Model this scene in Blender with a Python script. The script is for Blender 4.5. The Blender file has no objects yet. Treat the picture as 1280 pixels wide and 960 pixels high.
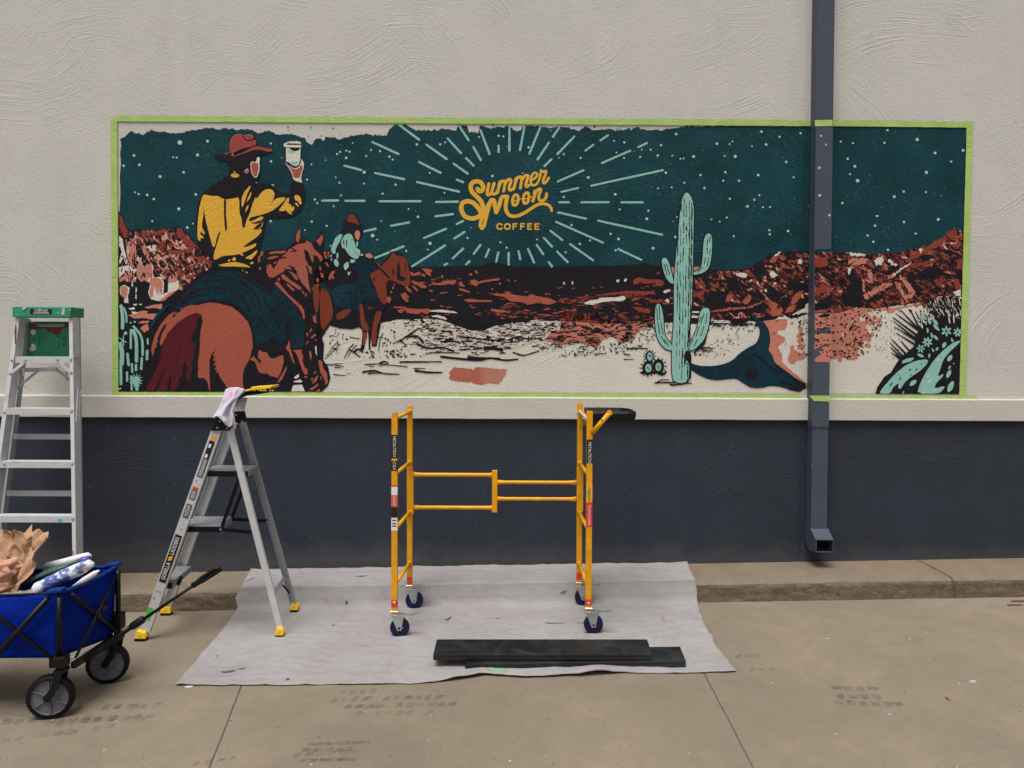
import bpy, bmesh, math, random
from mathutils import Vector, Matrix, noise as mnoise
from mathutils.geometry import delaunay_2d_cdt
scene = bpy.context.scene
rnd = random.Random(7)

# ------------------------------------------------------------------ camera
EYE = Vector((0.0, -5.4, 1.65)); PITCH = math.radians(1.3); ROLL = math.radians(0.25)
FPX = 961.0; CX, CY = 640.0, 454.0
cp, sp = math.cos(PITCH), math.sin(PITCH)
FWD = Vector((0, cp, -sp)); U0 = Vector((0, sp, cp)); R0 = Vector((1, 0, 0))
cr, sr = math.cos(ROLL), math.sin(ROLL)
RIGHT = cr * R0 + sr * U0; UP = -sr * R0 + cr * U0
cam_data = bpy.data.cameras.new("camera"); cam = bpy.data.objects.new("camera", cam_data)
scene.collection.objects.link(cam); scene.camera = cam
m = Matrix.Identity(4)
for i in range(3):
    m[i][0] = RIGHT[i]; m[i][1] = UP[i]; m[i][2] = -FWD[i]; m[i][3] = EYE[i]
cam.matrix_world = m
cam_data.sensor_width = 36.0; cam_data.lens = 36.0 * FPX / 1280.0
cam_data.shift_y = -(480.0 - CY) / 1280.0
cam_data.clip_start = 0.05; cam_data.clip_end = 500.0

# ------------------------------------------------------------------ sky, sun, exposure
SUN_EL, SUN_AZ = math.radians(70), math.radians(200)      # soft sun behind the camera, overcast
world = bpy.data.worlds.new("World"); scene.world = world; world.use_nodes = True
wn = world.node_tree.nodes; wl = world.node_tree.links
bg = wn["Background"]; bg.inputs["Strength"].default_value = 0.08
sky = wn.new("ShaderNodeTexSky"); sky.sky_type = 'NISHITA'; sky.sun_disc = False
sky.sun_elevation = SUN_EL; sky.sun_rotation = SUN_AZ; sky.air_density = 1.0; sky.dust_density = 6.0; sky.ozone_density = 1.0
hs = wn.new("ShaderNodeHueSaturation"); hs.inputs["Saturation"].default_value = 0.16
wl.new(sky.outputs[0], hs.inputs["Color"]); wl.new(hs.outputs[0], bg.inputs["Color"])
sd = bpy.data.lights.new("sun", 'SUN'); sd.energy = 1.9; sd.angle = math.radians(32); sd.color = (1.0, 0.985, 0.965)
sun = bpy.data.objects.new("sun", sd); scene.collection.objects.link(sun)
sdir = Vector((math.sin(SUN_AZ) * math.cos(SUN_EL), math.cos(SUN_AZ) * math.cos(SUN_EL), math.sin(SUN_EL)))
sun.rotation_euler = sdir.to_track_quat('Z', 'Y').to_euler(); sun.location = (0, -8, 8)
scene.view_settings.view_transform = 'Standard'; scene.view_settings.look = 'None'
scene.view_settings.exposure = 0.52; scene.view_settings.gamma = 1.0

# ------------------------------------------------------------------ places seen in the photograph -> metres
def ray(px, py):
    return (FWD + RIGHT * ((px - CX) / FPX) + UP * (-(py - CY) / FPX))
def P(px, py, y):                       # point on the vertical plane y
    d = ray(px, py); return EYE + d * ((y - EYE.y) / d.y)
_a, _b = P(150, 716, 0), P(1280, 697, 0)
KS = (_b.z - _a.z) / (_b.x - _a.x); KZ = _a.z - KS * _a.x     # everything on the ground slopes a little along the wall
CURB = 0.12
def kz(x): return KZ + KS * x
def gz(x): return KZ + KS * x - CURB
def G(px, py, h=0.0):                   # point on the sloping ground (h above it)
    d = ray(px, py); z0 = KZ - CURB + h
    t = (z0 + KS * EYE.x - EYE.z) / (d.z - KS * d.x); return EYE + d * t
YE = sum(G(a, b, CURB).y for a, b in ((150, 740), (870, 727), (1280, 721))) / 3   # kerb edge
YF = sum(G(a, b).y for a, b in ((150, 766), (870, 753), (1280, 747))) / 3         # kerb foot
print("curb", YE, YF, KZ, KS)

# ------------------------------------------------------------------ materials
def lin(c):
    c /= 255.0; return c / 12.92 if c <= 0.04045 else ((c + 0.055) / 1.055) ** 2.4
def col(r, g, b, k=1.18): return tuple(min(0.9, lin(v) * k) for v in (r, g, b)) + (1.0,)
class NT:
    def __init__(s, name):
        s.m = bpy.data.materials.new(name); s.m.use_nodes = True; s.t = s.m.node_tree
        s.b = s.t.nodes["Principled BSDF"]; s.tc = None
    def n(s, typ, **kw):
        nd = s.t.nodes.new("ShaderNode" + typ)
        for k, v in kw.items(): setattr(nd, k, v)
        return nd
    def l(s, a, b): s.t.links.new(a, b)
    def co(s):
        if not s.tc: s.tc = s.n("TexCoord")
        return s.tc.outputs["Object"]
    def noise(s, scale, detail=4, rough=0.6, dist=0.0, vec=None, sc3=None, rot=None, loc=None):
        v = vec or s.co()
        if rot:
            m0 = s.n("Mapping"); s.l(v, m0.inputs[0]); m0.inputs["Rotation"].default_value = rot; v = m0.outputs[0]
        if sc3 or loc:
            mp = s.n("Mapping"); s.l(v, mp.inputs[0])
            if sc3: mp.inputs["Scale"].default_value = sc3
            if loc: mp.inputs["Location"].default_value = loc
            v = mp.outputs[0]
        t = s.n("TexNoise"); s.l(v, t.inputs["Vector"]); t.inputs["Scale"].default_value = scale
        t.inputs["Detail"].default_value = detail; t.inputs["Roughness"].default_value = rough; t.inputs["Distortion"].default_value = dist
        return t.outputs[0]
    def ramp(s, fac, stops, interp='LINEAR'):
        r = s.n("ValToRGB"); s.l(fac, r.inputs[0]); cr_ = r.color_ramp; cr_.interpolation = interp
        while len(cr_.elements) < len(stops): cr_.elements.new(0.5)
        for e, (p, c) in zip(cr_.elements, stops):
            e.position = p; e.color = c if len(c) == 4 else tuple(c) + (1,)
        return r.outputs[0]
    def rng(s, fac, a, b, c=0.0, d=1.0):
        r = s.n("MapRange"); s.l(fac, r.inputs[0])
        for i, v in zip((1, 2, 3, 4), (a, b, c, d)): r.inputs[i].default_value = v
        return r.outputs[0]
    def math(s, op, a, b=None):
        r = s.n("Math", operation=op)
        for i, v in enumerate((a, b)):
            if v is None: continue
            if isinstance(v, (int, float)): r.inputs[i].default_value = v
            else: s.l(v, r.inputs[i])
        return r.outputs[0]
    def mix(s, fac, a, b, mode='MIX'):
        r = s.n("Mix", data_type='RGBA', blend_type=mode)
        if isinstance(fac, (int, float)): r.inputs[0].default_value = fac
        else: s.l(fac, r.inputs[0])
        for i, v in ((6, a), (7, b)):
            if isinstance(v, tuple): r.inputs[i].default_value = v
            else: s.l(v, r.inputs[i])
        return r.outputs[2]
    def out(s, c=None, rough=0.6, metal=0.0, spec=0.5):
        if c is not None:
            if isinstance(c, tuple): s.b.inputs["Base Color"].default_value = c
            else: s.l(c, s.b.inputs["Base Color"])
        if isinstance(rough, (int, float)): s.b.inputs["Roughness"].default_value = rough
        else: s.l(rough, s.b.inputs["Roughness"])
        s.b.inputs["Metallic"].default_value = metal; s.b.inputs["Specular IOR Level"].default_value = spec
        return s.m
    def bump(s, h, dist=0.01, strength=1.0, normal=None):
        b = s.n("Bump"); b.inputs["Distance"].default_value = dist; b.inputs["Strength"].default_value = strength
        s.l(h, b.inputs["Height"])
        if normal: s.l(normal, b.inputs["Normal"])
        s.l(b.outputs[0], s.b.inputs["Normal"]); return b.outputs[0]

# trowelled stucco relief, one node group for the wall and every coat of paint on it
def stucco_group():
    g = bpy.data.node_groups.new("trowelled_stucco", 'ShaderNodeTree')
    g.interface.new_socket("Normal", in_out='OUTPUT', socket_type='NodeSocketVector')
    g.interface.new_socket("Height", in_out='OUTPUT', socket_type='NodeSocketFloat')
    s = NT.__new__(NT); s.t = g; s.tc = None; s.b = None
    go = g.nodes.new("NodeGroupOutput")
    sep = s.n("SeparateXYZ"); s.l(s.co(), sep.inputs[0])
    cb = s.n("CombineXYZ"); s.l(sep.outputs[0], cb.inputs[0]); s.l(sep.outputs[2], cb.inputs[1])
    P2 = cb.outputs[0]
    wn_ = s.n("TexNoise"); s.l(P2, wn_.inputs["Vector"]); wn_.inputs["Scale"].default_value = 2.2; wn_.inputs["Detail"].default_value = 2
    w2 = s.n("VectorMath", operation='MULTIPLY_ADD'); s.l(wn_.outputs["Color"], w2.inputs[0]); w2.inputs[1].default_value = (0.10, 0.10, 0); s.l(P2, w2.inputs[2])
    hs_ = []
    for k, (scl, off, fr) in enumerate(((1.15, 0.62, 150.0), (1.45, 0.75, 170.0))):
        mp = s.n("Mapping"); s.l(w2.outputs[0], mp.inputs[0]); mp.inputs["Scale"].default_value = (scl * 0.8, scl * 1.15, 1); mp.inputs["Location"].default_value = (3.7 * k, 1.9 * k, 0)
        v = s.n("TexVoronoi", voronoi_dimensions='2D', feature='F1'); s.l(mp.outputs[0], v.inputs["Vector"]); v.inputs["Scale"].default_value = 1.0
        rc0 = s.n("VectorMath", operation='SUBTRACT'); s.l(v.outputs["Color"], rc0.inputs[0]); rc0.inputs[1].default_value = (0.5, 0.5, 0.5)
        rc1 = s.n("VectorMath", operation='MULTIPLY'); s.l(rc0.outputs[0], rc1.inputs[0]); rc1.inputs[1].default_value = (1, 1, 0)
        rc = s.n("VectorMath", operation='NORMALIZE'); s.l(rc1.outputs[0], rc.inputs[0])
        c2 = s.n("VectorMath", operation='MULTIPLY_ADD'); s.l(rc.outputs[0], c2.inputs[0]); c2.inputs[1].default_value = (off * 1.4, off * 1.4, 0); s.l(v.outputs["Position"], c2.inputs[2])
        df = s.n("VectorMath", operation='SUBTRACT'); s.l(mp.outputs[0], df.inputs[0]); s.l(c2.outputs[0], df.inputs[1])
        le = s.n("VectorMath", operation='LENGTH'); s.l(df.outputs[0], le.inputs[0])
        sx = s.n("SeparateXYZ"); s.l(df.outputs[0], sx.inputs[0])
        an = s.math('ARCTAN2', sx.outputs[1], sx.outputs[0])
        sc_ = s.n("SeparateColor"); s.l(v.outputs["Color"], sc_.inputs[0])
        c3 = s.n("CombineXYZ"); s.l(s.math('MULTIPLY', le.outputs["Value"], fr), c3.inputs[0]); s.l(s.math('MULTIPLY', an, 1.6), c3.inputs[1]); s.l(s.math('MULTIPLY', sc_.outputs[0], 40.0), c3.inputs[2])
        nz = s.n("TexNoise"); s.l(c3.outputs[0], nz.inputs["Vector"]); nz.inputs["Scale"].default_value = 0.55; nz.inputs["Detail"].default_value = 3; nz.inputs["Roughness"].default_value = 0.62
        rid = s.rng(nz.outputs[0], 0.50, 0.66)
        msk = s.noise(1.7, 3, 0.6, vec=P2, loc=(5.1 * k, 2.2, 0))
        msk = s.rng(msk, 0.45, 0.58)
        edge = s.rng(v.outputs["Distance"], 0.62, 0.30)
        hs_.append(s.math('MULTIPLY', s.math('MULTIPLY', rid, msk), edge))
    arcs = s.math('ADD', hs_[0], s.math('MULTIPLY', hs_[1], 0.7))
    drag = s.noise(42, 4, 0.66, 0.9, vec=P2, sc3=(1, 1.15, 1), rot=(0, 0, 0.6))
    drag = s.rng(drag, 0.35, 0.72)
    fine = s.noise(110, 3, 0.6, vec=P2)
    h = s.math('ADD', s.math('MULTIPLY', arcs, 0.62), s.math('ADD', s.math('MULTIPLY', drag, 0.40), s.math('MULTIPLY', fine, 0.50)))
    b = s.n("Bump"); b.inputs["Distance"].default_value = 0.0030; b.inputs["Strength"].default_value = 1.0; s.l(h, b.inputs["Height"])
    s.l(b.outputs[0], go.inputs[0]); s.l(h, go.inputs[1])
    return g
STUCCO = stucco_group()
def wall_paint(name, c, var=0.10, spots=None, rough=0.62, scratch=0.0, flat=False, k=1.18, scr=None, fleck=False, sth=(0.56, 0.66), zth=(0.42, 0.60)):
    s = NT(name); base = col(*c, k=k)
    f = s.noise(3.0, 5, 0.65)
    lo = tuple(v * (1 - var) for v in base[:3]) + (1,); hi = tuple(min(1, v * (1 + var)) for v in base[:3]) + (1,)
    cc = s.mix(s.rng(f, 0.3, 0.7), lo, hi)
    dr = s.noise(1.3, 6, 0.7, 0.3, sc3=(2.2, 1, 0.5), loc=(2, 7, 1)); cc = s.mix(s.rng(dr, 0.52, 0.72, 0, 0.10 if not scratch else 0.0), cc, col(128, 124, 112))
    g2 = s.noise(60, 4, 0.7, 0.5)
    cc = s.mix(s.rng(g2, 0.4, 0.8, 0.0, 0.35 * var * 4), cc, hi)
    grp = s.n("Group"); grp.node_tree = STUCCO
    if scratch:       # paint that skips over the relief
        q = s.noise(62, 5, 0.75, 1.2, sc3=(1, 1, 1.3)); z = s.noise(2.6, 3, 0.6, loc=(3, 0, 1))
        f2 = s.math('MULTIPLY', s.rng(q, *sth), s.rng(z, *zth))
        cc = s.mix(s.math('MULTIPLY', f2, scratch), cc, scr or col(120, 150, 150))
    if fleck:
        cc = s.mix(s.rng(s.noise(55, 2, 0.5, loc=(3, 1, 8)), 0.735, 0.755, 0, 0.6), cc, col(140, 141, 147))
    if fleck:
        sz = s.n('SeparateXYZ'); s.l(s.co(), sz.inputs[0]); cc = s.mix(s.math('MULTIPLY', s.rng(s.math('ADD', sz.outputs[2], s.rng(s.noise(5, 6, .75), 0, 1, -.15, .15)), .28, .12), .35), cc, col(92, 88, 82))
    if spots:
        q = s.noise(9, 4, 0.75, loc=(7, 0, 3)); cc = s.mix(s.rng(q, 0.70, 0.78, 0, 0.5), cc, col(*spots))
    if not flat: s.l(grp.outputs[0], s.b.inputs["Normal"])
    else: s.bump(s.noise(45, 5, .7), .003)
    return s.out(cc, rough, spec=0.12)
def rock_paint(name, cols, stops, scale, sc3=(1, 1, 1), rot=(0, 0, 0), dist=1.5, loc=(0, 0, 0), detail=4, rough_=0.62, flat=False):
    s = NT(name)
    f = s.noise(scale, detail, rough_, dist, sc3=sc3, rot=rot, loc=loc)
    cc = s.ramp(f, [(p, col(*c)) for p, c in zip(stops, cols)], 'CONSTANT')
    if not flat:
        grp = s.n("Group"); grp.node_tree = STUCCO; s.l(grp.outputs[0], s.b.inputs["Normal"])
    return s.out(cc, 0.6, spec=0.12)
def plain(name, c, rough=0.5, metal=0.0, k=1.18, var=0.08, scale=30, bump=0.0, dirt=None, spec=0.5, wear=None):
    s = NT(name); b = col(*c, k=k)
    cc = s.mix(s.rng(s.noise(scale, 4), 0.3, 0.7), tuple(v * (1 - var) for v in b[:3]) + (1,), tuple(min(1, v * (1 + var)) for v in b[:3]) + (1,))
    if dirt: cc = s.mix(s.rng(s.noise(scale * 0.4, 6, 0.7, 0.6), 0.58, 0.72, 0, 0.75), cc, col(*dirt, k=k))
    if wear: cc = s.mix(s.rng(s.noise(scale * 2.3, 5, 0.75, 0.4, loc=(4, 5, 6)), 0.66, 0.70), cc, col(*wear, k=k))
    if bump: s.bump(s.noise(scale * 3, 4), bump)
    return s.out(cc, rough, metal, spec)

M = {}
CREAM = (181, 178, 171)
M['wall'] = wall_paint('cream_stucco', CREAM, 0.035)
M['ledge'] = wall_paint('cream_ledge', (180, 175, 167), 0.03, flat=True)
M['dark'] = wall_paint('slate_stucco', (46, 50, 59), 0.12, scratch=0.10, scr=col(84, 90, 100), fleck=True)
M['teal'] = wall_paint('teal_paint', (14, 51, 58), 0.38, scratch=0.6, scr=col(70, 108, 110), sth=(0.55, 0.64))
M['teal2'] = wall_paint('teal_figure_paint', (12, 44, 56), 0.25, scratch=0.9, scr=col(16, 18, 24), sth=(0.52, 0.57), zth=(0.40, 0.54))
M['chaps'] = wall_paint('teal_chaps_paint', (12, 44, 56), 0.3, scratch=0.95, scr=col(14, 16, 22), sth=(0.51, 0.56), zth=(0.38, 0.52))
M['black'] = wall_paint('black_paint', (24, 22, 28), 0.15, scratch=0.40, scr=col(84, 80, 78))
M['terra'] = wall_paint('terracotta_paint', (151, 78, 62), 0.05)
M['pink'] = wall_paint('clay_pink_paint', (176, 112, 95), 0.05)
M['rust'] = wall_paint('rust_paint', (125, 54, 42), 0.10)
M['brown'] = wall_paint('russet_paint', (112, 50, 34), 0.12, scratch=0.3, scr=col(60, 26, 22))
M['hat'] = wall_paint('hat_red_paint', (140, 62, 56), 0.08)
M['maroon'] = wall_paint('maroon_paint', (78, 24, 31), 0.10)
M['yellow'] = wall_paint('mustard_paint', (202, 154, 54), 0.06)
M['mint'] = wall_paint('mint_paint', (128, 172, 160), 0.05)
M['sand'] = wall_paint('cream_mural_paint', (193, 188, 177), 0.03)
M['cloudpaint'] = wall_paint('pale_paint', (158, 182, 182), 0.05)
K_, RU, CR, PK, TE = (25, 23, 29), (128, 58, 45), (200, 190, 178), (172, 106, 90), (150, 78, 62)
M['rockL'] = rock_paint('painted_rock_left', (K_, RU, PK, CR, PK, K_), (0, 0.50, 0.555, 0.60, 0.64, 0.69), 18, (1.2, 1, 0.7), (0, 0.6, 0), 1.8)
M['rockL2'] = rock_paint('painted_cliff_left', (K_, PK, CR, K_, PK), (0, 0.50, 0.56, 0.64, 0.72), 13, (1.5, 1, 0.45), (0, 0.1, 0), 1.2)
M['rockR'] = rock_paint('painted_rock_middle', (K_, RU, TE, CR, RU), (0, 0.53, 0.60, 0.635, 0.69), 17, (0.7, 1, 1.5), (0, -0.6, 0), 1.6)
M['rockR2'] = rock_paint('painted_rock_right', (RU, K_, RU, TE, CR, K_), (0, 0.36, 0.515, 0.60, 0.655, 0.70), 17, (0.6, 1, 1.4), (0, -0.6, 0), 1.7, (3, 0, 1))
M['bush'] = rock_paint('painted_far_brush', (K_, RU, PK, K_), (0, 0.55, 0.64, 0.72), 24, (0.35, 1, 1.6), (0, 0, 0), 1.2)
M['bushpink'] = rock_paint('painted_pink_brush', (K_, PK, PK), (0, 0.485, 0.9), 30, (0.55, 1, 1.5), (0, 0, 0), 1.0, detail=5)
M['agave'] = rock_paint('painted_spiky_brush', (CR, K_, CR, K_), (0, 0.40, 0.535, 0.60), 24, (1.4, 1, 0.5), (0, 0.35, 0), 0.8)
M['sanddots'] = rock_paint('painted_scrub', (K_, CR, K_, CR), (0, 0.445, 0.55, 0.65), 26, (0.45, 1, 1.6), (0, 0, 0), 1.0, detail=5, rough_=0.7)
s = NT('swatch_paint'); s_x = s.n("SeparateXYZ"); s.l(s.co(), s_x.inputs[0])
_c = s.mix(s.rng(s.math('ADD', s_x.outputs[0], s.rng(s.noise(12), 0, 1, -.05, .05)), -0.23, -0.19), col(158, 92, 76), col(166, 112, 92))
_g = s.n("Group"); _g.node_tree = STUCCO; s.l(_g.outputs[0], s.b.inputs["Normal"]); M['swatch'] = s.out(_c, 0.6, spec=0.12)

# ------------------------------------------------------------------ mesh and object helpers
COL = scene.collection
def wloc(p):
    return Vector((0, 0, 0)) if p is None else p.location + p.matrix_parent_inverse.translation + wloc(p.parent)
def link(name, me, parent=None, mat=None):
    o = bpy.data.objects.new(name, me); COL.objects.link(o)
    if mat: me.materials.append(mat)
    if parent:
        o.parent = parent; o.matrix_parent_inverse = Matrix.Translation(-wloc(parent))
    return o
def thing(name, label, cat, loc, group=None):
    o = bpy.data.objects.new(name, None); COL.objects.link(o); o.location = loc; o.empty_display_size = 0.1
    o['label'] = label; o['category'] = cat
    if group: o['group'] = group
    return o
def tag(o, label, cat, group=None):
    o['label'] = label; o['category'] = cat
    if group: o['group'] = group
    return o
class MB:
    def __init__(s): s.v = []; s.f = []
    def add(s, vs, fs):
        b = len(s.v); s.v += [tuple(v) for v in vs]; s.f += [tuple(b + i for i in f) for f in fs]; return s
    def box(s, a, b):
        x0, y0, z0 = a; x1, y1, z1 = b
        return s.add([(x, y, z) for z in (z0, z1) for y in (y0, y1) for x in (x0, x1)],
                     [(0, 2, 3, 1), (4, 5, 7, 6), (0, 1, 5, 4), (2, 6, 7, 3), (0, 4, 6, 2), (1, 3, 7, 5)])
    def beam(s, p, q, w, h, up=(0, 0, 1)):      # w across, h along up
        p, q = Vector(p), Vector(q); d = (q - p).normalized(); u = Vector(up); u = (u - d * u.dot(d)).normalized(); r = d.cross(u)
        vs = [c + r * (i * w / 2) + u * (j * h / 2) for c in (p, q) for j in (-1, 1) for i in (-1, 1)]
        return s.add(vs, [(0, 1, 3, 2), (4, 6, 7, 5), (0, 4, 5, 1), (2, 3, 7, 6), (0, 2, 6, 4), (1, 5, 7, 3)])
    def channel(s, p, q, w, h, t, up, open_=1):   # C channel: web w wide with two flanges h deep towards up*open_
        p, q = Vector(p), Vector(q); d = (q - p).normalized(); u = Vector(up); u = (u - d * u.dot(d)).normalized(); r = d.cross(u)
        s.beam(p, q, w, t, up)
        for i in (-1, 1):
            o = r * (i * (w - t) / 2) + u * open_ * (h / 2 + t * 0.51); s.beam(p + o, q + o, t, h, up)
        return s
    def tube(s, pts, r, n=10, cap=True):
        pts = [Vector(p) for p in pts]; rs = r if isinstance(r, (list, tuple)) else [r] * len(pts)
        rings = []; prev = None
        for i, p in enumerate(pts):
            d = (pts[min(i + 1, len(pts) - 1)] - pts[max(i - 1, 0)]).normalized()
            if prev is None: a = d.orthogonal().normalized()
            else: a = (prev - d * prev.dot(d)).normalized()
            prev = a; b = d.cross(a)
            rings.append([p + (a * math.cos(2 * math.pi * k / n) + b * math.sin(2 * math.pi * k / n)) * rs[i] for k in range(n)])
        b0 = len(s.v); s.v += [tuple(v) for rg in rings for v in rg]
        for i in range(len(pts) - 1):
            for k in range(n):
                a = b0 + i * n + k; c = b0 + i * n + (k + 1) % n; s.f.append((a, c, c + n, a + n))
        if cap: s.f.append(tuple(b0 + k for k in range(n))[::-1]); s.f.append(tuple(b0 + (len(pts) - 1) * n + k for k in range(n)))
        return s
    def lathe(s, c, axis, prof, n=32):          # prof: (offset along axis, radius)
        c = Vector(c); ax = Vector(axis).normalized(); a = ax.orthogonal().normalized(); b = ax.cross(a); b0 = len(s.v)
        for (t, r) in prof:
            for k in range(n):
                th = 2 * math.pi * k / n; s.v.append(tuple(c + ax * t + (a * math.cos(th) + b * math.sin(th)) * r))
        for i in range(len(prof) - 1):
            for k in range(n):
                p = b0 + i * n + k; q = b0 + i * n + (k + 1) % n; s.f.append((p, q, q + n, p + n))
        return s
    def poly(s, outline, thick):                # prism: outline points, extruded by vector
        n = len(outline); t = Vector(thick)
        vs = [Vector(p) for p in outline] + [Vector(p) + t for p in outline]
        return s.add(vs, [tuple(range(n))[::-1], tuple(range(n, 2 * n))] + [(i, (i + 1) % n, (i + 1) % n + n, i + n) for i in range(n)])
    def grid(s, fn, nu, nv):
        b = len(s.v)
        for j in range(nv + 1):
            for i in range(nu + 1): s.v.append(tuple(fn(i / nu, j / nv)))
        for j in range(nv):
            for i in range(nu):
                a = b + j * (nu + 1) + i; s.f.append((a, a + 1, a + nu + 2, a + nu + 1))
        return s
    def make(s, name, mat, parent=None, bevel=0.0, smooth=False, solid=0.0, sub=0):
        me = bpy.data.meshes.new(name); me.from_pydata(s.v, [], s.f)
        bm = bmesh.new(); bm.from_mesh(me); bmesh.ops.recalc_face_normals(bm, faces=bm.faces); bm.to_mesh(me); bm.free()
        o = link(name, me, parent, mat)
        if solid: md = o.modifiers.new("solid", 'SOLIDIFY'); md.thickness = solid; md.offset = 0
        if sub: md = o.modifiers.new("sub", 'SUBSURF'); md.levels = md.render_levels = sub
        if bevel: md = o.modifiers.new("bevel", 'BEVEL'); md.width = bevel; md.segments = 2; md.limit_method = 'ANGLE'; md.angle_limit = 0.6
        if smooth:
            for p in me.polygons: p.use_smooth = True
        return o
def text(string, size, origin, xdir, ydir, mat, name, parent=None, width=None, ext=0.0004, space=1.0, bold=0.0):
    cu = bpy.data.curves.new(name, 'FONT'); cu.body = string; cu.size = 1.0; cu.extrude = 0; cu.align_x = 'CENTER'; cu.align_y = 'CENTER'; cu.space_character = space; cu.offset = bold
    cu.resolution_u = 3
    to = bpy.data.objects.new("tmp", cu); COL.objects.link(to)
    dg = bpy.context.evaluated_depsgraph_get(); me = bpy.data.meshes.new_from_object(to.evaluated_get(dg)); bpy.data.objects.remove(to)
    X = Vector(xdir).normalized(); Y = Vector(ydir).normalized(); Y = (Y - X * Y.dot(X)).normalized(); Z = X.cross(Y)
    xs = [v.co.x for v in me.vertices]; w = (max(xs) - min(xs)) or 1
    sx = size if width is None else width / w
    for v in me.vertices: v.co = Vector(origin) + X * (v.co.x * sx) + Y * (v.co.y * size) + Z * ext
    return link(name, me, parent, mat)

# ------------------------------------------------------------------ flat paint: outlines traced on the wall plane
def Tz(ox, oy, s, pts): return [(ox + x / s, oy + y / s) for x, y in pts]
def densify(pl, step=2.0, amp=0.28, seed=0.0, fr=0.5):
    o = []; n = len(pl)
    for i in range(n):
        a, b = pl[i], pl[(i + 1) % n]; L = math.hypot(b[0] - a[0], b[1] - a[1]); k = max(1, int(L / step))
        for j in range(k):
            t = j / k; x = a[0] + (b[0] - a[0]) * t; y = a[1] + (b[1] - a[1]) * t
            if amp: v = mnoise.noise_vector(Vector((x * fr + seed, y * fr, seed * 3.1))); x += v.x * amp * 2; y += v.y * amp * 2
            o.append((x, y))
    return o
def smooth_closed(pl, it=1):
    for _ in range(it):
        q = []
        for i in range(len(pl)):
            a, b = pl[i], pl[(i + 1) % len(pl)]
            if math.hypot(b[0] - a[0], b[1] - a[1]) < 1.2: q.append(((a[0] + b[0]) / 2, (a[1] + b[1]) / 2)); continue
            q.append((a[0] * .78 + b[0] * .22, a[1] * .78 + b[1] * .22)); q.append((a[0] * .22 + b[0] * .78, a[1] * .22 + b[1] * .78))
        pl = q
    return pl
def spline(pts, k=6):
    o = []; n = len(pts)
    for i in range(n - 1):
        p0, p1, p2, p3 = pts[max(i - 1, 0)], pts[i], pts[i + 1], pts[min(i + 2, n - 1)]
        for j in range(k):
            t = j / k
            o.append(tuple(0.5 * ((2 * p1[d]) + (p2[d] - p0[d]) * t + (2 * p0[d] - 5 * p1[d] + 4 * p2[d] - p3[d]) * t * t + (3 * p1[d] - p0[d] - 3 * p2[d] + p3[d]) * t ** 3) for d in (0, 1)))
    o.append(pts[-1]); return o
def disc(x, y, r, n=12, ry=None, a=0.0):
    ry = ry or r
    return [(x + r * math.cos(t) * math.cos(a) - ry * math.sin(t) * math.sin(a), y + r * math.cos(t) * math.sin(a) + ry * math.sin(t) * math.cos(a)) for t in [2 * math.pi * i / n for i in range(n)]]
def stroke(pts, w, caps=True, w2=None):          # list of polygons: quads + round joints
    o = []; n = len(pts)
    ws = [w + ((w2 if w2 is not None else w) - w) * i / max(1, n - 1) for i in range(n)]
    for i in range(n - 1):
        (x0, y0), (x1, y1) = pts[i], pts[i + 1]; L = math.hypot(x1 - x0, y1 - y0)
        if L < 1e-6: continue
        nx, ny = -(y1 - y0) / L / 2, (x1 - x0) / L / 2
        o.append([(x0 + nx * ws[i], y0 + ny * ws[i]), (x1 + nx * ws[i + 1], y1 + ny * ws[i + 1]), (x1 - nx * ws[i + 1], y1 - ny * ws[i + 1]), (x0 - nx * ws[i], y0 - ny * ws[i])])
    for i in range(n):
        if caps or 0 < i < n - 1: o.append(disc(pts[i][0], pts[i][1], max(0.12, ws[i] / 2), 8))
    return o
def area(p): return sum(p[i][0] * p[(i + 1) % len(p)][1] - p[(i + 1) % len(p)][0] * p[i][1] for i in range(len(p))) / 2
def layer(name, parent, polys, mat, depth, amp=0.25, step=2.0, soft=0, yplane=0.0, label=None, stuff=True):
    vs = []; fs = []
    for k, p in enumerate(polys):
        if soft: p = smooth_closed(p, soft)
        if amp or step: p = densify(p, step, amp, 0.37)
        if area(p) < 0: p = p[::-1]
        b = len(vs); vs += [Vector(q) for q in p]; fs.append(list(range(b, b + len(p))))
    r = delaunay_2d_cdt(vs, [], fs, 1, 1e-4)
    me = bpy.data.meshes.new(name); me.from_pydata([P(v.x, v.y, yplane - depth) for v in r[0]], [], [tuple(f) for f, src in zip(r[2], r[5]) if len(src)])
    bm = bmesh.new(); bm.from_mesh(me); bmesh.ops.recalc_face_normals(bm, faces=bm.faces)
    for f in bm.faces:
        if f.normal.y > 0: f.normal_flip()
    bm.to_mesh(me); bm.free()
    o = link(name, me, parent, mat)
    if label: o['label'] = label
    if len(polys) > 1 and stuff: o['kind'] = 'stuff'
    return o

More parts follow.
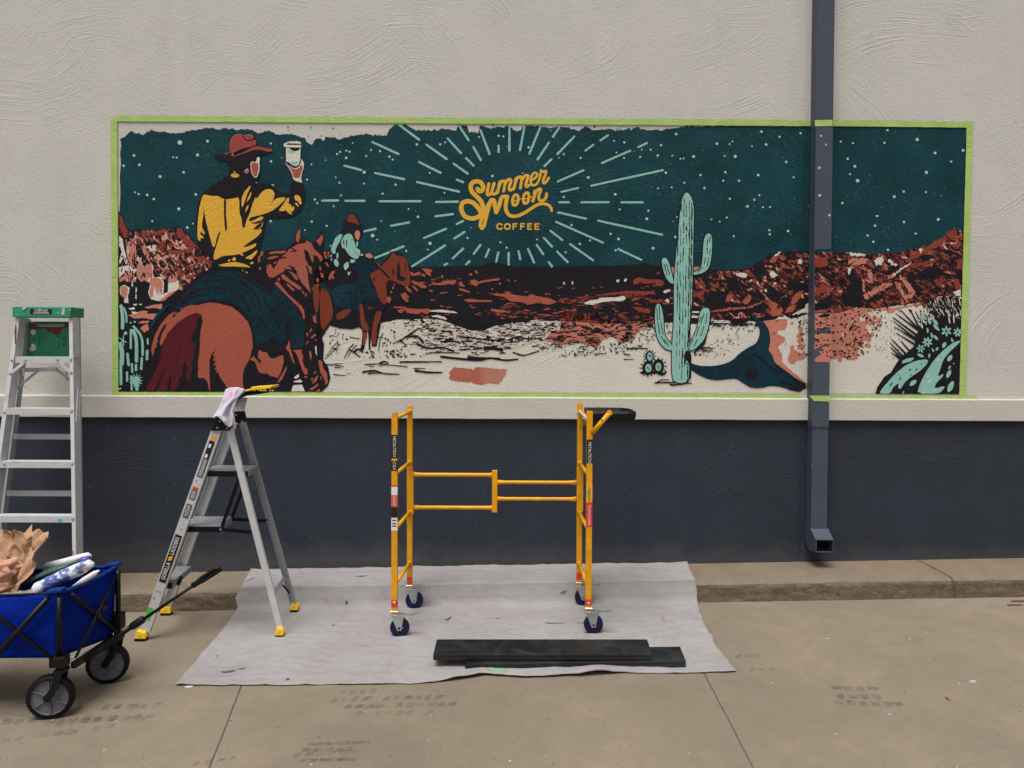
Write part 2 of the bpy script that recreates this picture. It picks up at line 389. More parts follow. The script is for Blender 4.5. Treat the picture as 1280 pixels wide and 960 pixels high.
# ------------------------------------------------------------------ ground, kerb, wall
KG = 0.68
def concrete(name, c, stains=0.5, tread=False):
    s = NT(name); b = col(*c, k=KG)
    f1 = s.noise(0.9, 6, 0.62, 0.4); f2 = s.noise(6, 6, 0.7, 0.3); f3 = s.noise(90, 3, 0.7)
    cc = s.mix(s.rng(f1, 0.3, 0.7), tuple(v * 0.78 for v in b[:3]) + (1,), tuple(v * 1.16 for v in b[:3]) + (1,))
    cc = s.mix(s.rng(f2, 0.42, 0.72, 0, 0.42 * stains * 2), cc, col(c[0] * .80, c[1] * .80, c[2] * .78, k=KG))
    cc = s.mix(s.rng(s.noise(1.6, 5, 0.7, 1.0, loc=(8, 3, 0)), 0.46, 0.64, 0, 0.6 * stains), cc, col(c[0] * .84, c[1] * .87, c[2] * .82, k=KG))
    cc = s.mix(s.rng(f3, 0.35, 0.70, 0, 0.40), cc, tuple(v * 0.62 for v in b[:3]) + (1,))
    cc = s.mix(s.rng(s.noise(240, 2, 0.6, loc=(2, 2, 0)), 0.55, 0.75, 0, 0.35), cc, col(196, 186, 170, k=KG))
    cc = s.mix(s.rng(s.noise(38, 2, 0.5, loc=(1, 2, 3)), 0.76, 0.78, 0, 0.5), cc, col(90, 78, 66, k=KG))
    cc = s.mix(s.rng(s.noise(30, 2, 0.5, loc=(9, 2, 3)), 0.77, 0.785, 0, 0.5), cc, col(205, 198, 188, k=KG))
    s.bump(s.math('ADD', f3, s.math('MULTIPLY', f2, 0.6)), 0.0022)
    return s.out(cc, 0.82, spec=0.25)
GC = (158, 143, 124)
M['slab'] = concrete('broomed_concrete', GC)
def curb_mat():
    s = NT('weathered_kerb_concrete'); c = (150, 134, 114); b = col(*c, k=KG)
    f1 = s.noise(5, 6, 0.7, 0.5); f2 = s.noise(60, 4, 0.7); f3 = s.noise(14, 6, 0.75, 1.2, sc3=(0.6, 1, 1.6))
    cc = s.mix(s.rng(f1, 0.3, 0.7), tuple(v * 0.82 for v in b[:3]) + (1,), tuple(v * 1.12 for v in b[:3]) + (1,))
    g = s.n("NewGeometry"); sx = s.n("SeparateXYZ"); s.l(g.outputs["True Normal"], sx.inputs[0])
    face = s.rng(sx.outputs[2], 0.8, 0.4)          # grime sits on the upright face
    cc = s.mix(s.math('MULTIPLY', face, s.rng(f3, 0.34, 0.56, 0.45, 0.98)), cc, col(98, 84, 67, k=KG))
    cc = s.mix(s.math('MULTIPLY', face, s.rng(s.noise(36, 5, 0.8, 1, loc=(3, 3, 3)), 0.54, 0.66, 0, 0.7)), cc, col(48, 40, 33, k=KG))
    cc = s.mix(s.rng(f2, 0.4, 0.8, 0, 0.4), cc, tuple(v * 0.7 for v in b[:3]) + (1,))
    s.bump(s.math('ADD', f2, s.math('MULTIPLY', f3, 1.0)), 0.006)
    return s.out(cc, 0.88, spec=0.2)
M['curb'] = curb_mat()
M['joint'] = plain('joint_dirt', (104, 97, 88), 0.9, scale=90, var=0.5, wear=(176, 166, 150), bump=.01)
# far ground sheet under the slabs
g = MB(); R_ = 150.0
g.add([(-R_, -R_, gz(-R_) - 0.006), (R_, -R_, gz(R_) - 0.006), (R_, 60, gz(R_) - 0.006), (-R_, 60, gz(-R_) - 0.006)], [(0, 1, 2, 3)])
o = g.make('ground', M['joint']); o['kind'] = 'structure'
pave = bpy.data.objects.new('pavement', None); COL.objects.link(pave); pave['kind'] = 'structure'
# the two open joints seen in the photograph, followed in world space
jl0, jl1 = G(300, 862), G(262, 960); jr0, jr1 = G(882, 845), G(942, 960)
def jx(a, b, y): return a.x + (b.x - a.x) * (y - a.y) / (b.y - a.y)
YFAR = -22.0
def slab(xl, xr, ya, yb, nm='concrete_slab'):
    mb = MB(); n = 90; jit = 0.004
    def edge(fn, sgn, seed):
        o = []
        for i in range(n + 1):
            t = i / n; y = ya + (yb - ya) * t ** 2; x = fn(y)
            x += sgn * 0.0022 + jit * mnoise.noise(Vector((y * 14, seed, 0))) + 0.002 * mnoise.noise(Vector((y * 60, seed + sgn, 5)))
            o.append(Vector((x, y, gz(x))))
        return o
    L, R = edge(xl, 1, 1.0), edge(xr, -1, 1.0)
    vs = []; fs = []
    for a, b in zip(L, R):
        vs += [a - Vector((0, 0, .04)), a - Vector((0, 0, .004)), a + Vector((.003, 0, 0)), b - Vector((.003, 0, 0)), b - Vector((0, 0, .004)), b - Vector((0, 0, .04))]
    for i in range(n):
        for k in range(5): fs.append((i * 6 + k, i * 6 + k + 1, i * 6 + k + 7, i * 6 + k + 6))
    fs += [tuple(range(6)), tuple(range(n * 6, n * 6 + 6))]
    mb.add(vs, fs); return mb.make(nm, M['slab'], pave)
YS = YF + 0.03
fl = lambda y: jx(jl0, jl1, y); fr_ = lambda y: jx(jr0, jr1, y)
slab(lambda y: -14.0, fl, YS, YFAR); slab(fl, fr_, YS, YFAR); slab(fr_, lambda y: 14.0, YS, YFAR)

# kerb with a worn nose and battered face, in poured lengths
def curb(x0, x1):
    n = max(8, int((x1 - x0) / 0.02)); prof = [(0.0, 0.0), (-0.12, 0.0), (-0.25, -0.001), (YE + 0.03, -0.003), (YE + 0.008, -0.007), (YE - 0.006, -0.018), (YE - 0.016, -0.036)]
    for i in range(1, 7):
        t = i / 6; prof.append((YE - 0.016 + (YF - YE + 0.016) * t ** 1.15, -0.036 - (CURB - 0.036 + 0.012) * t))
    mb = MB(); vs = []; k = len(prof)
    for i in range(n + 1):
        x = x0 + (x1 - x0) * i / n
        for j, (y, z) in enumerate(prof):
            w = 0.0
            if j > 2: w = 0.006 * mnoise.noise(Vector((x * 6, j * 0.5, 2))) + 0.004 * mnoise.noise(Vector((x * 28, j * 1.3, 7)))
            vs.append((x, y + (w if j > 2 else 0), kz(x) + z + (w * 0.5 if 2 < j < 7 else 0)))
        
    fs = [(i * k + j, i * k + j + 1, (i + 1) * k + j + 1, (i + 1) * k + j) for i in range(n) for j in range(k - 1)]
    fs += [tuple(range(k)), tuple(range(n * k, n * k + k))]
    mb.add(vs, fs); return mb.make('kerb_length', M['curb'], kroot, smooth=True)
kroot = bpy.data.objects.new('kerb', None); COL.objects.link(kroot); kroot['kind'] = 'structure'
kj = G(1190, 722, CURB).x
for a, b in ((-12, -5.6), (-5.592, -0.1), (-0.092, kj - 0.004), (kj + 0.004, kj + 3.0), (kj + 3.01, 12)): curb(a, b)
MB().box((-12, -0.5 + 0.17, -0.6), (12, 0.0, gz(-3) - 0.1)).make('kerb_bed', M['joint'], kroot)

# building wall
wall = thing('building_wall', 'long building wall with cream trowelled stucco above a ledge, slate band below and a desert mural', 'wall', (0, 0, 0))
zl0, zl1 = P(100, 522.5, -0.035).z, P(100, 499, -0.035).z; LT = P(640, 496.5, 0).z; LB = P(640, 524, -0.035).z
print('ledge', LB, LT)
XW = 12.0
rollk = 0.0
mb = MB(); mb.box((-XW, 0, LT - 0.001), (XW, 0.25, 5.5)); mb.make('upper_stucco', M['wall'], wall)
mb = MB(); mb.box((-XW, 0.002, -0.7), (XW, 0.25, LB)); mb.make('lower_slate_stucco', M['dark'], wall)
def ledge_mesh():
    mb = MB(); n = 500; vs = []
    for i in range(n + 1):
        x = -XW + 2 * XW * i / n
        w = 0.002 * mnoise.noise(Vector((x * 2.5, 0, 0))) + 0.0015 * mnoise.noise(Vector((x * 9, 3, 0)))
        for y, z in ((0.02, LT + 0.004), (-0.024, LT + 0.001), (-0.028, LT - 0.001), (-0.031, LT - 0.006), (-0.029, LB + 0.004), (-0.026, LB), (0.02, LB - 0.001)):
            vs.append((x, y, z + w))
    k = 7; mb.add(vs, [(i * k + j, i * k + j + 1, (i + 1) * k + j + 1, (i + 1) * k + j) for i in range(n) for j in range(k - 1)])
    return mb.make('ledge', M['ledge'], wall, smooth=False)
ledge_mesh()
# control joint beads left of the downspout
xj = P(1004, 300, 0).x
MB().box((xj - .003, -0.0022, P(1004, 158, 0).z), (xj + .003, 0.01, 5.4)).make('joint_bead', M['wall'], wall)
MB().box((xj - .003, -0.0065, P(1004, 330, 0).z), (xj + .003, 0.01, P(1004, 159, 0).z)).make('joint_bead', M['teal'], wall)
MB().box((xj - .003, -0.0035, 0.1), (xj + .003, 0.01, LB - 0.004)).make('joint_bead', M['dark'], wall)
# dark sealant where wall meets kerb
def sealant():
    mb = MB(); n = 700; vs = []
    for i in range(n + 1):
        x = -8 + 16 * i / n; a = 0.010 + 0.010 * abs(mnoise.noise(Vector((x * 7, 1, 0)))) + 0.006 * mnoise.noise(Vector((x * 30, 1, 0)))
        vs += [(x, 0.001, kz(x) + a), (x, -a * 0.9, kz(x) + 0.0035), (x, 0.001, kz(x) - 0.01)]
    mb.add(vs, [(i * 3 + j, i * 3 + j + 1, (i + 1) * 3 + j + 1, (i + 1) * 3 + j) for i in range(n) for j in range(2)])
    return mb.make('wall_base_sealant', plain('old_sealant', (40, 40, 45), .9, k=.55, var=.3, scale=50), wall)
sealant()

# ------------------------------------------------------------------ the mural (paint on the wall, one mesh per coat and figure)
mural = bpy.data.objects.new('mural', None); COL.objects.link(mural); mural.parent = wall
mural['label'] = 'desert night mural with rider on horse raising a cup, cactus, skull and yellow script lettering'
D = 0.0006
def L(name, polys, mat, lvl, amp=0.22, step=2.2, soft=1, label=None): return layer(name, mural, polys, M[mat], D * lvl, amp, step, soft, 0.0, label)
r1 = random.Random(11)
# cream paint beneath the desert floor
L('painted_sand', [[(147, 290), (1209, 290), (1207, 492), (147, 489.5)]], 'sand', 1, 0.1, 3, 0)
# night sky with its brushed, unfinished edge
top = Tz(130, 140, 8, [(170, 340), (165, 268), (190, 250), (235, 225), (265, 190), (330, 215), (400, 226), (440, 195), (470, 183), (560, 198), (650, 205), (740, 213), (800, 200), (870, 180), (960, 175), (1050, 155), (1130, 172), (1230, 160)])
top += Tz(290, 140, 8, [(40, 178), (110, 170), (190, 178), (280, 208), (360, 182), (450, 226), (520, 222), (590, 215), (650, 240), (730, 262), (740, 290), (800, 335), (825, 280), (860, 258), (915, 292), (940, 244), (1010, 250), (1080, 272), (1140, 245), (1190, 229)])
top += Tz(400, 145, 4, [(35, 102), (60, 108), (120, 110), (180, 95), (230, 90), (330, 100), (345, 70), (375, 42), (430, 42), (480, 70), (560, 72), (620, 66), (680, 72), (690, 44), (735, 50), (745, 80), (790, 85), (800, 48), (850, 60), (940, 50), (985, 77), (1030, 48), (1100, 50), (1150, 60), (1200, 50)])
top += Tz(680, 145, 4.8, [(55, 62), (130, 65), (180, 78), (215, 90), (245, 62), (310, 86), (400, 76), (430, 88), (500, 78), (560, 68), (620, 85), (700, 80), (760, 76), (820, 64), (880, 62), (960, 60), (1056, 58)])
top += [(940, 157.5), (1000, 158), (1018, 158.2), (1045, 158.2), (1100, 158.6), (1160, 159), (1207.5, 159.5), (1208, 200), (1207.3, 250), (1206, 300)]
low = [(1206, 330), (1010, 345), (940, 345), (800, 345), (500, 345), (420, 360), (380, 330), (250, 330), (230, 300), (160, 300), (150, 285), (149.6, 262), (150.5, 240), (149.7, 222), (151, 205), (150, 190)]
def ragged(pl, amp, amp2):
    o = []
    for i in range(len(pl)):
        a, b = pl[i], pl[(i + 1) % len(pl)]; Ln = math.hypot(b[0] - a[0], b[1] - a[1]); k = max(1, int(Ln / 0.8))
        for j in range(k):
            t = j / k; x = a[0] + (b[0] - a[0]) * t; y = a[1] + (b[1] - a[1]) * t
            q = 1.0 if y < 200 and x < 900 else 0.35
            y += q * (amp * mnoise.noise(Vector((x * 0.25, y * .25, 1))) + amp2 * mnoise.noise(Vector((x * 0.9, y * .9, 4)))); x += 0.6 * q * amp * mnoise.noise(Vector((x * 0.3, y * .3, 8))) + 0.35 * mnoise.noise(Vector((x, y, 9)))
            o.append((x, y))
    return o
layer('painted_night_sky', mural, [ragged(top + low, 1.5, 1.8)], M['teal'], D * 2, 0, 0, 0)
# stray flicks of paint above the edge
fl_ = [disc(x, y, r, 7) for x, y, r in ((360, 159, 1.1), (361, 163, .7), (388.5, 159.5, .9), (416, 160.5, 1.1), (385.5, 170.5, .8), (401.5, 170, .8), (425.5, 168.5, .8), (617, 156.5, 1.2), (743, 158.6, 1.3), (737, 160, .8), (430, 171.5, .6))]
L('paint_flicks', fl_, 'teal', 2, 0.3, 1, 0)
# stars
st = []
def S(ox, oy, s, lst, r0=1.3):
    for t in lst: st.append(disc(ox + t[0] / s, oy + t[1] / s, (t[2] if len(t) > 2 else 1.0) * r0 * r1.uniform(.85, 1.15), 12))
S(130, 140, 8, [(758, 305, 2.2), (1035, 292, 1.4), (935, 430, 1.3), (300, 435, 1.35), (197, 538, 1.2), (354, 528, 1.3), (693, 452), (728, 456), (797, 603, 1.2), (560, 646, 1.4), (311, 803), (347, 822, 1.1), (432, 830, 1.4), (498, 870, 1.1), (917, 824, 1.2)])
S(130, 260, 8, [(483, 132, 1.1), (748, 10, 1.3), (833, 195, 1.1), (889, 155, .8)])
S(290, 140, 8, [(388, 315), (390, 494, 1.3), (498, 457, .7), (405, 735, 1.4), (795, 523), (935, 484), (750, 675, 1.1), (1037, 654), (1077, 706), (1089, 835), (828, 874), (853, 911), (1015, 944, 1.1), (1050, 420), (1081, 399), (1143, 387), (1176, 397, 1.1), (1141, 458, 1.1), (1206, 310, .7)])
S(290, 260, 8, [(387, 131, 1.1), (797, 136), (945, 180, 1.1), (730, 221)])
S(400, 145, 4, [(28, 222), (255, 170), (300, 175), (231, 201), (347, 203), (363, 218), (221, 281, 1.4), (97, 333), (78, 306), (219, 338), (378, 343), (313, 388), (105, 397), (67, 452), (443, 465), (490, 504, 1.2), (306, 524, .7), (263, 598, 1.9), (286, 618), (33, 549, 1.2), (550, 637, 1.4), (738, 610), (753, 558, .6), (902, 632), (933, 658, 1.2), (1085, 617), (862, 300, 1.1), (548, 285), (622, 383, .9), (484, 142, 1.2), (601, 142, 1.2), (626, 132, .8), (893, 99, 1.3), (917, 102), (795, 105), (1043, 157, 1.2), (1153, 72), (1217, 190), (1195, 208, .8), (1219, 405), (1013, 286, .7), (1257, 546), (1229, 683), (432, 675), (540, 668, .8)])
S(680, 145, 4.8, [(793, 108, 1.2), (702, 175, 1.2), (683, 237), (770, 238), (818, 256), (838, 254, .8), (898, 243, 1.5), (640, 202), (586, 202), (577, 246, 1.1), (482, 158), (420, 149), (435, 219, .8), (481, 252), (220, 252), (118, 229), (91, 248, .8), (265, 369, 1.3), (427, 470, 1.2), (454, 560, 1.1), (626, 568, 1.2), (617, 617, 1.2), (400, 707), (447, 738, 1.4), (655, 793, 1.5), (430, 806), (215, 767), (276, 747, 1.1), (165, 655), (130, 819), (731, 340, 1.1), (842, 401), (766, 428), (684, 434, 1.1), (939, 354), (962, 432, 1.2), (1046, 401, 1.1), (798, 606, .9), (788, 725), (1005, 621), (40, 85, .8)])
S(880, 145, 5.818, [(418, 113, 1.3), (94, 202, 1.2), (186, 205), (207, 186, .8), (348, 220, .8), (452, 207, 1.2), (550, 150), (150, 290), (227, 294, 1.3), (155, 409, 1.3), (140, 470, 1.2), (105, 486, 1.2), (254, 471, 1.2), (394, 430, 1.5), (598, 334, 1.3), (652, 445, 1.1), (703, 126, 1.1), (188, 601, 1.2), (366, 609, 1.1), (403, 576, .8), (316, 657, 1.2), (429, 663, .9), (480, 662, .9), (165, 738), (55, 752), (114, 768), (217, 874, 1.1), (476, 830), (478, 860, 1.1), (611, 836, 1.1), (994, 186, 1.2), (1083, 197), (1045, 311, 1.2), (1097, 366, 1.3), (1062, 423, 1.1), (1117, 471, 1.5), (1007, 632, 1.4)])
S(1060, 250, 7.38, [(234, 385, 1.1), (369, 459, 1.1)])
S(1080, 150, 6.4, [(188, 81), (426, 156, 1.4), (163, 182), (569, 264, 1.2), (793, 243, 1.2), (698, 333, 1.1), (499, 419, 1.5), (318, 573), (242, 613, 1.2), (495, 577), (594, 795, 1.3), (320, 816, 1.1), (105, 768, 1.1), (88, 846, 1.1), (28, 924, 1.1), (413, 908)])
for i in range(60): x, y = r1.uniform(160, 1200), r1.uniform(180, 300); st.append(disc(x, y, r1.uniform(.3, .6), 6))
for p in st[:-60]: L('painted_star', [p], 'cloudpaint', 4, 0.08, 1.2, 0)
L('painted_tiny_stars', st[-60:], 'cloudpaint', 4, 0.08, 1.2, 0)
# sunburst strokes
ry = []
for (a, b, c, d) in ((390,40,495,118),(262,130,392,190),(122,248,205,270),(275,285,420,316),(485,330,695,378),(10,423,90,422),(127,424,222,424),(297,426,502,426),(580,430,690,428),(577,502,665,490),(355,549,445,532),(218,577,278,564),(520,610,630,564),(683,540,715,525),(672,612,722,580),(275,710,417,652),(460,752,625,647),(663,712,716,663),(622,745,635,738),(730,742,748,726),(768,690,802,645),(828,705,845,667),(880,732,892,682),(943,748,943,685),(993,676,1001,716),(1040,664,1070,732),(1083,644,1116,690),(1143,730,1160,752),(1120,610,1160,653),(1185,677,1238,730),(532,143,633,215),(495,230,603,284),(668,238,738,288),(683,318,715,331),(638,112,705,186),(730,210,768,248),(695,48,742,120),(767,155,804,220),(802,70,848,190),(893,148,893,180),(947,55,947,173),(1022,55,1000,170),(1104,50,1047,188),(1145,132,1088,217),(1198,55,1165,103),(1158,215,1123,250),(1272,102,1187,190)):
    ry.append(stroke(Tz(400, 145, 4, [(a, b), ((a + c) / 2, (b + d) / 2), (c, d)]), 2.5, w2=2.9))
for (a, b, c, d) in ((238,325,82,393),(205,432,104,455),(90,518,150,517),(225,518,388,517),(465,518,592,518),(85,578,252,616),(325,628,708,712),(72,635,355,760),(445,798,584,863),(38,688,110,744),(156,768,295,866),(284,418,712,325),(347,282,518,208),(565,187,618,162),(248,208,296,173),(338,147,384,115),(425,85,470,60),(520,80,530,70)):
    ry.append(stroke(Tz(680, 145, 4.8, [(a, b), ((a + c) / 2, (b + d) / 2), (c, d)]), 2.5))
for p in ry: layer('painted_ray', mural, p, M['mint'], D * 3, 0.1, 1.8, 0, 0.0, None, False)
# script lettering "Summer Moon" and COFFEE
le = []
def W(pts, w, k=7, w2=None): le.extend(stroke(spline(Tz(560, 190, 8, pts), k), w / 8, w2=(w2 / 8 if w2 else None)))
W([(296, 368), (312, 392), (342, 384), (352, 348), (330, 308), (285, 292), (240, 312), (226, 352), (244, 402), (292, 450), (334, 500), (350, 556), (342, 608), (300, 650), (232, 664), (168, 640), (132, 572), (146, 512), (196, 492), (250, 508), (300, 556), (326, 600)], 45)
W([(342, 764), (324, 735), (334, 680), (375, 588), (412, 510), (440, 478)], 36); W([(342, 764), (362, 735), (380, 660), (414, 540), (440, 478)], 34)
W([(432, 478), (462, 488), (468, 540), (482, 604)], 40); W([(482, 604), (510, 540), (540, 452), (592, 448)], 40); W([(594, 448), (578, 520), (584, 590), (622, 636), (690, 640), (780, 600), (870, 540), (940, 516), (1000, 530), (1030, 560), (1036, 588)], 40, w2=26)
def glyph(x0, y0, strokes, sx=1.0, h=1.0, w=27, rot=-0.222, slant=0.14):
    c, s_ = math.cos(rot), math.sin(rot)
    for stv in strokes:
        q = [(x * sx + y * h * slant, -y * h) for x, y in stv]
        W([(x0 + x * c - y * s_, y0 + x * s_ + y * c) for x, y in q], w, 5)
def WZ(ox, oy, s, pts, w, k=6): le.extend(stroke(spline(Tz(ox, oy, s, pts), k), w))
A19 = lambda p, w: WZ(570, 200, 19.2, p, w); A16 = lambda p, w: WZ(620, 205, 16, p, w)
A19([(790, 568), (752, 770), (765, 838), (850, 800)], 3.9); A19([(915, 560), (858, 770), (885, 815), (960, 800), (1000, 740)], 3.9)
A16([(78, 358), (60, 440), (30, 575)], 3.8); A16([(66, 440), (110, 350), (165, 340), (180, 380), (150, 545)], 3.5); A16([(180, 400), (240, 315), (290, 310), (300, 345), (262, 470), (280, 525), (335, 500)], 3.5)
A16([(402, 285), (385, 380), (350, 505)], 3.8); A16([(390, 370), (430, 280), (490, 258), (515, 290), (487, 485)], 3.5); A16([(515, 330), (580, 235), (630, 228), (640, 260), (598, 400), (612, 455), (670, 420)], 3.5)
A16([(700, 330), (770, 290), (822, 225), (800, 178), (745, 190), (700, 280), (696, 370), (735, 425), (800, 412), (850, 340), (880, 250), (900, 140)], 3.0)
A16([(900, 128), (940, 155), (1000, 142), (985, 220), (945, 320), (955, 385), (1010, 350), (1058, 275)], 3.3)
for cx_, cy_, rr_ in ((388, 720, 106), (603, 682, 108)):
    A16([(cx_ + 56 * math.cos(t) + 14 * math.sin(-t), cy_ + rr_ * math.sin(t)) for t in [k * math.pi / 6 for k in range(13)]], 3.7)
    A16([(cx_ - 40, cy_ + 25), (cx_ + 20, cy_ + 5), (cx_ + 110, cy_ - 25)], 1.3)
A16([(775, 540), (765, 640), (738, 745)], 3.8); A16([(768, 640), (800, 560), (860, 500), (895, 505), (885, 560), (855, 640), (865, 715), (925, 735), (990, 690), (1012, 590)], 3.6)
def CO(pl, w=13): W(pl, w, 4)
CO([(538, 728), (518, 717), (498, 726), (491, 745), (498, 764), (518, 772), (540, 762)], 17)
CO([(594, 718), (574, 726), (568, 745), (574, 764), (594, 772), (614, 764), (620, 745), (614, 726), (594, 718)], 17)
for x in (652, 728): 
    for a in ([(x, 718), (x, 772)], [(x, 718), (x + 36, 718)], [(x, 744), (x + 30, 744)]): le.extend(stroke(Tz(560, 190, 8, a), 15 / 8))
for x in (800, 872):
    for a in ([(x, 718), (x, 772)], [(x, 718), (x + 36, 718)], [(x, 744), (x + 30, 744)], [(x, 772), (x + 36, 772)]): le.extend(stroke(Tz(560, 190, 8, a), 15 / 8))
L('painted_lettering', le, 'yellow', 5, 0.08, 1.5, 0, 'mustard yellow painted script lettering inside the sunburst')

# --- far hills and canyon
hill = [(505, 334), (560, 333), (600, 332.3), (612, 329), (620, 328), (630, 330), (642, 333), (700, 333), (780, 331.5), (800, 330), (806, 328.6), (815, 331), (830, 333), (880, 335), (900, 337), (925, 337), (938, 334), (950, 327), (962, 319), (975, 314.5), (990, 314), (1011, 315), (1018, 315)]
bot = [(1018, 391), (1008, 392.5), (997, 397), (989, 398), (980, 395.5), (974, 396), (967.5, 399.5), (947, 402.5), (936, 401), (927, 406), (905, 404.5), (889, 406), (880, 404), (865, 405), (845, 403), (817, 404), (790, 402), (760, 404), (720, 403), (700, 401), (672, 398), (660, 402), (640, 405), (620, 407), (604, 413), (588, 413), (571, 407), (552, 400), (535, 398), (518, 400), (500, 399), (474, 404), (460, 395), (470, 350)]
L('painted_hills', [hill + bot], 'black', 3, 0.5, 1.6, 0)
def inside0(p): return p[1] > 318 - max(0, p[0] - 1130) * .42 and p[1] < 388 - max(0, p[0] - 1150) * .2
ST0 = lambda pts, w, w2=None: stroke(spline(pts, 3), w, w2=w2)
scn = lambda pts: Tz(500, 320, 5.645, pts)
L('painted_hill_strokes', [scn(p) for p in ([(60,100),(100,125),(140,110),(145,135),(100,140),(65,130)],[(150,85),(200,90),(230,100),(215,120),(220,145),(190,130),(165,100)],[(150,120),(180,135),(175,150),(155,140)],[(80,170),(110,180),(150,190),(185,210),(180,230),(140,225),(120,205),(90,195)],[(80,205),(105,215),(130,245),(120,252),(95,225)],[(35,215),(60,225),(85,260),(70,260),(40,235)],[(5,265),(30,270),(62,320),(50,328),(20,300)],[(35,260),(60,280),(68,298),(50,290)],[(220,180),(260,190),(300,185),(300,172),(340,178),(390,168),(400,180),(375,205),(350,195),(320,205),(240,205)],[(290,135),(305,135),(305,158),(292,155)],[(485,125),(505,118),(512,132),(495,140)],[(525,105),(540,100),(552,125),(540,128)],[(490,175),(530,165),(550,182),(600,170),(700,155),(705,168),(600,185),(555,195),(535,215),(505,200)],[(415,185),(430,178),(445,200),(460,215),(425,215)],[(415,225),(440,230),(490,250),(495,262),(450,250),(420,240)],[(450,310),(480,302),(560,310),(650,312),(645,325),(540,325),(480,328)],[(620,262),(700,268),(760,262),(730,250),(770,250),(785,268),(850,280),(900,285),(920,270),(980,285),(1060,300),(1110,325),(1050,345),(980,330),(900,345),(870,325),(780,320),(740,290),(680,280)],[(0,362),(40,365),(120,375),(200,372),(230,385),(190,410),(150,395),(140,408),(90,410),(50,400),(40,388),(0,385)],[(205,238),(235,242),(228,254),(208,250)],[(282,255),(310,262),(305,272),(285,265)],[(690,190),(715,190),(705,205)],[(805,170),(825,172),(815,185)],[(755,165),(775,170),(765,180)],[(1150,310),(1242,305),(1242,325),(1180,335),(1145,325)])], 'terra', 5, 0.35, 1.5, 0)
hs2 = []
for i in range(110):
    x, y = r1.uniform(512, 842), r1.uniform(345, 398); w_ = r1.uniform(1.5, 9)
    if y < 356 and 590 < x < 790: continue
    hs2 += ST0([(x, y), (x + w_ / 2, y + r1.uniform(-.8, .8)), (x + w_, y + r1.uniform(-1.5, 1.5))], r1.uniform(.7, 2.2), .4)
L('painted_hill_flecks', hs2, 'terra', 4.5, .3, 1.3, 0)
L('painted_far_brush', [[(602, 392), (612, 384), (628, 381), (650, 383), (662, 390), (690, 390), (702, 384), (716, 383), (722, 390), (760, 392), (790, 390), (812, 396), (817, 403), (760, 405), (700, 401), (660, 399), (632, 399)],
   [(702, 372), (712, 371), (720, 375), (742, 370), (790, 366), (815, 372), (812, 380), (780, 384), (740, 385), (706, 380)]], 'bush', 5, 0.8, 1.5, 0)
f4 = lambda pts: Tz(700, 320, 5.645, pts)
L('painted_rust_strokes', [f4(p) for p in ([(515,180),(530,158),(560,150),(620,165),(700,165),(735,180),(725,210),(690,215),(670,190),(600,195),(560,185),(545,200),(520,200)],[(250,275),(340,262),(480,245),(600,250),(668,245),(665,265),(600,275),(520,290),(440,292),(420,275),(340,280),(270,288)],[(0,300),(60,305),(100,310),(90,330),(40,335),(0,325)],[(110,290),(180,285),(260,285),(240,298),(120,300)],[(570,305),(700,312),(740,322),(690,330),(580,325)],[(500,355),(580,365),(640,385),(630,405),(560,395)],[(680,115),(700,110),(705,125),(688,132)],[(950,190),(1000,175),(1012,195),(990,212),(955,205)],[(930,270),(1000,245),(1045,235),(1050,262),(1000,280),(935,292)],[(1180,270),(1205,262),(1228,275),(1190,335),(1165,320)],[(0,415),(90,400),(200,405),(300,400),(310,425),(250,440),(160,450),(60,455),(0,450)])], 'rust', 5, 0.35, 1.4, 0)
L('painted_cream_glints', [f4(p) for p in ([(170,330),(210,315),(270,305),(280,295),(400,290),(455,280),(465,300),(440,318),(370,318),(300,325),(230,345),(180,340)],[(395,178),(405,165),(422,168),(410,188)],[(450,175),(460,160),(475,162),(462,182)],[(20,185),(32,182),(35,202),(24,200)],[(85,178),(92,175),(90,205),(82,195)],[(725,252),(745,238),(780,235),(775,250),(740,262)],[(738,320),(755,300),(772,312),(770,330)],[(1070,455),(1200,462),(1200,474),(1070,470)],[(930,390),(980,390),(985,400),(930,402)],[(930,420),(985,425),(980,438),(930,435)],[(740,480),(790,470),(792,490),(745,492)],[(750,530),(790,510),(795,530),(770,545)])]
   + [scn(p) for p in ([(200,390),(240,380),(300,378),(380,390),(410,405),(330,400),(270,395)],[(215,425),(260,415),(320,432),(330,452),(290,440)])], 'sand', 6, 0.25, 1.4, 0)
L('painted_canyon', [[(1012, 392), (884, 401), (866, 398), (868, 340), (880, 337), (900, 338.5), (926, 338.5), (938, 336), (950, 329.5), (963, 321), (976, 316.5), (1011, 316.5)]], 'rockR', 4, 0.4, 1.6, 0)
f5 = lambda pts: Tz(880, 290, 6.4, pts)
L('painted_canyon_shade', [f5(p) for p in ([(40,470),(200,470),(190,560),(300,580),(360,560),(380,520),(480,560),(520,600),(480,650),(300,640),(60,655),(0,660),(0,480)],[(210,360),(270,380),(290,470),(200,480),(180,430)],[(520,420),(600,470),(660,480),(640,510),(560,560),(500,520)],[(660,400),(720,380),(760,400),(850,420),(845,490),(760,470),(670,470)],[(640,160),(690,150),(700,180),(640,200)],[(400,270),(480,240),(500,330),(440,390),(420,330)],[(640,520),(700,530),(680,590),(640,650),(600,640)],[(760,540),(830,520),(840,560),(780,620),(730,620)])], 'black', 5, 1.0, 1.1, 0)
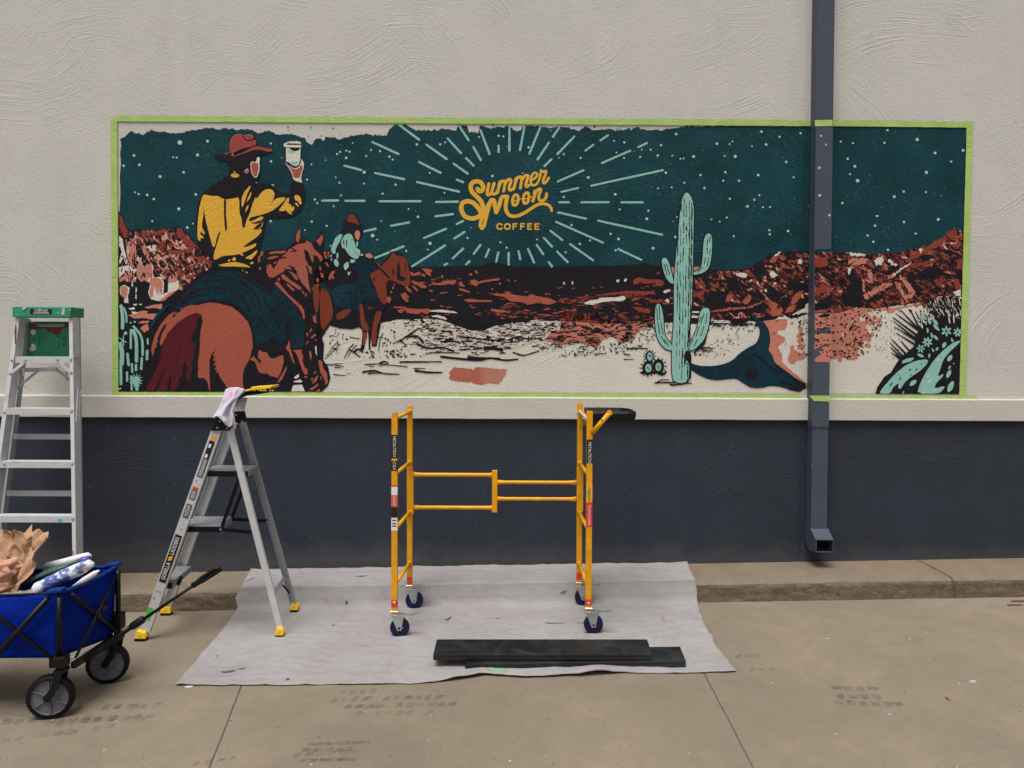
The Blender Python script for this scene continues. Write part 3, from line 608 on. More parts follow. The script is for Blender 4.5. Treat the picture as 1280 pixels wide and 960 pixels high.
L('painted_canyon_glints', [f5(p) for p in ([(555,190),(620,148),(622,160),(590,190)],[(255,330),(320,325),(345,345),(330,370),(290,355),(265,350)],[(525,330),(545,305),(570,325),(590,350),(560,365),(530,360)],[(610,310),(650,330),(690,365),(670,385),(640,360)],[(750,225),(775,210),(790,235),(775,260),(755,250)],[(480,465),(505,450),(510,475),(490,480)],[(820,570),(842,565),(843,640),(700,665),(740,640),(800,610)],[(640,670),(680,690),(660,700),(630,690)],[(60,700),(210,712),(210,722),(60,718)])], 'sand', 6, 1.0, 1.1, 0)
L('painted_canyon_rust', [f5(p) for p in ([(535,570),(570,560),(590,580),(580,620),(620,600),(630,640),(600,670),(550,670),(525,640),(540,610)],[(60,630),(200,605),(340,600),(400,580),(460,560),(465,568),(400,595),(340,615),(200,625),(65,645)],[(700,530),(740,490),(790,475),(780,510),(740,560),(700,590)],[(195,500),(240,505),(190,560),(170,545)],[(310,555),(345,520),(375,500),(385,530),(350,575),(320,575)],[(660,610),(720,580),(740,600),(700,640),(650,650)],[(520,235),(560,190),(590,200),(570,240),(525,245)])], 'terra', 6, 1.0, 1.1, 0)
# right canyon, beyond the downspout
L('painted_canyon_far', [[(1037, 315.5), (1060, 316), (1080, 317.5), (1100, 317), (1125, 315.5), (1145, 309.5), (1165, 304), (1178, 297), (1188, 289), (1200, 287.5), (1206, 290), (1206, 430), (1165, 400), (1150, 378), (1094, 386), (1070, 384), (1050, 391), (1037, 391.5)]], 'rockR2', 3, 0.4, 1.8, 0)
f8 = lambda pts: Tz(1060, 250, 7.38, pts)
L('painted_canyon_far_shade', [f8(p) for p in ([(-20,640),(10,612),(60,640),(80,700),(130,740),(125,810),(160,870),(120,920),(160,965),(40,990),(-30,950),(-70,900),(-20,840),(20,760),(-30,700)],[(370,620),(480,600),(470,640),(390,680),(350,690)],[(640,540),(700,500),(800,510),(790,540),(700,560)],[(200,860),(300,870),(320,890),(250,930),(190,950)],[(620,690),(700,640),(800,600),(870,640),(840,720),(700,740),(640,730)],[(740,830),(840,790),(860,850),(780,870)],[(1000,690),(1064,640),(1064,800),(1030,760)],[(880,450),(960,470),(1000,500),(940,510),(890,480)],[(530,700),(600,660),(620,740),(690,880),(640,900),(590,800)])], 'black', 4, 1.0, 1.1, 0)
L('painted_canyon_far_pink', [f8(p) for p in ([(0,540),(150,535),(190,550),(160,590),(60,600),(0,600)],[(140,880),(240,820),(330,770),(400,760),(410,780),(340,820),(260,860),(200,900),(160,920)],[(480,690),(530,740),(600,800),(620,860),(580,920),(540,900),(560,850),(520,780),(470,720)],[(440,740),(480,780),(540,880),(560,950),(530,930),(480,860),(430,760)],[(330,930),(360,870),(400,840),(420,860),(380,900),(350,960),(300,960)],[(360,700),(440,680),(430,710),(370,730)],[(190,640),(215,640),(235,760),(220,770),(180,700)],[(130,730),(150,735),(155,860),(140,850)])], 'pink', 5, 1.0, 1.1, 0)
L('painted_canyon_far_rust', [f8(p) for p in ([(910,300),(960,270),(1000,290),(1000,340),(970,380),(930,350)],[(800,380),(900,330),(910,350),(850,420),(700,490),(560,570),(500,580),(640,480),(720,440)],[(560,590),(700,570),(830,550),(820,570),(720,590),(620,620),(560,620)],[(970,740),(1000,720),(1030,740),(1030,840),(1000,830)],[(1000,560),(1060,540),(1064,630),(1020,600)])], 'rust', 5, 1.0, 1.1, 0)
cf = []
for i in range(130):
    x, y = r1.uniform(1044, 1203), r1.uniform(322, 392)
    if not inside0((x, y)): continue
    w_ = r1.uniform(3, 10); a_ = r1.choice([-.7, -.5, .9, 1.2]) + r1.uniform(-.3, .3); cf += ST0([(x, y), (x + w_ * .5 * math.cos(a_) + r1.uniform(-1, 1), y + w_ * .5 * math.sin(a_)), (x + w_ * math.cos(a_), y + w_ * math.sin(a_))], r1.uniform(.7, 2.0), .4)
L('painted_canyon_far_strokes', cf, 'black', 6, .3, 1.3, 0)
L('painted_canyon_far_glints', [f8(p) for p in ([(10,488),(60,485),(100,492),(155,498),(155,518),(90,520),(20,512)],[(240,560),(280,530),(320,525),(330,560),(310,590),(270,600),(245,590)],[(362,560),(390,540),(420,580),(460,595),(455,608),(400,600)],[(650,460),(680,435),(695,462),(670,490),(660,475)],[(410,690),(500,620),(580,575),(582,582),(500,640),(425,705)],[(968,850),(1000,830),(1040,830),(1040,880),(1010,925),(990,900)],[(0,620),(30,620),(15,690),(0,700)])], 'sand', 6, 1.0, 1.1, 0)
# left cliffs
L('painted_left_cliffs', [[(148, 262), (150, 266), (155, 276), (159, 287), (176, 287), (200, 286.5), (222, 284), (229, 286), (237, 294), (243, 303), (250, 310), (268, 330), (268, 345), (240, 365), (215, 390), (190, 440), (192, 489.5), (148, 489.5)]], 'black', 3, 0.3, 1.6, 0)
L('painted_left_rocks', [[(149, 264), (154, 277), (160, 290), (176, 288), (205, 287), (222, 285.5), (228, 287.5), (236, 296), (247, 309), (262, 322), (266, 330), (255, 343), (243, 352), (225, 358), (215, 350), (200, 348), (185, 320), (168, 306), (158, 300), (150, 290)]], 'rockL', 4, 0.4, 1.6, 0)
L('painted_left_slope', [[(149, 295), (158, 300), (170, 306), (188, 322), (196, 340), (198, 355), (188, 352), (176, 352), (160, 352), (149, 350)]], 'rockL2', 4, 0.4, 1.6, 0)
f3 = lambda pts: Tz(130, 260, 8, pts)
f3b = lambda pts: Tz(130, 380, 8, pts)
L('painted_left_cream', [f3(p) for p in ([(150,590),(250,575),(320,600),(330,640),(280,660),(200,650),(150,700)],[(160,790),(200,765),(245,790),(258,800),(240,880),(245,950),(205,950),(200,900),(160,860)],[(440,850),(470,740),(520,690),(570,690),(600,740),(595,850),(570,870),(640,840),(640,760),(700,690),(745,730),(750,800),(700,850),(660,880),(600,905),(540,930),(470,910)],[(430,380),(510,370),(525,420),(440,440)],[(150,280),(185,310),(200,400),(225,500),(250,570),(220,560),(190,500),(160,560),(150,540),(175,440),(150,330)],[(280,740),(292,735),(285,790),(275,780)],[(318,790),(330,800),(325,850),(315,840)],[(315,860),(328,865),(325,915),(312,900)],[(300,695),(325,690),(320,715),(305,712)])]
  + [f3b(p) for p in ([(290,0),(330,0),(320,18),(300,15)],[(345,0),(380,0),(370,15)],[(240,45),(300,30),(310,50),(270,60)],[(275,75),(350,80),(350,95),(320,100),(300,130),(285,110)])], 'sand', 5, 0.35, 1.4, 0)
L('painted_left_pink', [f3(p) for p in ([(230,340),(260,330),(320,380),(322,470),(280,480),(285,560),(310,590),(265,595),(240,480),(250,420)],[(330,570),(360,540),(372,580),(400,600),(430,555),(470,580),(490,650),(440,700),(435,735),(400,720),(380,740),(340,710),(325,650)],[(150,710),(200,680),(205,630),(250,630),(290,680),(270,700),(240,650),(225,700),(160,745)],[(165,790),(200,775),(235,800),(232,870),(210,915),(170,870)],[(445,740),(500,690),(560,705),(585,740),(580,850),(560,860),(545,790),(540,880),(500,770),(490,880),(470,900),(450,850),(470,780)],[(640,720),(665,660),(680,740),(690,660),(735,710),(720,740),(640,745)],[(650,850),(730,820),(690,860),(640,890),(600,930),(540,935)],[(755,760),(790,800),(780,825),(750,815)],[(370,400),(400,380),(440,440),(470,500),(450,540),(410,480)])]
  + [f3b(p) for p in ([(400,35),(500,5),(580,0),(585,40),(560,55),(520,40),(430,45)],[(240,110),(300,100),(380,65),(440,70),(430,100),(530,95),(490,160),(400,140),(300,145)],[(340,190),(380,170),(460,170),(430,195)],[(360,240),(400,210),(440,200),(450,260),(400,285)])], 'pink', 6, 0.35, 1.4, 0)
L('painted_left_rust', [f3(p) for p in ([(375,230),(430,228),(440,245),(420,290),(395,320),(375,300)],[(470,250),(600,210),(625,225),(600,250),(560,262),(480,285)],[(640,250),(660,240),(670,290),(650,330)],[(730,200),(780,210),(800,260),(900,350),(905,400),(860,450),(760,440),(830,410),(850,380),(780,330),(770,270),(740,290),(725,250)],[(640,420),(760,430),(820,400),(830,420),(770,455),(680,460),(640,450)],[(870,460),(940,490),(1000,480),(1030,520),(1090,540),(1050,560),(980,520),(890,505)],[(155,60),(230,220),(230,290),(205,300),(155,190)],[(730,600),(760,600),(800,680),(760,690)],[(800,690),(930,650),(900,690),(850,710)],[(540,340),(590,330),(620,400),(600,440),(560,400)])], 'rust', 6, 0.35, 1.4, 0)
# dashes and black detail on the left slopes
dash = []
for i in range(46):
    x, y = r1.uniform(152, 196), r1.uniform(300, 350); dash.append(disc(x, y, r1.uniform(.5, 1.0), 7, r1.uniform(1.5, 4), r1.uniform(-.2, .3)))
for i in range(40):
    x, y = r1.uniform(160, 260), r1.uniform(288, 350); dash.append(disc(x, y, r1.uniform(.4, 1.1), 7, r1.uniform(1, 3), r1.uniform(-1, .6)))
L('painted_left_dashes', dash, 'black', 7, 0.3, 1.2, 0)

# --- desert floor: scrub, speckle and drawn strokes
def inside(p, poly):
    x, y = p; c = False
    for i in range(len(poly)):
        a, b = poly[i], poly[i - 1]
        if (a[1] > y) != (b[1] > y) and x < (b[0] - a[0]) * (y - a[1]) / (b[1] - a[1]) + a[0]: c = not c
    return c
def speck(poly, n, r=(0.45, 1.1), asp=(1, 2.4), ang=(-0.3, 0.3), seed=1, pw=None):
    q = random.Random(seed); xs = [p[0] for p in poly]; ys = [p[1] for p in poly]; o = []
    while len(o) < n:
        x, y = q.uniform(min(xs), max(xs)), q.uniform(min(ys), max(ys))
        if pw and q.random() > 1 - ((y - min(ys)) / (max(ys) - min(ys))) ** pw: continue
        if inside((x, y), poly):
            rr = q.uniform(*r); o.append(disc(x, y, rr * q.uniform(*asp), 6, rr, q.uniform(*ang)))
    return o
L('painted_scrub', [[(503, 401), (520, 399), (540, 399), (570, 408), (590, 414), (606, 412), (640, 404), (664, 402), (680, 399), (700, 402), (702, 415), (698, 424), (672, 426), (655, 432), (640, 436), (600, 437), (560, 438), (530, 432), (515, 420), (508, 410)]], 'sanddots', 4, 0.7, 1.8, 0)
pinkz = [(702, 401), (730, 398), (780, 402), (817, 401), (816, 408), (800, 412), (790, 425), (778, 428), (764, 420), (752, 426), (746, 436), (738, 432), (725, 428), (700, 431), (690, 428), (680, 425), (690, 414), (700, 412)]
L('painted_pink_brush', [pinkz], 'bushpink', 5, 0.9, 1.6, 0)
sp_ = []
sp_ += speck([(420, 412), (405, 440), (420, 446), (440, 424)], 26, (0.4, 0.9), (1, 1.8), (-2, 2), 2)
sp_ += speck([(478, 404), (500, 402), (540, 408), (560, 440), (540, 450), (500, 446), (478, 440)], 60, (0.4, 0.95), (1, 2.2), (-.5, .5), 3)
sp_ += speck([(455, 440), (505, 436), (508, 447), (455, 447)], 34, (0.5, 1.2), (1, 2.2), (-.3, .3), 4)
sp_ += speck([(680, 428), (745, 436), (800, 412), (822, 406), (826, 420), (800, 436), (760, 444), (700, 446), (676, 440)], 230, (0.4, 0.9), (1, 2.4), (-.4, .4), 5)
sp_ += speck([(822, 404), (842, 404), (842, 430), (826, 420)], 14, (0.5, 1.0), (1, 2), (-.4, .4), 6)
sp_ += speck([(868, 406), (948, 405), (944, 416), (868, 414)], 34, (0.4, 0.9), (1, 2), (-.4, .4), 7)
sp_ += speck([(884, 430), (905, 420), (930, 412), (925, 432), (905, 446), (884, 448)], 46, (0.35, 0.8), (1, 1.8), (-.8, .3), 8)
sp_ += speck([(866, 436), (888, 432), (886, 448), (868, 444)], 30, (0.5, 1.0), (1, 2), (-.4, .4), 9)
sp_ += speck([(960, 402), (986, 398), (982, 440), (972, 448), (964, 430)], 8, (0.5, 0.9), (1, 2), (-.4, .4), 10)
sp_ += speck([(996, 396), (1011, 393), (1012, 445), (998, 448)], 44, (0.45, 1.0), (1, 2), (-.6, .6), 11)
sp_ += speck([(1040, 393), (1100, 386), (1110, 400), (1086, 440), (1060, 450), (1040, 444)], 190, (0.45, 1.1), (1, 2.1), (-.7, .5), 12)
sp_ += speck([(1090, 400), (1120, 410), (1130, 440), (1100, 450)], 14, (0.4, .7), (1, 1.5), (-.4, .4), 13)
ST = lambda pts, w, w2=None: stroke(spline(pts, 4) if len(pts) > 2 else pts, w, w2=w2)
B8 = lambda pts: Tz(400, 350, 8, pts)
for p, w in (([(300,572),(350,580),(400,590)],1.4),([(335,640),(290,690),(245,780)],1.6),([(365,650),(310,710),(280,765)],1.2),([(180,610),(120,680),(60,760)],1.1),([(200,640),(150,690),(50,790)],1.2),([(450,845),(600,838),(700,850),(875,868)],1.6),([(430,920),(540,905),(640,935),(790,942)],2.4),([(805,820),(960,815),(1220,820)],1.6),([(955,905),(1080,925),(1220,925)],2.6),([(60,845),(150,850),(235,870)],1.5),([(630,530),(600,600),(585,715)],1.3),([(570,570),(660,580)],.9),([(980,485),(880,560),(730,635)],1.8),([(800,600),(870,660)],2.0),([(850,570),(980,570),(1040,630)],2.2),([(600,830),(640,815),(680,830)],2.4),([(340,720),(380,690),(430,720)],3.0),([(300,700),(350,730),(400,770)],2.0),([(140,945),(250,955)],1.6),([(650,590),(690,600)],1.5)):
    sp_ += ST(B8(p), w, w * .6)
sc2 = lambda pts: Tz(500, 320, 5.645, pts)
for p, w in (([(290,710),(420,725),(560,735),(640,720),(740,735),(830,728)],3.0),([(480,715),(600,720),(700,722)],2.6),([(0,748),(120,748),(290,745)],2.0),([(110,810),(200,820),(295,822)],2.6),([(0,775),(50,782)],1.4),([(200,685),(300,680),(420,685)],1.6),([(120,620),(200,650),(300,645),(380,670)],2.6),([(40,570),(120,570),(160,610)],2.4),([(0,600),(60,555),(125,515)],1.6),([(290,605),(360,602),(420,608)],2.4),([(600,650),(660,650),(720,665)],5.0),([(770,590),(830,570),(900,585),(1000,580)],2.2),([(800,680),(860,700),(900,695),(980,670)],2.0),([(600,585),(680,595),(740,590)],2.0),([(420,570),(500,575),(600,590)],2.2),([(430,660),(490,655)],2.0),([(530,655),(580,652)],1.8)):
    sp_ += ST(sc2(p), w, w * .7)
for p, w in (([(258,825),(300,800),(360,800)],1.6),([(250,822),(380,820),(540,826)],2.0),([(370,835),(400,840),(490,830)],2.2),([(285,745),(310,755),(335,735)],4.0),([(50,550),(110,545),(190,550)],2.2),([(0,592),(50,600)],1.6),([(0,634),(80,634)],1.2),([(610,545),(660,542),(715,548)],2.0),([(640,560),(710,570)],1.4),([(690,250),(850,330)],.1)):
    if w > .5: sp_ += ST(Tz(780, 350, 6.4, p), w, w * .6)
for p, w in (([(120,395),(130,430)],.1),):
    pass
for i in range(120):
    x, y = r1.uniform(520, 745), r1.uniform(404, 446)
    if y > 436 and x > 640: continue
    w_ = r1.uniform(3, 11); sp_ += ST([(x, y), (x + w_ / 2, y + r1.uniform(-1, 1)), (x + w_, y + r1.uniform(-1.5, 1.5))], r1.uniform(.8, 1.9), .5)
for i in range(16):
    x, y = r1.uniform(412, 520), r1.uniform(420, 475); w_ = r1.uniform(4, 16); sp_ += ST([(x, y), (x + w_ / 2, y + r1.uniform(-1, .6)), (x + w_, y + r1.uniform(-.8, .8))], r1.uniform(.8, 1.8), .5)
for i in range(70):   # worn, broken lower edge of the far brush
    x = r1.uniform(870, 948); sp_.append(disc(x, 405 + r1.uniform(-1, 3), r1.uniform(.8, 3), 6, r1.uniform(.5, 1.1), r1.uniform(-.2, .2)))
L('painted_desert_marks', sp_, 'black', 7, 0.18, 1.4, 0)
# pink soil patches
s6 = lambda pts: Tz(900, 380, 8, pts)
L('painted_pink_soil', [s6(p) for p in ([(430,180),(540,150),(660,150),(680,200),(650,260),(570,265),(590,320),(650,330),(655,370),(600,410),(560,420),(600,450),(600,480),(620,500),(620,570),(640,600),(740,690),(830,760),(880,810),(875,850),(840,850),(850,800),(740,740),(620,650),(540,590),(520,520),(475,465),(490,440),(500,340),(470,260)],[(800,225),(830,230),(830,270),(815,310),(830,340),(810,400),(850,410),(840,450),(780,455),(765,420),(790,400),(770,370),(800,330),(790,270)],[(700,420),(740,415),(745,460),(760,480),(860,490),(840,555),(780,560),(740,600),(700,600),(675,560),(700,480)])]
   + [Tz(1060, 370, 7.11, p) for p in ([(-160,155),(0,130),(60,90),(240,115),(480,95),(660,60),(680,72),(480,108),(420,125),(410,145),(360,152),(330,125),(250,128),(160,140),(200,170),(215,200),(245,230),(235,262),(200,250),(160,260),(155,330),(190,335),(200,370),(180,400),(120,395),(110,430),(140,440),(140,465),(110,460),(80,445),(60,470),(88,480),(90,550),(60,570),(20,565),(-10,530),(-60,560),(-160,560)],[disc(182,440,22)[k] for k in range(12)],[disc(275,257,20)[k] for k in range(12)])], 'pink', 2.5, 0.7, 1.5, 0)
hal = [disc(x, y, rr, 10) for x, y, rr in ((1094,397,3),(1099,400,2.6),(1088,404,3.4),(1096,408,2),(1082,414,3.6),(1090,418,3),(1086,424,3.4),(1076,428,3.4),(1083,432,2.6),(1070,436,3.4),(1078,440,2.4),(1066,444,3),(1060,448,2.6),(1050,450,3),(1044,446,3),(990,404,2),(1001,412,2.6),(998,420,2.8),(1003,426,2.2),(1001,434,3.2),(993,440,3.2),(990,446,3.6),(1000,448,3))]
L('painted_soil_dots', hal, 'pink', 2.6, .3, 1.2, 0)
L('painted_soil_gap', [Tz(1060, 370, 7.11, p) for p in ([(105,190),(150,180),(155,210),(125,230),(105,215)],[(60,240),(40,215),(30,235),(45,262)],[(-60,320),(-20,350),(-50,370)])], 'sand', 2.8, 0.4, 1.2, 0)
L('painted_test_swatch', [[(562, 464), (568, 459), (585, 460.5), (592, 462), (595, 458.5), (612, 460), (634, 462), (632, 468), (628, 474), (624, 480), (612, 479), (598, 481), (590, 478), (575, 477), (562, 475)]], 'swatch', 3, 0.8, 1.2, 0)

# --- cactus
def outlined(name, polys, mat, lvl, w=2.4, amp=.15, label=None, soft=1):
    ed = []
    for p in polys: q = smooth_closed(p, soft); ed += stroke(q + [q[0]], w)
    L(name + '_outline', ed + [q for q in polys], 'black', lvl, 0.1, 2.5, 0); return L(name, polys, mat, lvl + 1, amp, 2, soft, label)
cac = [[(850.5, 262), (853, 247), (857, 240.5), (861, 241.5), (865, 248), (867.5, 262), (866.5, 300), (866, 330), (864.5, 388), (862, 402), (860, 430), (862, 474), (855, 479), (846, 478.5), (840, 474), (840, 432), (842.5, 400), (842.5, 350), (845, 320), (848, 290)],
       [(827, 325), (829, 322.3), (833, 322.3), (836, 328), (838, 336), (841, 347), (842.5, 355), (838, 354), (833, 348), (829, 338)],
       Tz(780, 230, 8, [(845, 490), (870, 505), (882, 560), (876, 720), (850, 840), (800, 885), (700, 912), (690, 888), (760, 850), (785, 780), (795, 580), (815, 510)]),
       Tz(780, 350, 6.4, [(275, 185), (300, 210), (315, 300), (320, 420), (345, 480), (385, 520), (385, 570), (320, 545), (272, 480), (250, 380), (247, 270), (257, 200)]),
       Tz(780, 350, 6.4, [(655, 220), (685, 235), (688, 300), (665, 420), (630, 495), (560, 560), (495, 570), (500, 520), (550, 470), (590, 370), (605, 270), (625, 230)])]
outlined('painted_cactus', cac, 'mint', 8, 2.4, .15, 'tall mint saguaro with four arms painted in the mural')
cd = []
for i in range(150):
    t = r1.random(); x = r1.choice([845.5, 849, 852.5, 856, 859.5, 862.5]) + r1.uniform(-.5, .5) + 3.0 * (1 - t) * .8; y = 248 + t * 226
    if x > 863 and y > 390: continue
    cd += stroke([(x, y), (x + r1.uniform(-.5, .5), y + r1.uniform(4, 13))], r1.uniform(.55, 1.1))
for x in (862.5, 864.5):
    y = 265
    while y < 465:
        h = r1.uniform(8, 16); cd += stroke([(x - (y - 265) * .012, y), (x - (y - 265) * .014, y + h)], .8); y += h + r1.uniform(1, 3)
for (a, b, c, d) in ((830,330,834,344),(833,330,837,343),(885,298,884,306),(888,296,887,302),(884,310,884,316),(888,312,887,318),(882,322,880,330),(886,322,884,332),(878,334,872,340),(821,385,822,400),(824,382,825,400),(826,402,829,418),(822,402,825,418),(830,424,836,432),(826,420,832,430),(880,392,876,404),(884,392,882,404),(874,408,870,420),(880,408,876,420),(866,424,862,432),(872,424,868,432),(877,396,874,402)):
    cd += stroke([(a, b), (c, d)], 1.0)
cd += [Tz(780, 350, 6.4, [(480, 600), (500, 560), (540, 600), (538, 780), (520, 800), (530, 680), (500, 640), (480, 700)]), Tz(780, 350, 6.4, [(600, 520), (650, 470), (668, 430), (650, 510), (600, 560), (560, 575)])]
L('painted_cactus_ribs', cd, 'black', 10, 0.12, 1.6, 0)
L('painted_cactus_gap', [[(839, 334), (842, 333.5), (842.5, 343), (840.5, 345)], [(867, 334), (874, 333), (872, 337), (867, 339)]], 'pink', 7.5, .1, 2, 0)
pr = []
for (x, y, r) in ((205, 610, 26), (190, 705, 34), (275, 690, 36)):
    pr.append(disc(780 + x / 6.4, 350 + y / 6.4, r * 1.25 / 6.4, 14, r * 1.65 / 6.4))
    for k in range(12):
        a = k * math.pi / 6; pr += stroke([(780 + x / 6.4, 350 + y / 6.4), (780 + (x + math.cos(a) * r * 1.9) / 6.4, 350 + (y + math.sin(a) * r * 2.0) / 6.4)], 1.1)
pr.append(Tz(780, 350, 6.4, [(120, 735), (200, 728), (320, 735), (300, 748), (140, 752)]))
L('painted_prickly_pear_outline', pr, 'black', 8, 0.15, 1.4, 0)
L('painted_prickly_pear', [disc(780 + x / 6.4, 350 + y / 6.4, r / 6.4, 12, r2 / 6.4) for x, y, r, r2 in ((207, 612, 22, 34), (195, 705, 26, 34), (275, 695, 24, 34))], 'mint', 9, 0.15, 1.4, 0)
L('painted_prickly_dots', [disc(780 + x / 6.4, 350 + y / 6.4, .8, 6, 1.3) for x, y in ((203, 605), (215, 610), (190, 700), (200, 715), (272, 690), (280, 705))], 'black', 10, 0.1, 1, 0)
# --- skull
skull = [(936, 392.5), (942, 395), (950, 400), (956.5, 406), (960.6, 414), (962, 425), (960, 435), (959.4, 438), (965, 445), (967.5, 454), (977.5, 461), (992.5, 472.5), (1005, 479.5), (1007.5, 484), (1002.5, 486.5), (1000, 489), (991, 487.5), (977.5, 482.5), (962.5, 481), (952.5, 484), (940, 484), (931, 479), (924, 474), (919, 472), (907, 473), (898, 474.5), (886, 473), (874, 468), (864, 461), (855, 452), (874, 458.4), (892, 458.6), (905, 456), (916, 451.6), (925, 442), (938, 434), (946, 430), (951, 418), (950, 408), (944, 400)]
outlined('painted_skull', [skull], 'teal2', 8, 1.9, .15, 'dark teal longhorn skull lying on the painted sand')
q6 = lambda pts: Tz(900, 380, 8, pts)
sk = [disc(939.5, 467.8, 8, 16, 6.5, 0.15)]
for p, w in (([(345, 500), (420, 560), (520, 640), (600, 700)], 2.2), ([(345, 500), (400, 540)], 3.2), ([(110, 620), (160, 640), (185, 700)], 1.6), ([(185, 700), (160, 735)], 1.4), ([(560, 620), (640, 690), (760, 770), (840, 810)], 2.0), ([(620, 790), (700, 800), (780, 850)], 2.2), ([(700, 850), (760, 845), (800, 855)], 3), ([(760, 790), (800, 810)], 3.2), ([(850, 800), (820, 830)], 2.4)):
    sk += stroke(spline(q6(p), 4), w)
L('painted_skull_cracks', sk, 'black', 10, .25, 1.4, 0)
# --- agave, right corner
a7 = lambda pts: Tz(1060, 370, 7.11, pts)
L('painted_spiky_brush', [a7([(640, 130), (700, 80), (760, 30), (800, 0), (1035, 0), (1030, 120), (1015, 260), (940, 270), (820, 240), (700, 310), (640, 220)])], 'agave', 6, .5, 1.6, 0)
ag = [a7([(245, 860), (262, 810), (320, 720), (380, 680), (430, 600), (470, 540), (540, 490), (600, 430), (585, 370), (620, 320), (640, 250), (700, 230), (760, 200), (850, 180), (940, 190), (1030, 210), (1015, 400), (1003, 600), (985, 872), (250, 868)])]
for (a, b, c, d) in ((465,120,640,310),(425,155,620,300),(400,190,600,340),(410,228,600,380),(415,275,600,390),(430,330,610,440),(470,400,570,510),(390,385,540,540),(375,415,510,560),(380,455,480,560),(390,505,470,560),(555,120,650,320),(540,122,560,135),(600,140,680,300),(860,0,960,260),(800,20,900,240),(900,20,960,250),(700,40,860,230),(740,20,880,240)):
    ag += stroke([a7([(a, b)])[0], a7([((a + c) / 2, (b + d) / 2)])[0], a7([(c, d)])[0]], 1.0, w2=2.9)
ag += [disc(*a7([(x, y)])[0], .7, 6) for x, y in ((390, 220), (352, 270), (385, 308), (410, 335), (380, 366), (340, 400), (245, 445), (258, 475), (277, 480), (300, 482), (348, 540), (402, 552))]
L('painted_agave', ag, 'black', 7, .2, 1.8, 0)
lf = [a7(p) for p in ([(270,868),(330,790),(420,690),(520,610),(620,570),(715,562),(700,610),(640,665),(560,720),(500,770),(470,825),(445,820),(452,770),(400,810),(378,868)],[(612,868),(640,780),(690,680),(770,560),(860,470),(940,410),(1008,393),(985,420),(900,500),(850,560),(822,640),(795,720),(850,690),(840,720),(785,770),(765,825),(860,798),(850,830),(805,868)],[(475,600),(490,570),(540,550),(590,548),(570,575),(520,592)],[(478,868),(492,845),(500,850),(492,868)])]
def leaf(x, y, a, l, w): return a7([(x + math.cos(a) * l * t - math.sin(a) * w * u, y + math.sin(a) * l * t + math.cos(a) * w * u) for t, u in ((-1, 0), (-.5, .8), (0, 1), (.5, .8), (1, 0), (.5, -.8), (0, -1), (-.5, -.8))])
for (x, y, a, l, w) in ((578,772,-.7,42,20),(645,528,.4,36,14),(722,530,-1.4,24,9),(855,435,-1.1,32,17),(905,552,-1.0,36,20),(895,692,-1.1,44,19),(912,805,-1.15,60,24),(902,635,-1.1,22,8),(940,600,-1,10,6),(675,185,.9,40,15),(725,225,1.2,30,14),(775,230,.9,44,15),(785,280,.8,42,14),(708,305,1.5,28,9),(745,350,1.4,30,9),(780,370,.8,32,13),(755,480,1.1,20,9),(792,470,-1.0,20,10),(925,390,1.2,22,9),(620,215,.8,14,9),(693,240,1.5,20,9)):
    lf.append(leaf(x, y, a, l, w))
for (x, y, r, n, a0) in ((875, 312, 46, 6, .5), (975, 322, 40, 7, .2), (706, 410, 44, 7, .4), (646, 468, 36, 6, .1)):
    for k in range(n):
        a = a0 + k * 2 * math.pi / n; lf.append(leaf(x + math.cos(a) * r * .62, y + math.sin(a) * r * .62, a, r * .5, r * .22))
L('painted_agave_leaves', lf, 'mint', 8, .2, 1.6, 1)
gl = [leaf(x, y, a, l, w) for x, y, a, l, w in ((851,518,-.9,9,5),(803,568,-.9,17,8),(712,714,-.7,24,5),(728,755,-.8,22,8),(678,850,-1.0,26,6),(655,265,1.2,30,8),(940,200,1.5,50,6),(900,215,1.4,36,6),(630,215,.8,12,7))]
L('painted_agave_glints', gl, 'sand', 9, .15, 1.6, 0)
L('painted_agave_marks', [leaf(x, y, a, l, w) for x, y, a, l, w in ((552,655,-.7,16,6),(608,652,-.7,14,5),(560,703,-.8,9,4),(462,735,-.9,14,7),(382,785,-.9,26,6),(652,603,-1,7,5),(445,702,-.6,6,3))], 'black', 9, .15, 1.6, 0)
# --- small cactus, lower left corner
lc = []
for p, w in (([(170,20),(185,120),(185,240)],34),([(200,40),(222,110),(225,180)],18),([(268,260),(268,440)],22),([(292,265),(322,360),(325,570)],34),([(295,225),(365,310),(385,400),(386,510)],24),([(160,400),(180,480),(176,600)],44),([(168,590),(170,800)],28),([(235,500),(246,610)],26),([(278,600),(282,680)],22),([(320,608),(320,660)],26),([(378,540),(372,650)],24),([(437,350),(438,400)],18),([(432,470),(430,550)],26),([(230,685),(232,768)],22),([(215,290),(216,292)],34),([(264,188),(266,188)],18),([(306,178),(308,180)],20),([(150,850),(165,845)],20)):
    lc += stroke(spline(f3b(p), 4) if len(p) > 2 else f3b(p), w / 8)
for k in range(13):
    a = k * 2 * math.pi / 13; lc.append(f3b([(320 + math.cos(a) * 24 - math.sin(a) * 10, 765 + math.sin(a) * 24 + math.cos(a) * 10), (320 + math.cos(a) * 74, 765 + math.sin(a) * 80), (320 + math.cos(a) * 24 + math.sin(a) * 10, 765 + math.sin(a) * 24 - math.cos(a) * 10), (320, 765)]))
lc.append(f3b([(300, 770), (345, 770), (345, 868), (318, 868)]))
lc.append(f3b([(262, 715), (285, 715), (285, 868), (268, 868)]))
for a in (0.3, 1.3, 2.4, 3.6, 4.9): lc += stroke([f3b([(190, 365)])[0], f3b([(190 + math.cos(a) * 40, 365 + math.sin(a) * 60)])[0]], 1.8, w2=.8)
L('painted_corner_cactus', lc, 'mint', 7, .12, 1.6, 0)

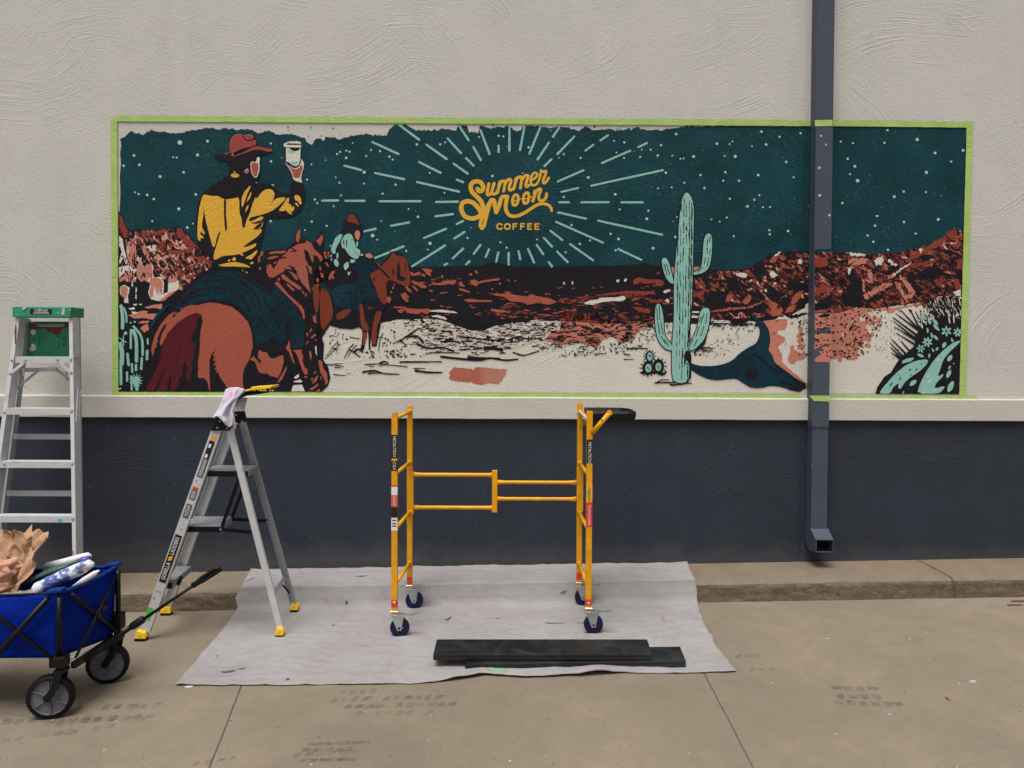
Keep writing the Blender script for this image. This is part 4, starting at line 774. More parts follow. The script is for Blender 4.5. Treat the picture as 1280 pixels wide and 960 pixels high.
# --- second rider and horse
A8 = lambda pts: Tz(400, 240, 8, pts)
h2 = [[(392, 340), (400, 335), (405, 322), (414, 316), (420, 306), (428, 298), (425, 290), (429, 286), (428, 278), (433, 274), (437, 267), (445, 266.5), (449, 275), (455, 286), (451, 296), (448, 304), (450, 312), (456, 318), (462, 318), (467, 322), (474, 333), (487, 318), (490, 314), (500, 315), (507, 321), (511, 330), (513.5, 348), (515, 358), (508, 360), (500, 356), (490, 358), (484, 366), (484, 380), (479, 388), (477, 400), (473, 420), (471, 432), (465, 433), (463, 420), (463, 437), (461, 437), (460, 412), (461, 406), (457, 425), (455, 437), (449, 440), (452, 430), (453, 412), (449, 409), (440, 411.5), (425, 410.5), (412, 406.5), (405, 418), (398, 428), (395, 420), (395, 380)]]
L('painted_far_rider_shadow', h2, 'black', 8, .25, 1.6, 0)
L('painted_far_horse', [A8(p) for p in ([(500,815),(560,785),(610,750),(640,710),(700,660),(715,615),(745,608),(760,640),(800,635),(860,660),(880,720),(900,860),(905,930),(870,945),(800,925),(740,890),(690,880),(665,900),(660,970),(680,1090),(650,1130),(600,1090),(560,980),(530,900),(505,860)],[(530,665),(556,690),(640,775),(622,790)])]
  + [B8(p) for p in ([(0,80),(60,95),(105,170),(130,290),(125,380),(60,470),(40,510),(0,440)],[(160,345),(230,300),(300,280),(322,300),(235,385),(165,400)],[(390,235),(430,240),(445,400),(490,470),(480,520),(415,480),(402,400)],[(560,310),(622,312),(600,400),(572,460),(560,640),(535,650),(512,620),(522,470)],[(422,520),(480,525),(440,665),(422,640)],[(480,260),(505,265),(490,310)],[(515,265),(532,280),(520,300)])]
  + [[(391, 355), (398, 356), (400, 372), (396, 395), (392, 380)]], 'brown', 9, .2, 1.6, 1, 'russet horse of the smaller rider')
L('painted_far_horse_marks', [A8(p) for p in ([(775,735),(792,690),(800,760),(805,840),(850,850),(860,870),(830,892),(775,880),(765,820)],[(730,760),(745,790),(735,840),(722,800)],[(600,750),(700,850),(690,870),(590,765)],[(530,855),(552,865),(545,895),(535,890)],[(700,590),(712,600),(706,612),(694,600)],[(850,690),(862,750),(858,800),(848,740)],[(500,900),(520,930),(560,960),(500,960)])], 'black', 10, .2, 1.6, 0)
L('painted_far_rider_trousers', [A8([(330, 740), (370, 690), (420, 660), (450, 660), (500, 690), (560, 740), (560, 780), (510, 800), (500, 860), (480, 900), (400, 880), (380, 800), (330, 780)])] + [B8(p) for p in ([(130,90),(200,50),(350,30),(400,0),(500,5),(545,80),(580,180),(500,215),(395,212),(390,330),(330,300),(150,272),(128,180)],[(0,30),(60,60),(130,130),(120,160),(60,100),(0,70)])], 'chaps', 10, .2, 1.8, 1)
tm = []
for p, w in (([(470, 100), (430, 120), (400, 90), (420, 60)], 1.6), ([(440, 190), (520, 170), (545, 120)], .9), ([(230, 180), (240, 260)], .9), ([(300, 120), (320, 260)], .9), ([(150, 130), (330, 130)], .8), ([(350, 60), (360, 300)], 1.0)): tm += stroke(spline(B8(p), 3), w)
L('painted_far_rider_folds', tm, 'black', 11, .15, 1.6, 0)
L('painted_far_rider_hat', [A8([(262, 292), (285, 232), (320, 218), (350, 238), (372, 280), (400, 335), (345, 312)])], 'brown', 9, .15, 1.6, 1)
L('painted_far_rider_shirt', [A8(p) for p in ([(135,500),(152,460),(190,425),(230,420),(205,480),(172,540),(152,580),(160,610),(130,622),(108,580)],[(215,480),(250,425),(300,412),(325,440),(345,500),(360,560),(400,575),(405,620),(375,672),(330,662),(280,622),(245,560),(225,565),(210,520)],[(362,500),(382,495),(378,552),(360,545)],[(135,680),(165,668),(190,710),(182,748),(148,740)],[(230,742),(262,698),(292,705),(282,742),(250,775)],[(300,672),(358,678),(342,706),(305,712)],[(165,612),(185,600),(182,670),(163,662)],[(92,540),(108,530),(116,542),(104,552)],[(98,640),(112,622),(122,640),(108,652)],[(106,662),(122,660),(118,692),(108,688)])], 'mint', 9, .12, 1.4, 1, 'mint shirt of the smaller rider')
L('painted_far_rider_shirt_folds', [A8(p) for p in ([(262,475),(272,480),(268,555),(260,540)],[(235,470),(245,500),(238,540),(230,500)],[(352,590),(362,610),(358,625)],[(376,612),(384,622),(378,635)],[(312,470),(332,478),(318,485)])], 'black', 10, .1, 1.4, 0)
L('painted_far_rider_skin', [A8(p) for p in ([(343,408),(370,378),(402,400),(396,460),(376,492),(352,450)],[(448,630),(490,608),(532,640),(518,665),(468,655)])], 'pink', 10, .1, 1.4, 1)
L('painted_reins', [A8(p) for p in ([(404,625),(430,618),(432,632),(410,638)],[(242,772),(285,735),(290,742),(255,780)],[(275,790),(290,810),(315,788),(285,838)],[(415,795),(430,785),(422,812)])], 'sand', 10, .1, 1.4, 0)
L('painted_mane_specks', [A8(p) for p in ([(35,600),(60,595),(55,640),(70,625),(70,665),(50,660)],[(75,595),(95,600),(85,660),(78,640)],[(50,700),(70,705),(90,745),(78,750)],[(0,750),(15,755),(10,790),(0,790)],[(0,805),(25,815),(40,850),(15,860)],[(110,800),(135,785),(150,800),(130,830),(140,870),(115,860),(90,885),(85,850)],[(0,630),(15,640),(15,690),(0,700)])] + [B8(p) for p in ([(665,180),(690,165),(712,185),(710,205),(690,235),(670,215)],[(700,115),(715,108),(725,125),(710,135)],[(718,75),(738,60),(738,85),(722,95)],[(735,45),(750,40),(745,62)],[(850,70),(870,60),(915,110),(905,125),(880,110)],[(910,50),(930,55),(980,110),(970,118)],[(950,35),(1000,50),(1075,65),(1050,85),(990,65)],[(805,145),(850,125),(895,175),(880,185),(860,165),(882,215),(865,222),(830,190)],[(735,265),(860,268),(855,282),(740,280)],[(770,290),(830,308),(825,330),(790,328)],[(890,312),(945,318),(940,338),(895,335)])], 'terra', 11, .15, 1.3, 0)

# --- big horse and rider
Z4 = lambda pts: Tz(290, 260, 8, pts); Z5 = f3b; Z6 = lambda pts: Tz(290, 380, 8, pts); Z2 = lambda pts: Tz(290, 140, 8, pts); F8 = lambda pts: Tz(230, 150, 4.8, pts)
base = [[(180, 489.5), (182, 478), (188, 455), (186, 435), (188, 420), (196, 405), (208, 390), (222, 370), (233, 357), (246, 346), (262, 336), (270, 331), (325, 330), (332, 320), (326, 315), (336, 312), (358, 311), (368, 302), (368, 296), (369.5, 291), (374, 286), (377, 293), (376.5, 300), (384, 299), (393, 303), (396, 297), (403, 288.5), (406, 300), (404, 308), (405, 314), (410, 312), (414, 318), (418, 334), (420, 345), (412, 355), (402, 352), (398, 375), (394, 395), (399, 405), (401, 418), (405, 430), (404, 450), (410, 458), (413, 472), (410, 482), (402, 489.5), (381, 489.5), (376.5, 481), (366, 481), (363.5, 489.5)]]
L('painted_horse_shadow', base, 'black', 8, .2, 1.8, 0)
L('painted_horse_gap', [Z6(p) for p in ([(620,742),(640,715),(672,698),(668,735),(630,748)],[(612,775),(680,752),(706,772),(690,785),(620,782)],[(595,872),(612,812),(700,806),(728,872)],[(830,420),(845,422),(848,520),(835,490)])], 'sand', 9, .15, 1.6, 0)
rump = Z5([(483,520),(472,470),(482,400),(505,320),(565,205),(650,105),(760,42),(880,8),(940,12),(1000,-5),(1060,-15),(1150,-5),(1280,30)]) + Z6([(80,92),(160,180),(198,290),(208,420),(180,540),(120,650),(106,720),(115,870)]) + Z5([(1240,872),(1210,800),(1165,740),(1140,680),(1120,690),(1130,650),(1105,660),(1125,610),(1095,620),(1120,570),(1090,570),(1110,520),(1085,520),(1120,462),(1075,500),(1056,560),(1055,700),(1062,860),(1050,860),(1035,780),(1000,742),(940,738),(935,560),(955,420),(958,300),(985,160),(975,110),(930,88),(850,112),(740,180),(640,290),(572,420),(556,390),(575,310),(632,198),(600,210),(560,280),(530,360),(545,370),(520,400),(530,420),(505,450),(490,520)])
L('painted_horse_rump', [rump], 'terra', 9, .12, 2, 0, 'terracotta rump of the big horse seen from behind')
L('painted_horse_tail', [Z5([(410,872),(450,790),(500,700),(540,610),(565,520),(580,430),(640,295),(740,184),(850,116),(930,92),(973,112),(982,150),(960,290),(956,420),(940,560),(938,738),(900,745),(870,735),(840,780),(760,800),(720,872)])], 'maroon', 9.5, .12, 2, 0)
L('painted_tail_shade', [Z5(p) for p in ([(930,150),(975,120),(986,165),(962,290),(955,480),(938,560),(940,738),(1000,742),(1035,780),(1046,868),(700,868),(720,845),(760,790),(740,770),(780,700),(790,620),(815,555),(822,640),(835,660),(815,720),(840,770),(870,735),(865,690),(885,640),(865,590),(900,540),(890,470),(920,420),(865,350),(905,270),(930,220)],[(605,630),(612,640),(580,730),(530,868),(495,868),(540,790)],[(665,705),(672,712),(668,868),(625,868),(645,790)])], 'black', 10.5, .35, 1.5, 0)
L('painted_horse_leg', [Z6(p) for p in ([(270,455),(300,478),(350,485),(365,520),(400,548),(450,535),(470,520),(512,510),(518,580),(490,680),(460,738),(420,728),(380,720),(350,695),(300,695),(270,680),(255,650),(240,600),(215,570),(180,562),(210,520),(235,540),(262,580),(290,598),(285,560),(262,540),(262,500)],[(448,798),(470,750),(548,615),(545,655),(500,755)],[(535,440),(560,400),(570,358),(580,390),(582,440),(625,590),(620,600),(600,560),(575,490)],[(608,462),(640,458),(705,458),(690,480),(712,520),(705,570),(730,640),(755,650),(755,705),(722,700),(700,650),(680,600),(660,530),(640,490)],[(635,0),(685,0),(722,65),(730,150),(712,152),(700,90),(670,40)],[(862,570),(880,558),(905,585),(912,640),(950,690),(958,790),(935,812),(922,745),(885,690)],[(772,852),(830,820),(862,790),(860,820),(810,855),(790,862)],[(800,790),(830,740),(862,708),(855,750),(820,795)],[(808,108),(835,130),(850,190),(830,192),(812,170)],[(770,470),(790,470),(800,530),(782,560)],[(735,405),(760,365),(765,380),(745,405)],[(782,335),(830,298),(845,310),(800,345)],[(775,270),(795,235),(802,255),(780,290)],[(820,360),(850,350),(845,365)],[(815,690),(838,668),(842,688),(822,702)],[(790,745),(805,735),(812,762),(798,765)],[(860,850),(880,850),(875,875),(845,875)],[(880,720),(892,730),(895,765),(886,750)],[(745,290),(762,285),(760,320),(748,318)],[(720,720),(750,720),(750,740),(728,738)])], 'terra', 9, .15, 1.6, 0)
L('painted_horse_head', [Z4([(600,395),(660,360),(738,346),(745,322),(790,345),(822,410),(900,480),(905,520),(885,535),(855,482),(812,468),(815,545),(795,530),(765,440),(720,408),(735,470),(730,500),(770,580),(795,590),(800,665),(780,650),(748,570),(735,580),(758,640),(762,720),(788,852),(768,830),(700,750),(672,705),(640,640),(612,592),(570,575),(560,580),(590,600),(640,660),(662,715),(640,722),(590,655),(540,615),(500,645),(440,682),(402,698),(370,690),(345,640),(345,605),(372,560),(385,560),(415,608),(450,560),(470,512),(550,500),(548,490),(490,488),(535,455),(580,402),(640,430),(640,418)])]
  + [Z4(p) for p in ([(368,462),(378,440),(440,430),(540,425),(535,445),(500,455),(430,455)],[(350,515),(372,490),(440,478),(475,485),(440,498),(400,510)],[(412,555),(440,532),(455,535),(430,560)],[(636,330),(642,270),(665,220),(684,215),(684,292),(665,345)],[(842,330),(880,290),(905,258),(910,320),(882,378)],[(490,668),(520,662),(580,718),(690,790),(695,820),(660,812),(560,742),(500,705)],[(425,755),(438,738),(470,745),(560,860),(690,970),(640,970),(500,830)],[(540,765),(560,755),(630,820),(610,832)],[(250,490),(280,470),(290,430),(315,440),(310,470),(280,490),(285,530),(262,552)],[(270,590),(290,590),(285,620),(272,618)],[(345,575),(365,568),(370,590),(352,598)],[(820,770),(860,755),(870,775),(830,800),(795,822)],[(840,710),(865,700),(870,735),(845,740)],[(885,645),(910,655),(915,700),(895,690)],[(870,590),(885,585),(895,620),(875,622)],[(925,545),(945,550),(970,590),(950,582)],[(1000,640),(1020,622),(1030,640),(1012,665),(1020,710),(985,705),(975,725),(965,690)],[(700,830),(715,828),(725,870),(705,850)],[(735,845),(750,860),(740,895),(730,870)],[(915,440),(930,432),(935,470),(918,460)],[(955,438),(970,435),(968,465)],[(930,475),(945,480),(955,510),(935,505)],[(455,705),(475,695),(480,720),(462,735)])], 'terra', 9, .15, 1.6, 0, 'terracotta head and ears of the big horse')
L('painted_horse_head_marks', [Z4(p) for p in ([(520,605),(600,615),(640,640),(655,680),(600,640),(530,620)],[(570,575),(620,590),(660,660),(650,650),(610,610)],[(720,410),(740,470),(790,560),(770,565),(735,510)],[(580,430),(650,418),(645,432),(600,440)],[(760,620),(800,680),(790,700),(765,660)],[(745,320),(760,340),(790,360),(770,345)])], 'black', 10, .15, 1.6, 0)
L('painted_chaps', [[(215, 398), (222, 380), (233, 364), (246, 352), (262, 342), (275, 338), (290, 337), (303, 341), (316, 350), (330, 361), (340, 367), (343, 356), (352, 364), (366, 380), (378, 398), (381, 404), (380, 420), (379, 434), (366, 435), (363, 425), (362, 405), (356, 402), (358, 425), (350, 429), (340, 420), (336, 429), (321, 431), (317, 420), (316, 405), (306, 388), (290, 378), (270, 374), (250, 377), (232, 383), (215, 398)],
   Z5([(430, 300), (500, 210), (560, 120), (640, 30), (700, 0), (620, 10), (560, 60), (480, 170)])], 'chaps', 9, .25, 1.8, 0, 'teal riding chaps of the big rider')
ck = []
for p, w in (([(232, 372), (250, 362), (275, 360), (300, 368)], 2.0), ([(245, 356), (270, 350), (295, 356), (315, 370)], 1.2), ([(300, 350), (318, 366), (326, 385), (330, 405)], 2.2), ([(312, 372), (322, 392), (324, 425)], 1.6), ([(330, 372), (340, 392), (350, 410)], 3.0), ([(320, 392), (332, 408), (341, 428)], 2.2), ([(296, 368), (308, 380), (315, 395)], 2.6), ([(345, 372), (352, 384), (356, 400)], 1.6), ([(340, 385), (356, 398), (364, 402)], 2.4), ([(225, 378), (245, 370), (262, 368)], 2.6), ([(262, 344), (285, 346), (305, 356)], 1.0), ([(330, 378), (334, 400), (338, 420)], 1.2), ([(305, 345), (322, 358), (336, 368)], 2.8), ([(364, 400), (372, 402), (380, 400)], 1.2), ([(240, 364), (232, 374), (226, 384)], 2.2)):
    ck += stroke(spline(p, 4), w, w2=w * .6)
L('painted_chaps_folds', ck, 'black', 10, .4, 1.4, 0)
man = [F8([(272,212),(270,165),(280,112),(300,88),(350,84),(400,90),(438,112),(438,150),(470,152),(532,180),(538,188),(520,194),(478,205),(455,218),(462,270),(452,340),(440,362),(430,372),(436,380),(470,380),(520,382),(560,420),(600,440),(636,440),(634,420),(645,372),(665,362),(712,378),(722,400),(730,430),(722,490),(700,540),(660,575),(600,588),(500,585),(492,600),(480,680),(462,740),(452,790),(440,840),(432,890),(400,902),(180,892),(170,850),(150,805),(120,800),(82,745),(68,640),(75,560),(90,480),(120,430),(170,388),(258,340),(275,310),(268,250),(210,242),(188,228),(178,212),(200,208),(250,212)])]
L('painted_rider_shadow', man, 'black', 11, .15, 2, 1)
Y = [(120,445),(160,456),(205,455),(242,478),(300,470),(332,462),(332,560),(345,585),(350,640),(358,652),(366,640),(375,600),(395,560),(412,500),(428,462),(442,470),(455,445),(480,420),(510,412),(535,422),(545,445),(535,480),(515,512),(550,470),(600,462),(612,470),(580,505),(530,545),(470,568),(395,585),(480,578),(470,598),(430,612),(395,618),(440,625),(478,605),(465,650),(420,665),(470,652),(460,680),(420,715),(380,740),(350,768),(410,745),(435,738),(430,760),(380,785),(340,800),(330,805),(300,810),(230,815),(200,835),(175,838),(180,800),(205,720),(222,660),(200,690),(185,760),(172,762),(150,680),(125,580),(115,500),(118,560),(105,640),(122,668),(125,692),(100,668),(105,690),(122,712),(100,705),(98,730),(80,715),(80,640),(90,540),(105,470)]
L('painted_rider_shirt', [F8(Y)] + [F8(p) for p in ([(280,325),(300,318),(330,325),(333,338),(310,347),(285,342)],[(345,515),(345,470),(362,430),(398,390),(400,402),(378,445),(362,500),(350,525)],[(365,560),(372,525),(388,505),(385,530)],[(372,502),(390,450),(406,425),(400,462)],[(660,455),(680,447),(702,468),(706,508),(695,505),(680,485),(668,482)],[(664,500),(675,495),(692,522),(680,518)],[(565,545),(600,500),(618,468),(632,465),(626,510),(640,500),(646,530),(655,513),(665,530),(650,552),(625,562),(614,540),(590,548)],[(632,560),(645,556),(646,570)],[(202,870),(240,862),(300,850),(340,858),(380,870),(402,886),(370,883),(300,878),(230,880)],[(283,840),(302,820),(312,832),(308,848)],[(365,828),(400,810),(442,775),(435,802),(420,818),(408,836),(385,834)],[(394,860),(410,848),(420,855),(406,868)],[(258,848),(278,830),(276,850)],[(332,800),(345,815),(360,812),(350,800)],[(348,895),(356,900),(352,912)],[(368,905),(388,920),(372,918)])], 'yellow', 12, .1, 1.8, 1, 'mustard shirt of the big rider')
L('painted_shirt_creases', [F8([(238,474),(254,474),(251,560),(260,655),(250,672),(242,630)]), F8([(390,585),(470,572),(420,600),(392,610)]), F8([(412,660),(440,628),(478,606),(455,650)]), F8([(345,770),(400,728),(470,690),(435,738)]), F8([(95,668),(120,690),(100,690)])], 'black', 13, .1, 1.8, 1)
L('painted_rider_hat', [Z2(p) for p in ([(0,400),(-10,330),(0,270),(30,235),(80,222),(130,232),(170,270),(210,272),(240,275),(245,325),(200,345),(120,360),(30,395),(-20,420),(-60,430),(-75,410)],[(0,440),(40,430),(120,400),(200,350),(245,340),(300,350),(380,365),(412,382),(380,400),(300,380),(240,372),(160,400),(60,435),(0,448)],[(115,250),(150,225),(205,240),(212,262),(180,272),(140,268)])] + [F8([(276,200),(272,165),(280,115),(296,95),(300,200),(290,212)])], 'hat', 12, .12, 1.8, 1, 'red brown hat of the big rider')
L('painted_hat_lines', stroke(spline(Z2([(110,240),(125,265),(150,282),(190,285),(225,272)]),4),1.3) + stroke(spline(Z2([(-40,418),(40,400),(130,368),(245,332)]),4),1.2), 'black', 13, .1, 1.6, 0)
L('painted_hat_glints', stroke(spline(Z2([(-20,330),(0,265),(40,230),(90,225)]),4),.7) + stroke(spline(Z2([(120,240),(160,226),(205,240),(205,262)]),4),.7)+ stroke(spline(Z2([(0,405),(60,378)]),4),.7) + [disc(290.5,193.5,1.2,8)], 'pink', 14, .05, 1.6, 0)
L('painted_skin_edge', [Z2(p) for p in ([(182,510),(205,492),(240,505),(250,455),(268,447),(280,465),(272,500),(280,560),(262,630),(240,662),(215,650),(190,600)],[(528,505),(545,505),(590,550),(635,565),(665,550),(685,510),(690,465),(712,490),(720,550),(700,610),(690,670),(705,708),(670,700),(615,680),(600,620),(575,570)],[(120,600),(140,570),(162,566),(165,602),(145,618)],[(10,600),(25,590),(40,608)],[(232,705),(245,700),(255,712)])], 'sand', 12, .08, 1.6, 1)
L('painted_skin', [Z2(p) for p in ([(190,515),(208,500),(245,512),(258,505),(268,560),(250,630),(238,650),(220,640),(198,598)],[(545,512),(595,560),(640,575),(675,555),(690,520),(710,555),(688,620),(678,660),(640,660),(612,650),(605,600)],[(124,602),(142,575),(158,572),(160,600),(145,614)])], 'terra', 13, .08, 1.6, 1)
L('painted_cup', [Z2(p) for p in ([(513,328),(530,310),(560,298),(610,290),(620,298),(640,288),(690,302),(692,355),(530,352)],[(540,358),(686,362),(682,480),(670,520),(640,545),(600,530),(570,505),(540,495)])], 'sand', 13, .08, 1.6, 0, 'white paper coffee cup raised by the big rider')
L('painted_cup_ink', [Z2(p) for p in ([(540,325),(560,312),(690,318),(690,328),(560,328)],[(570,352),(682,358),(665,384),(625,392),(590,378)],[(530,352),(692,356),(692,362),(530,358)])] + stroke(spline(Z2([(535,360),(538,500),(595,535),(640,550),(672,525),(688,480),(690,362)]),3),.9), 'black', 14, .05, 1.4, 0)
L('painted_cup_mint', [Z2(p) for p in ([(550,380),(580,378),(625,395),(632,408),(575,415)],[(572,502),(610,500),(650,490),(662,505),(620,532)])], 'mint', 14, .08, 1.6, 0)

# ------------------------------------------------------------------ materials of the loose things
M['gutter'] = plain('slate_painted_metal', (66, 73, 86), 0.5, spec=.3, k=1.05, var=0.04, scale=6, bump=0.0004, wear=(150, 155, 165))
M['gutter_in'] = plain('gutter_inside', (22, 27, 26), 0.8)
def tape_mat():
    s = NT('green_masking_tape'); cc = s.mix(s.rng(s.noise(9, 5, .7, .6), .35, .7), col(144, 172, 90), col(164, 186, 108)); s.bump(s.noise(26, 4, .6, 1.2, sc3=(1, 1, 4)), .004)
    return s.out(cc, .7, spec=.3)
M['tape'] = tape_mat()
M['yel'] = plain('yellow_powder_coat', (214, 150, 16), 0.45, spec=.3, k=1.05, var=0.12, scale=14, dirt=(176, 118, 30), wear=(196, 160, 100))
M['steel'] = plain('zinc_plated_steel', (168, 172, 172), 0.38, 0.75, k=1.2, var=0.1, scale=40, dirt=(120, 118, 112))
M['navy'] = plain('navy_rubber', (16, 22, 62), 0.5, k=.9, spec=.3, wear=(50, 54, 74))
M['blackp'] = plain('black_plastic', (14, 14, 17), 0.5, k=.9, spec=.25, var=0.1, scale=20)
M['blackm'] = plain('black_tube', (10, 10, 12), 0.4, k=.9, spec=.25)
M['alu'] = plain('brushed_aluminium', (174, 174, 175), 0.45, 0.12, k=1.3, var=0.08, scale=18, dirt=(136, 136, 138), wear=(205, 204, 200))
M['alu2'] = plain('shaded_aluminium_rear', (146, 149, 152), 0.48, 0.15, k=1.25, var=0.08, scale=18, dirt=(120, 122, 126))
M['tread'] = plain('ribbed_tread', (128, 132, 134), 0.5, 0.2, k=1.1, var=0.15, scale=22, wear=(190, 190, 186))
M['footy'] = plain('yellow_foot_rubber', (232, 186, 20), 0.5, k=1.15, dirt=(200, 160, 40))
M['greenp'] = plain('green_ladder_plastic', (28, 122, 92), 0.45, k=1.15, var=0.12, scale=14, dirt=(38, 104, 82), wear=(205, 205, 196))
M['redsp'] = plain('dried_red_paint', (98, 34, 32), 0.6)
M['whitep'] = plain('dried_white_paint', (205, 200, 190), 0.7, k=.8)
M['red'] = plain('red_sticker', (196, 52, 40), 0.5, var=.12, scale=120)
M['redl'] = plain('faded_red_sticker', (190, 84, 76), 0.5, var=.2, scale=160)
M['white'] = plain('white_sticker', (205, 203, 198), 0.5, var=.12, scale=160)
M['blk'] = plain('black_sticker', (22, 18, 18), 0.45)
M['tealtape'] = plain('teal_tape_scrap', (66, 138, 152), 0.6)
M['greenst'] = plain('bright_green_sticker', (70, 170, 60), 0.5)
M['amber'] = plain('amber_sticker', (218, 150, 40), 0.5)
def board_mat():
    s = NT('worn_black_board'); n1 = s.noise(4, 6, .7, .8); cc = s.mix(s.rng(n1, .45, .75), col(17, 18, 21), col(40, 42, 44))
    cc = s.mix(s.rng(s.noise(40, 4, .8), .70, .74), cc, col(140, 140, 130)); s.bump(s.noise(60, 3), .001)
    return s.out(cc, s.rng(n1, .3, .7, .3, .55))
M['board'] = board_mat()
def cloth_mat():
    s = NT('canvas_drop_cloth'); a = s.noise(2.2, 5, .65, .4)
    cc = s.mix(s.rng(a, .3, .7), col(178, 172, 170, 0.61), col(192, 187, 186, 0.61))
    cc = s.mix(s.rng(s.noise(7, 6, .75, .8, loc=(2, 2, 2)),   .50, .70, 0, .42), cc, col(158, 148, 146, 0.61))
    z = s.math('MULTIPLY', s.rng(s.noise(34, 4, .75, 1.8, sc3=(.5, 1, 1), loc=(1, 0, 4)), .665, .69), s.rng(s.noise(2.6, 2, .5, loc=(9, 4, 4)), .46, .58))
    cc = s.mix(s.math('MULTIPLY', z, .65), cc, col(104, 104, 110, 0.61))
    z2 = s.math('MULTIPLY', s.rng(s.noise(55, 3, .6, .5, loc=(4, 4, 4)), .72, .735), .9)
    cc = s.mix(z2, cc, col(60, 58, 62, 0.61))
    z3 = s.math('MULTIPLY', s.rng(s.noise(20, 3, .6, .5, loc=(6, 1, 9)), .72, .75), .5)
    cc = s.mix(z3, cc, col(170, 130, 126, 0.61))
    w = s.noise(420, 2, .5); s.bump(s.math('ADD', s.math('MULTIPLY', w, .25), s.noise(16, 5, .6, .8)), .006)
    return s.out(cc, .9, spec=.15)
M['cloth'] = cloth_mat()
M['mintspill'] = plain('dried_pale_green_paint', (150, 176, 146), 0.7, k=.75, var=.1, scale=40)
M['blue'] = plain('blue_wagon_canvas', (2, 32, 126), 0.75, k=1.0, var=0.2, scale=7, bump=0.005, spec=.08)
M['bluet'] = plain('blue_canvas_trim', (6, 46, 120), 0.6, k=.9, var=.1, spec=.2)
M['wheelg'] = plain('grey_wheel_plastic', (92, 93, 97), 0.5, k=1.15, var=.05)
M['rubber'] = plain('wheel_tyre', (12, 12, 14), 0.6, k=.8, spec=.25, bump=.001)
def paper_mat():
    s = NT('brown_paper'); a = s.noise(7, 6, .7, .8); cc = s.mix(s.rng(a, .3, .7), col(148, 114, 88), col(172, 140, 112)); s.bump(s.noise(14, 4, .6, 1.0), .006)
    return s.out(cc, .8, spec=.2)
M['paper'] = paper_mat()
M['pinkpaper'] = plain('pink_paper', (176, 128, 108), 0.8, var=.2, scale=20, bump=.01)
def printed(name, seed):
    s = NT(name); f = s.noise(7, 5, .7, .3, sc3=(1, 1, 1.2), loc=(seed, 1, 2))
    cc = s.ramp(f, [(0, col(206, 206, 212)), (.47, col(206, 206, 212)), (.50, col(130, 142, 182)), (.56, col(38, 58, 130)), (.62, col(120, 136, 180)), (.67, col(205, 205, 212))])
    return s.out(cc, .4)
M['print'] = printed('printed_plastic_sleeve', 4)
M['whitepl'] = plain('white_plastic_sleeve', (200, 200, 204), 0.4, var=.05)
M['purple'] = plain('purple_plastic', (74, 64, 128), 0.4)
M['dgreen'] = plain('dark_green_plastic', (58, 88, 70), 0.45, var=.15, wear=(170, 176, 168))
M['greybag'] = plain('grey_canvas', (126, 118, 112), 0.8, var=.15, bump=.01, scale=12)
M['handleg'] = plain('aqua_handle', (70, 150, 150), 0.4)
M['rag'] = plain('pale_rag', (190, 186, 200), 0.9, var=.05, bump=.002, scale=40)
M['ragpink'] = plain('pink_rag_stain', (205, 140, 160), 0.9)
M['leafm'] = plain('dry_brown_leaf', (92, 64, 46), 0.8)

# ------------------------------------------------------------------ downspout with painted patches
YG = -0.105
xl, xr = P(1018.2, 300, YG).x, P(1039.6, 300, YG).x
xb = (xl + xr) / 2; GW = xr - xl
zb = P(1025, 668, YG).z; zseam = P(1025, 534, YG).z
sx_ = xb
spout = thing('downspout', 'slate grey square metal downspout running down the wall through the mural', 'downspout', (xb, -0.05, zb - 0.1))
MB().box((xb - GW / 2, YG, zseam), (xb + GW / 2, -0.004, 5.5)).make('pipe', M['gutter'], spout, bevel=.004)
MB().box((xb - GW / 2 + .003, YG + .004, zb - 0.02), (xb + GW / 2 - .003, -0.006, zseam + .03)).make('lower_pipe', M['gutter'], spout, bevel=.004)
# outlet elbow turned forward
z0 = zb; w = GW / 2 + .002
mb = MB(); yo = -0.20; t = .003
top_b, top_f = z0 + .03, z0 - 0.008; bt = z0 - 0.115
for (x0, x1) in ((xb - w, xb - w + t), (xb + w - t, xb + w)):
    mb.poly([(x0, -0.008, z0 + .04), (x0, YG - .002, z0 + .04), (x0, yo, top_f - .006), (x0, yo, bt + .018), (x0, YG + .02, bt), (x0, -0.008, bt + .05)], (x1 - x0, 0, 0))
def sh(a, b, nm=None): mb.add([(xb - w + t + .0002, a[0], a[1]), (xb + w - t - .0002, a[0], a[1]), (xb + w - t - .0002, b[0], b[1]), (xb - w + t + .0002, b[0], b[1])], [(0, 1, 2, 3)])
sh((YG - .002, z0 + .038), (yo, top_f - .008)); sh((yo, bt + .02), (YG + .02, bt + .002)); sh((YG + .02, bt + .002), (-.01, bt + .05)); sh((YG - .002, z0 + .038), (-.01, z0 + .039))
mb.make('outlet_elbow', M['gutter'], spout, solid=.002)
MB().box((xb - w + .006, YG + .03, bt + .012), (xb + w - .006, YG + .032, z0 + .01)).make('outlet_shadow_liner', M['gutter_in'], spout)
mb = MB(); n = 12
for (x0, z0_, x1, z1_) in ((xb - w, top_f - .006, xb + w, top_f - .006), (xb - w, bt + .018, xb + w, bt + .018)):
    mb.beam((x0, yo, z0_), (x1, yo, z1_), .006, .006)
for x0 in (xb - w + .003, xb + w - .003): mb.beam((x0, yo, bt + .02), (x0, yo, top_f - .008), .006, .006, (0, 1, 0))
mb.make('outlet_rim', M['gutter'], spout)
MB().box((xb - GW / 2 - .0015, YG - .0015, zseam - .004), (xb + GW / 2 + .0015, -.004, zseam)).make('seam', M['gutter'], spout)
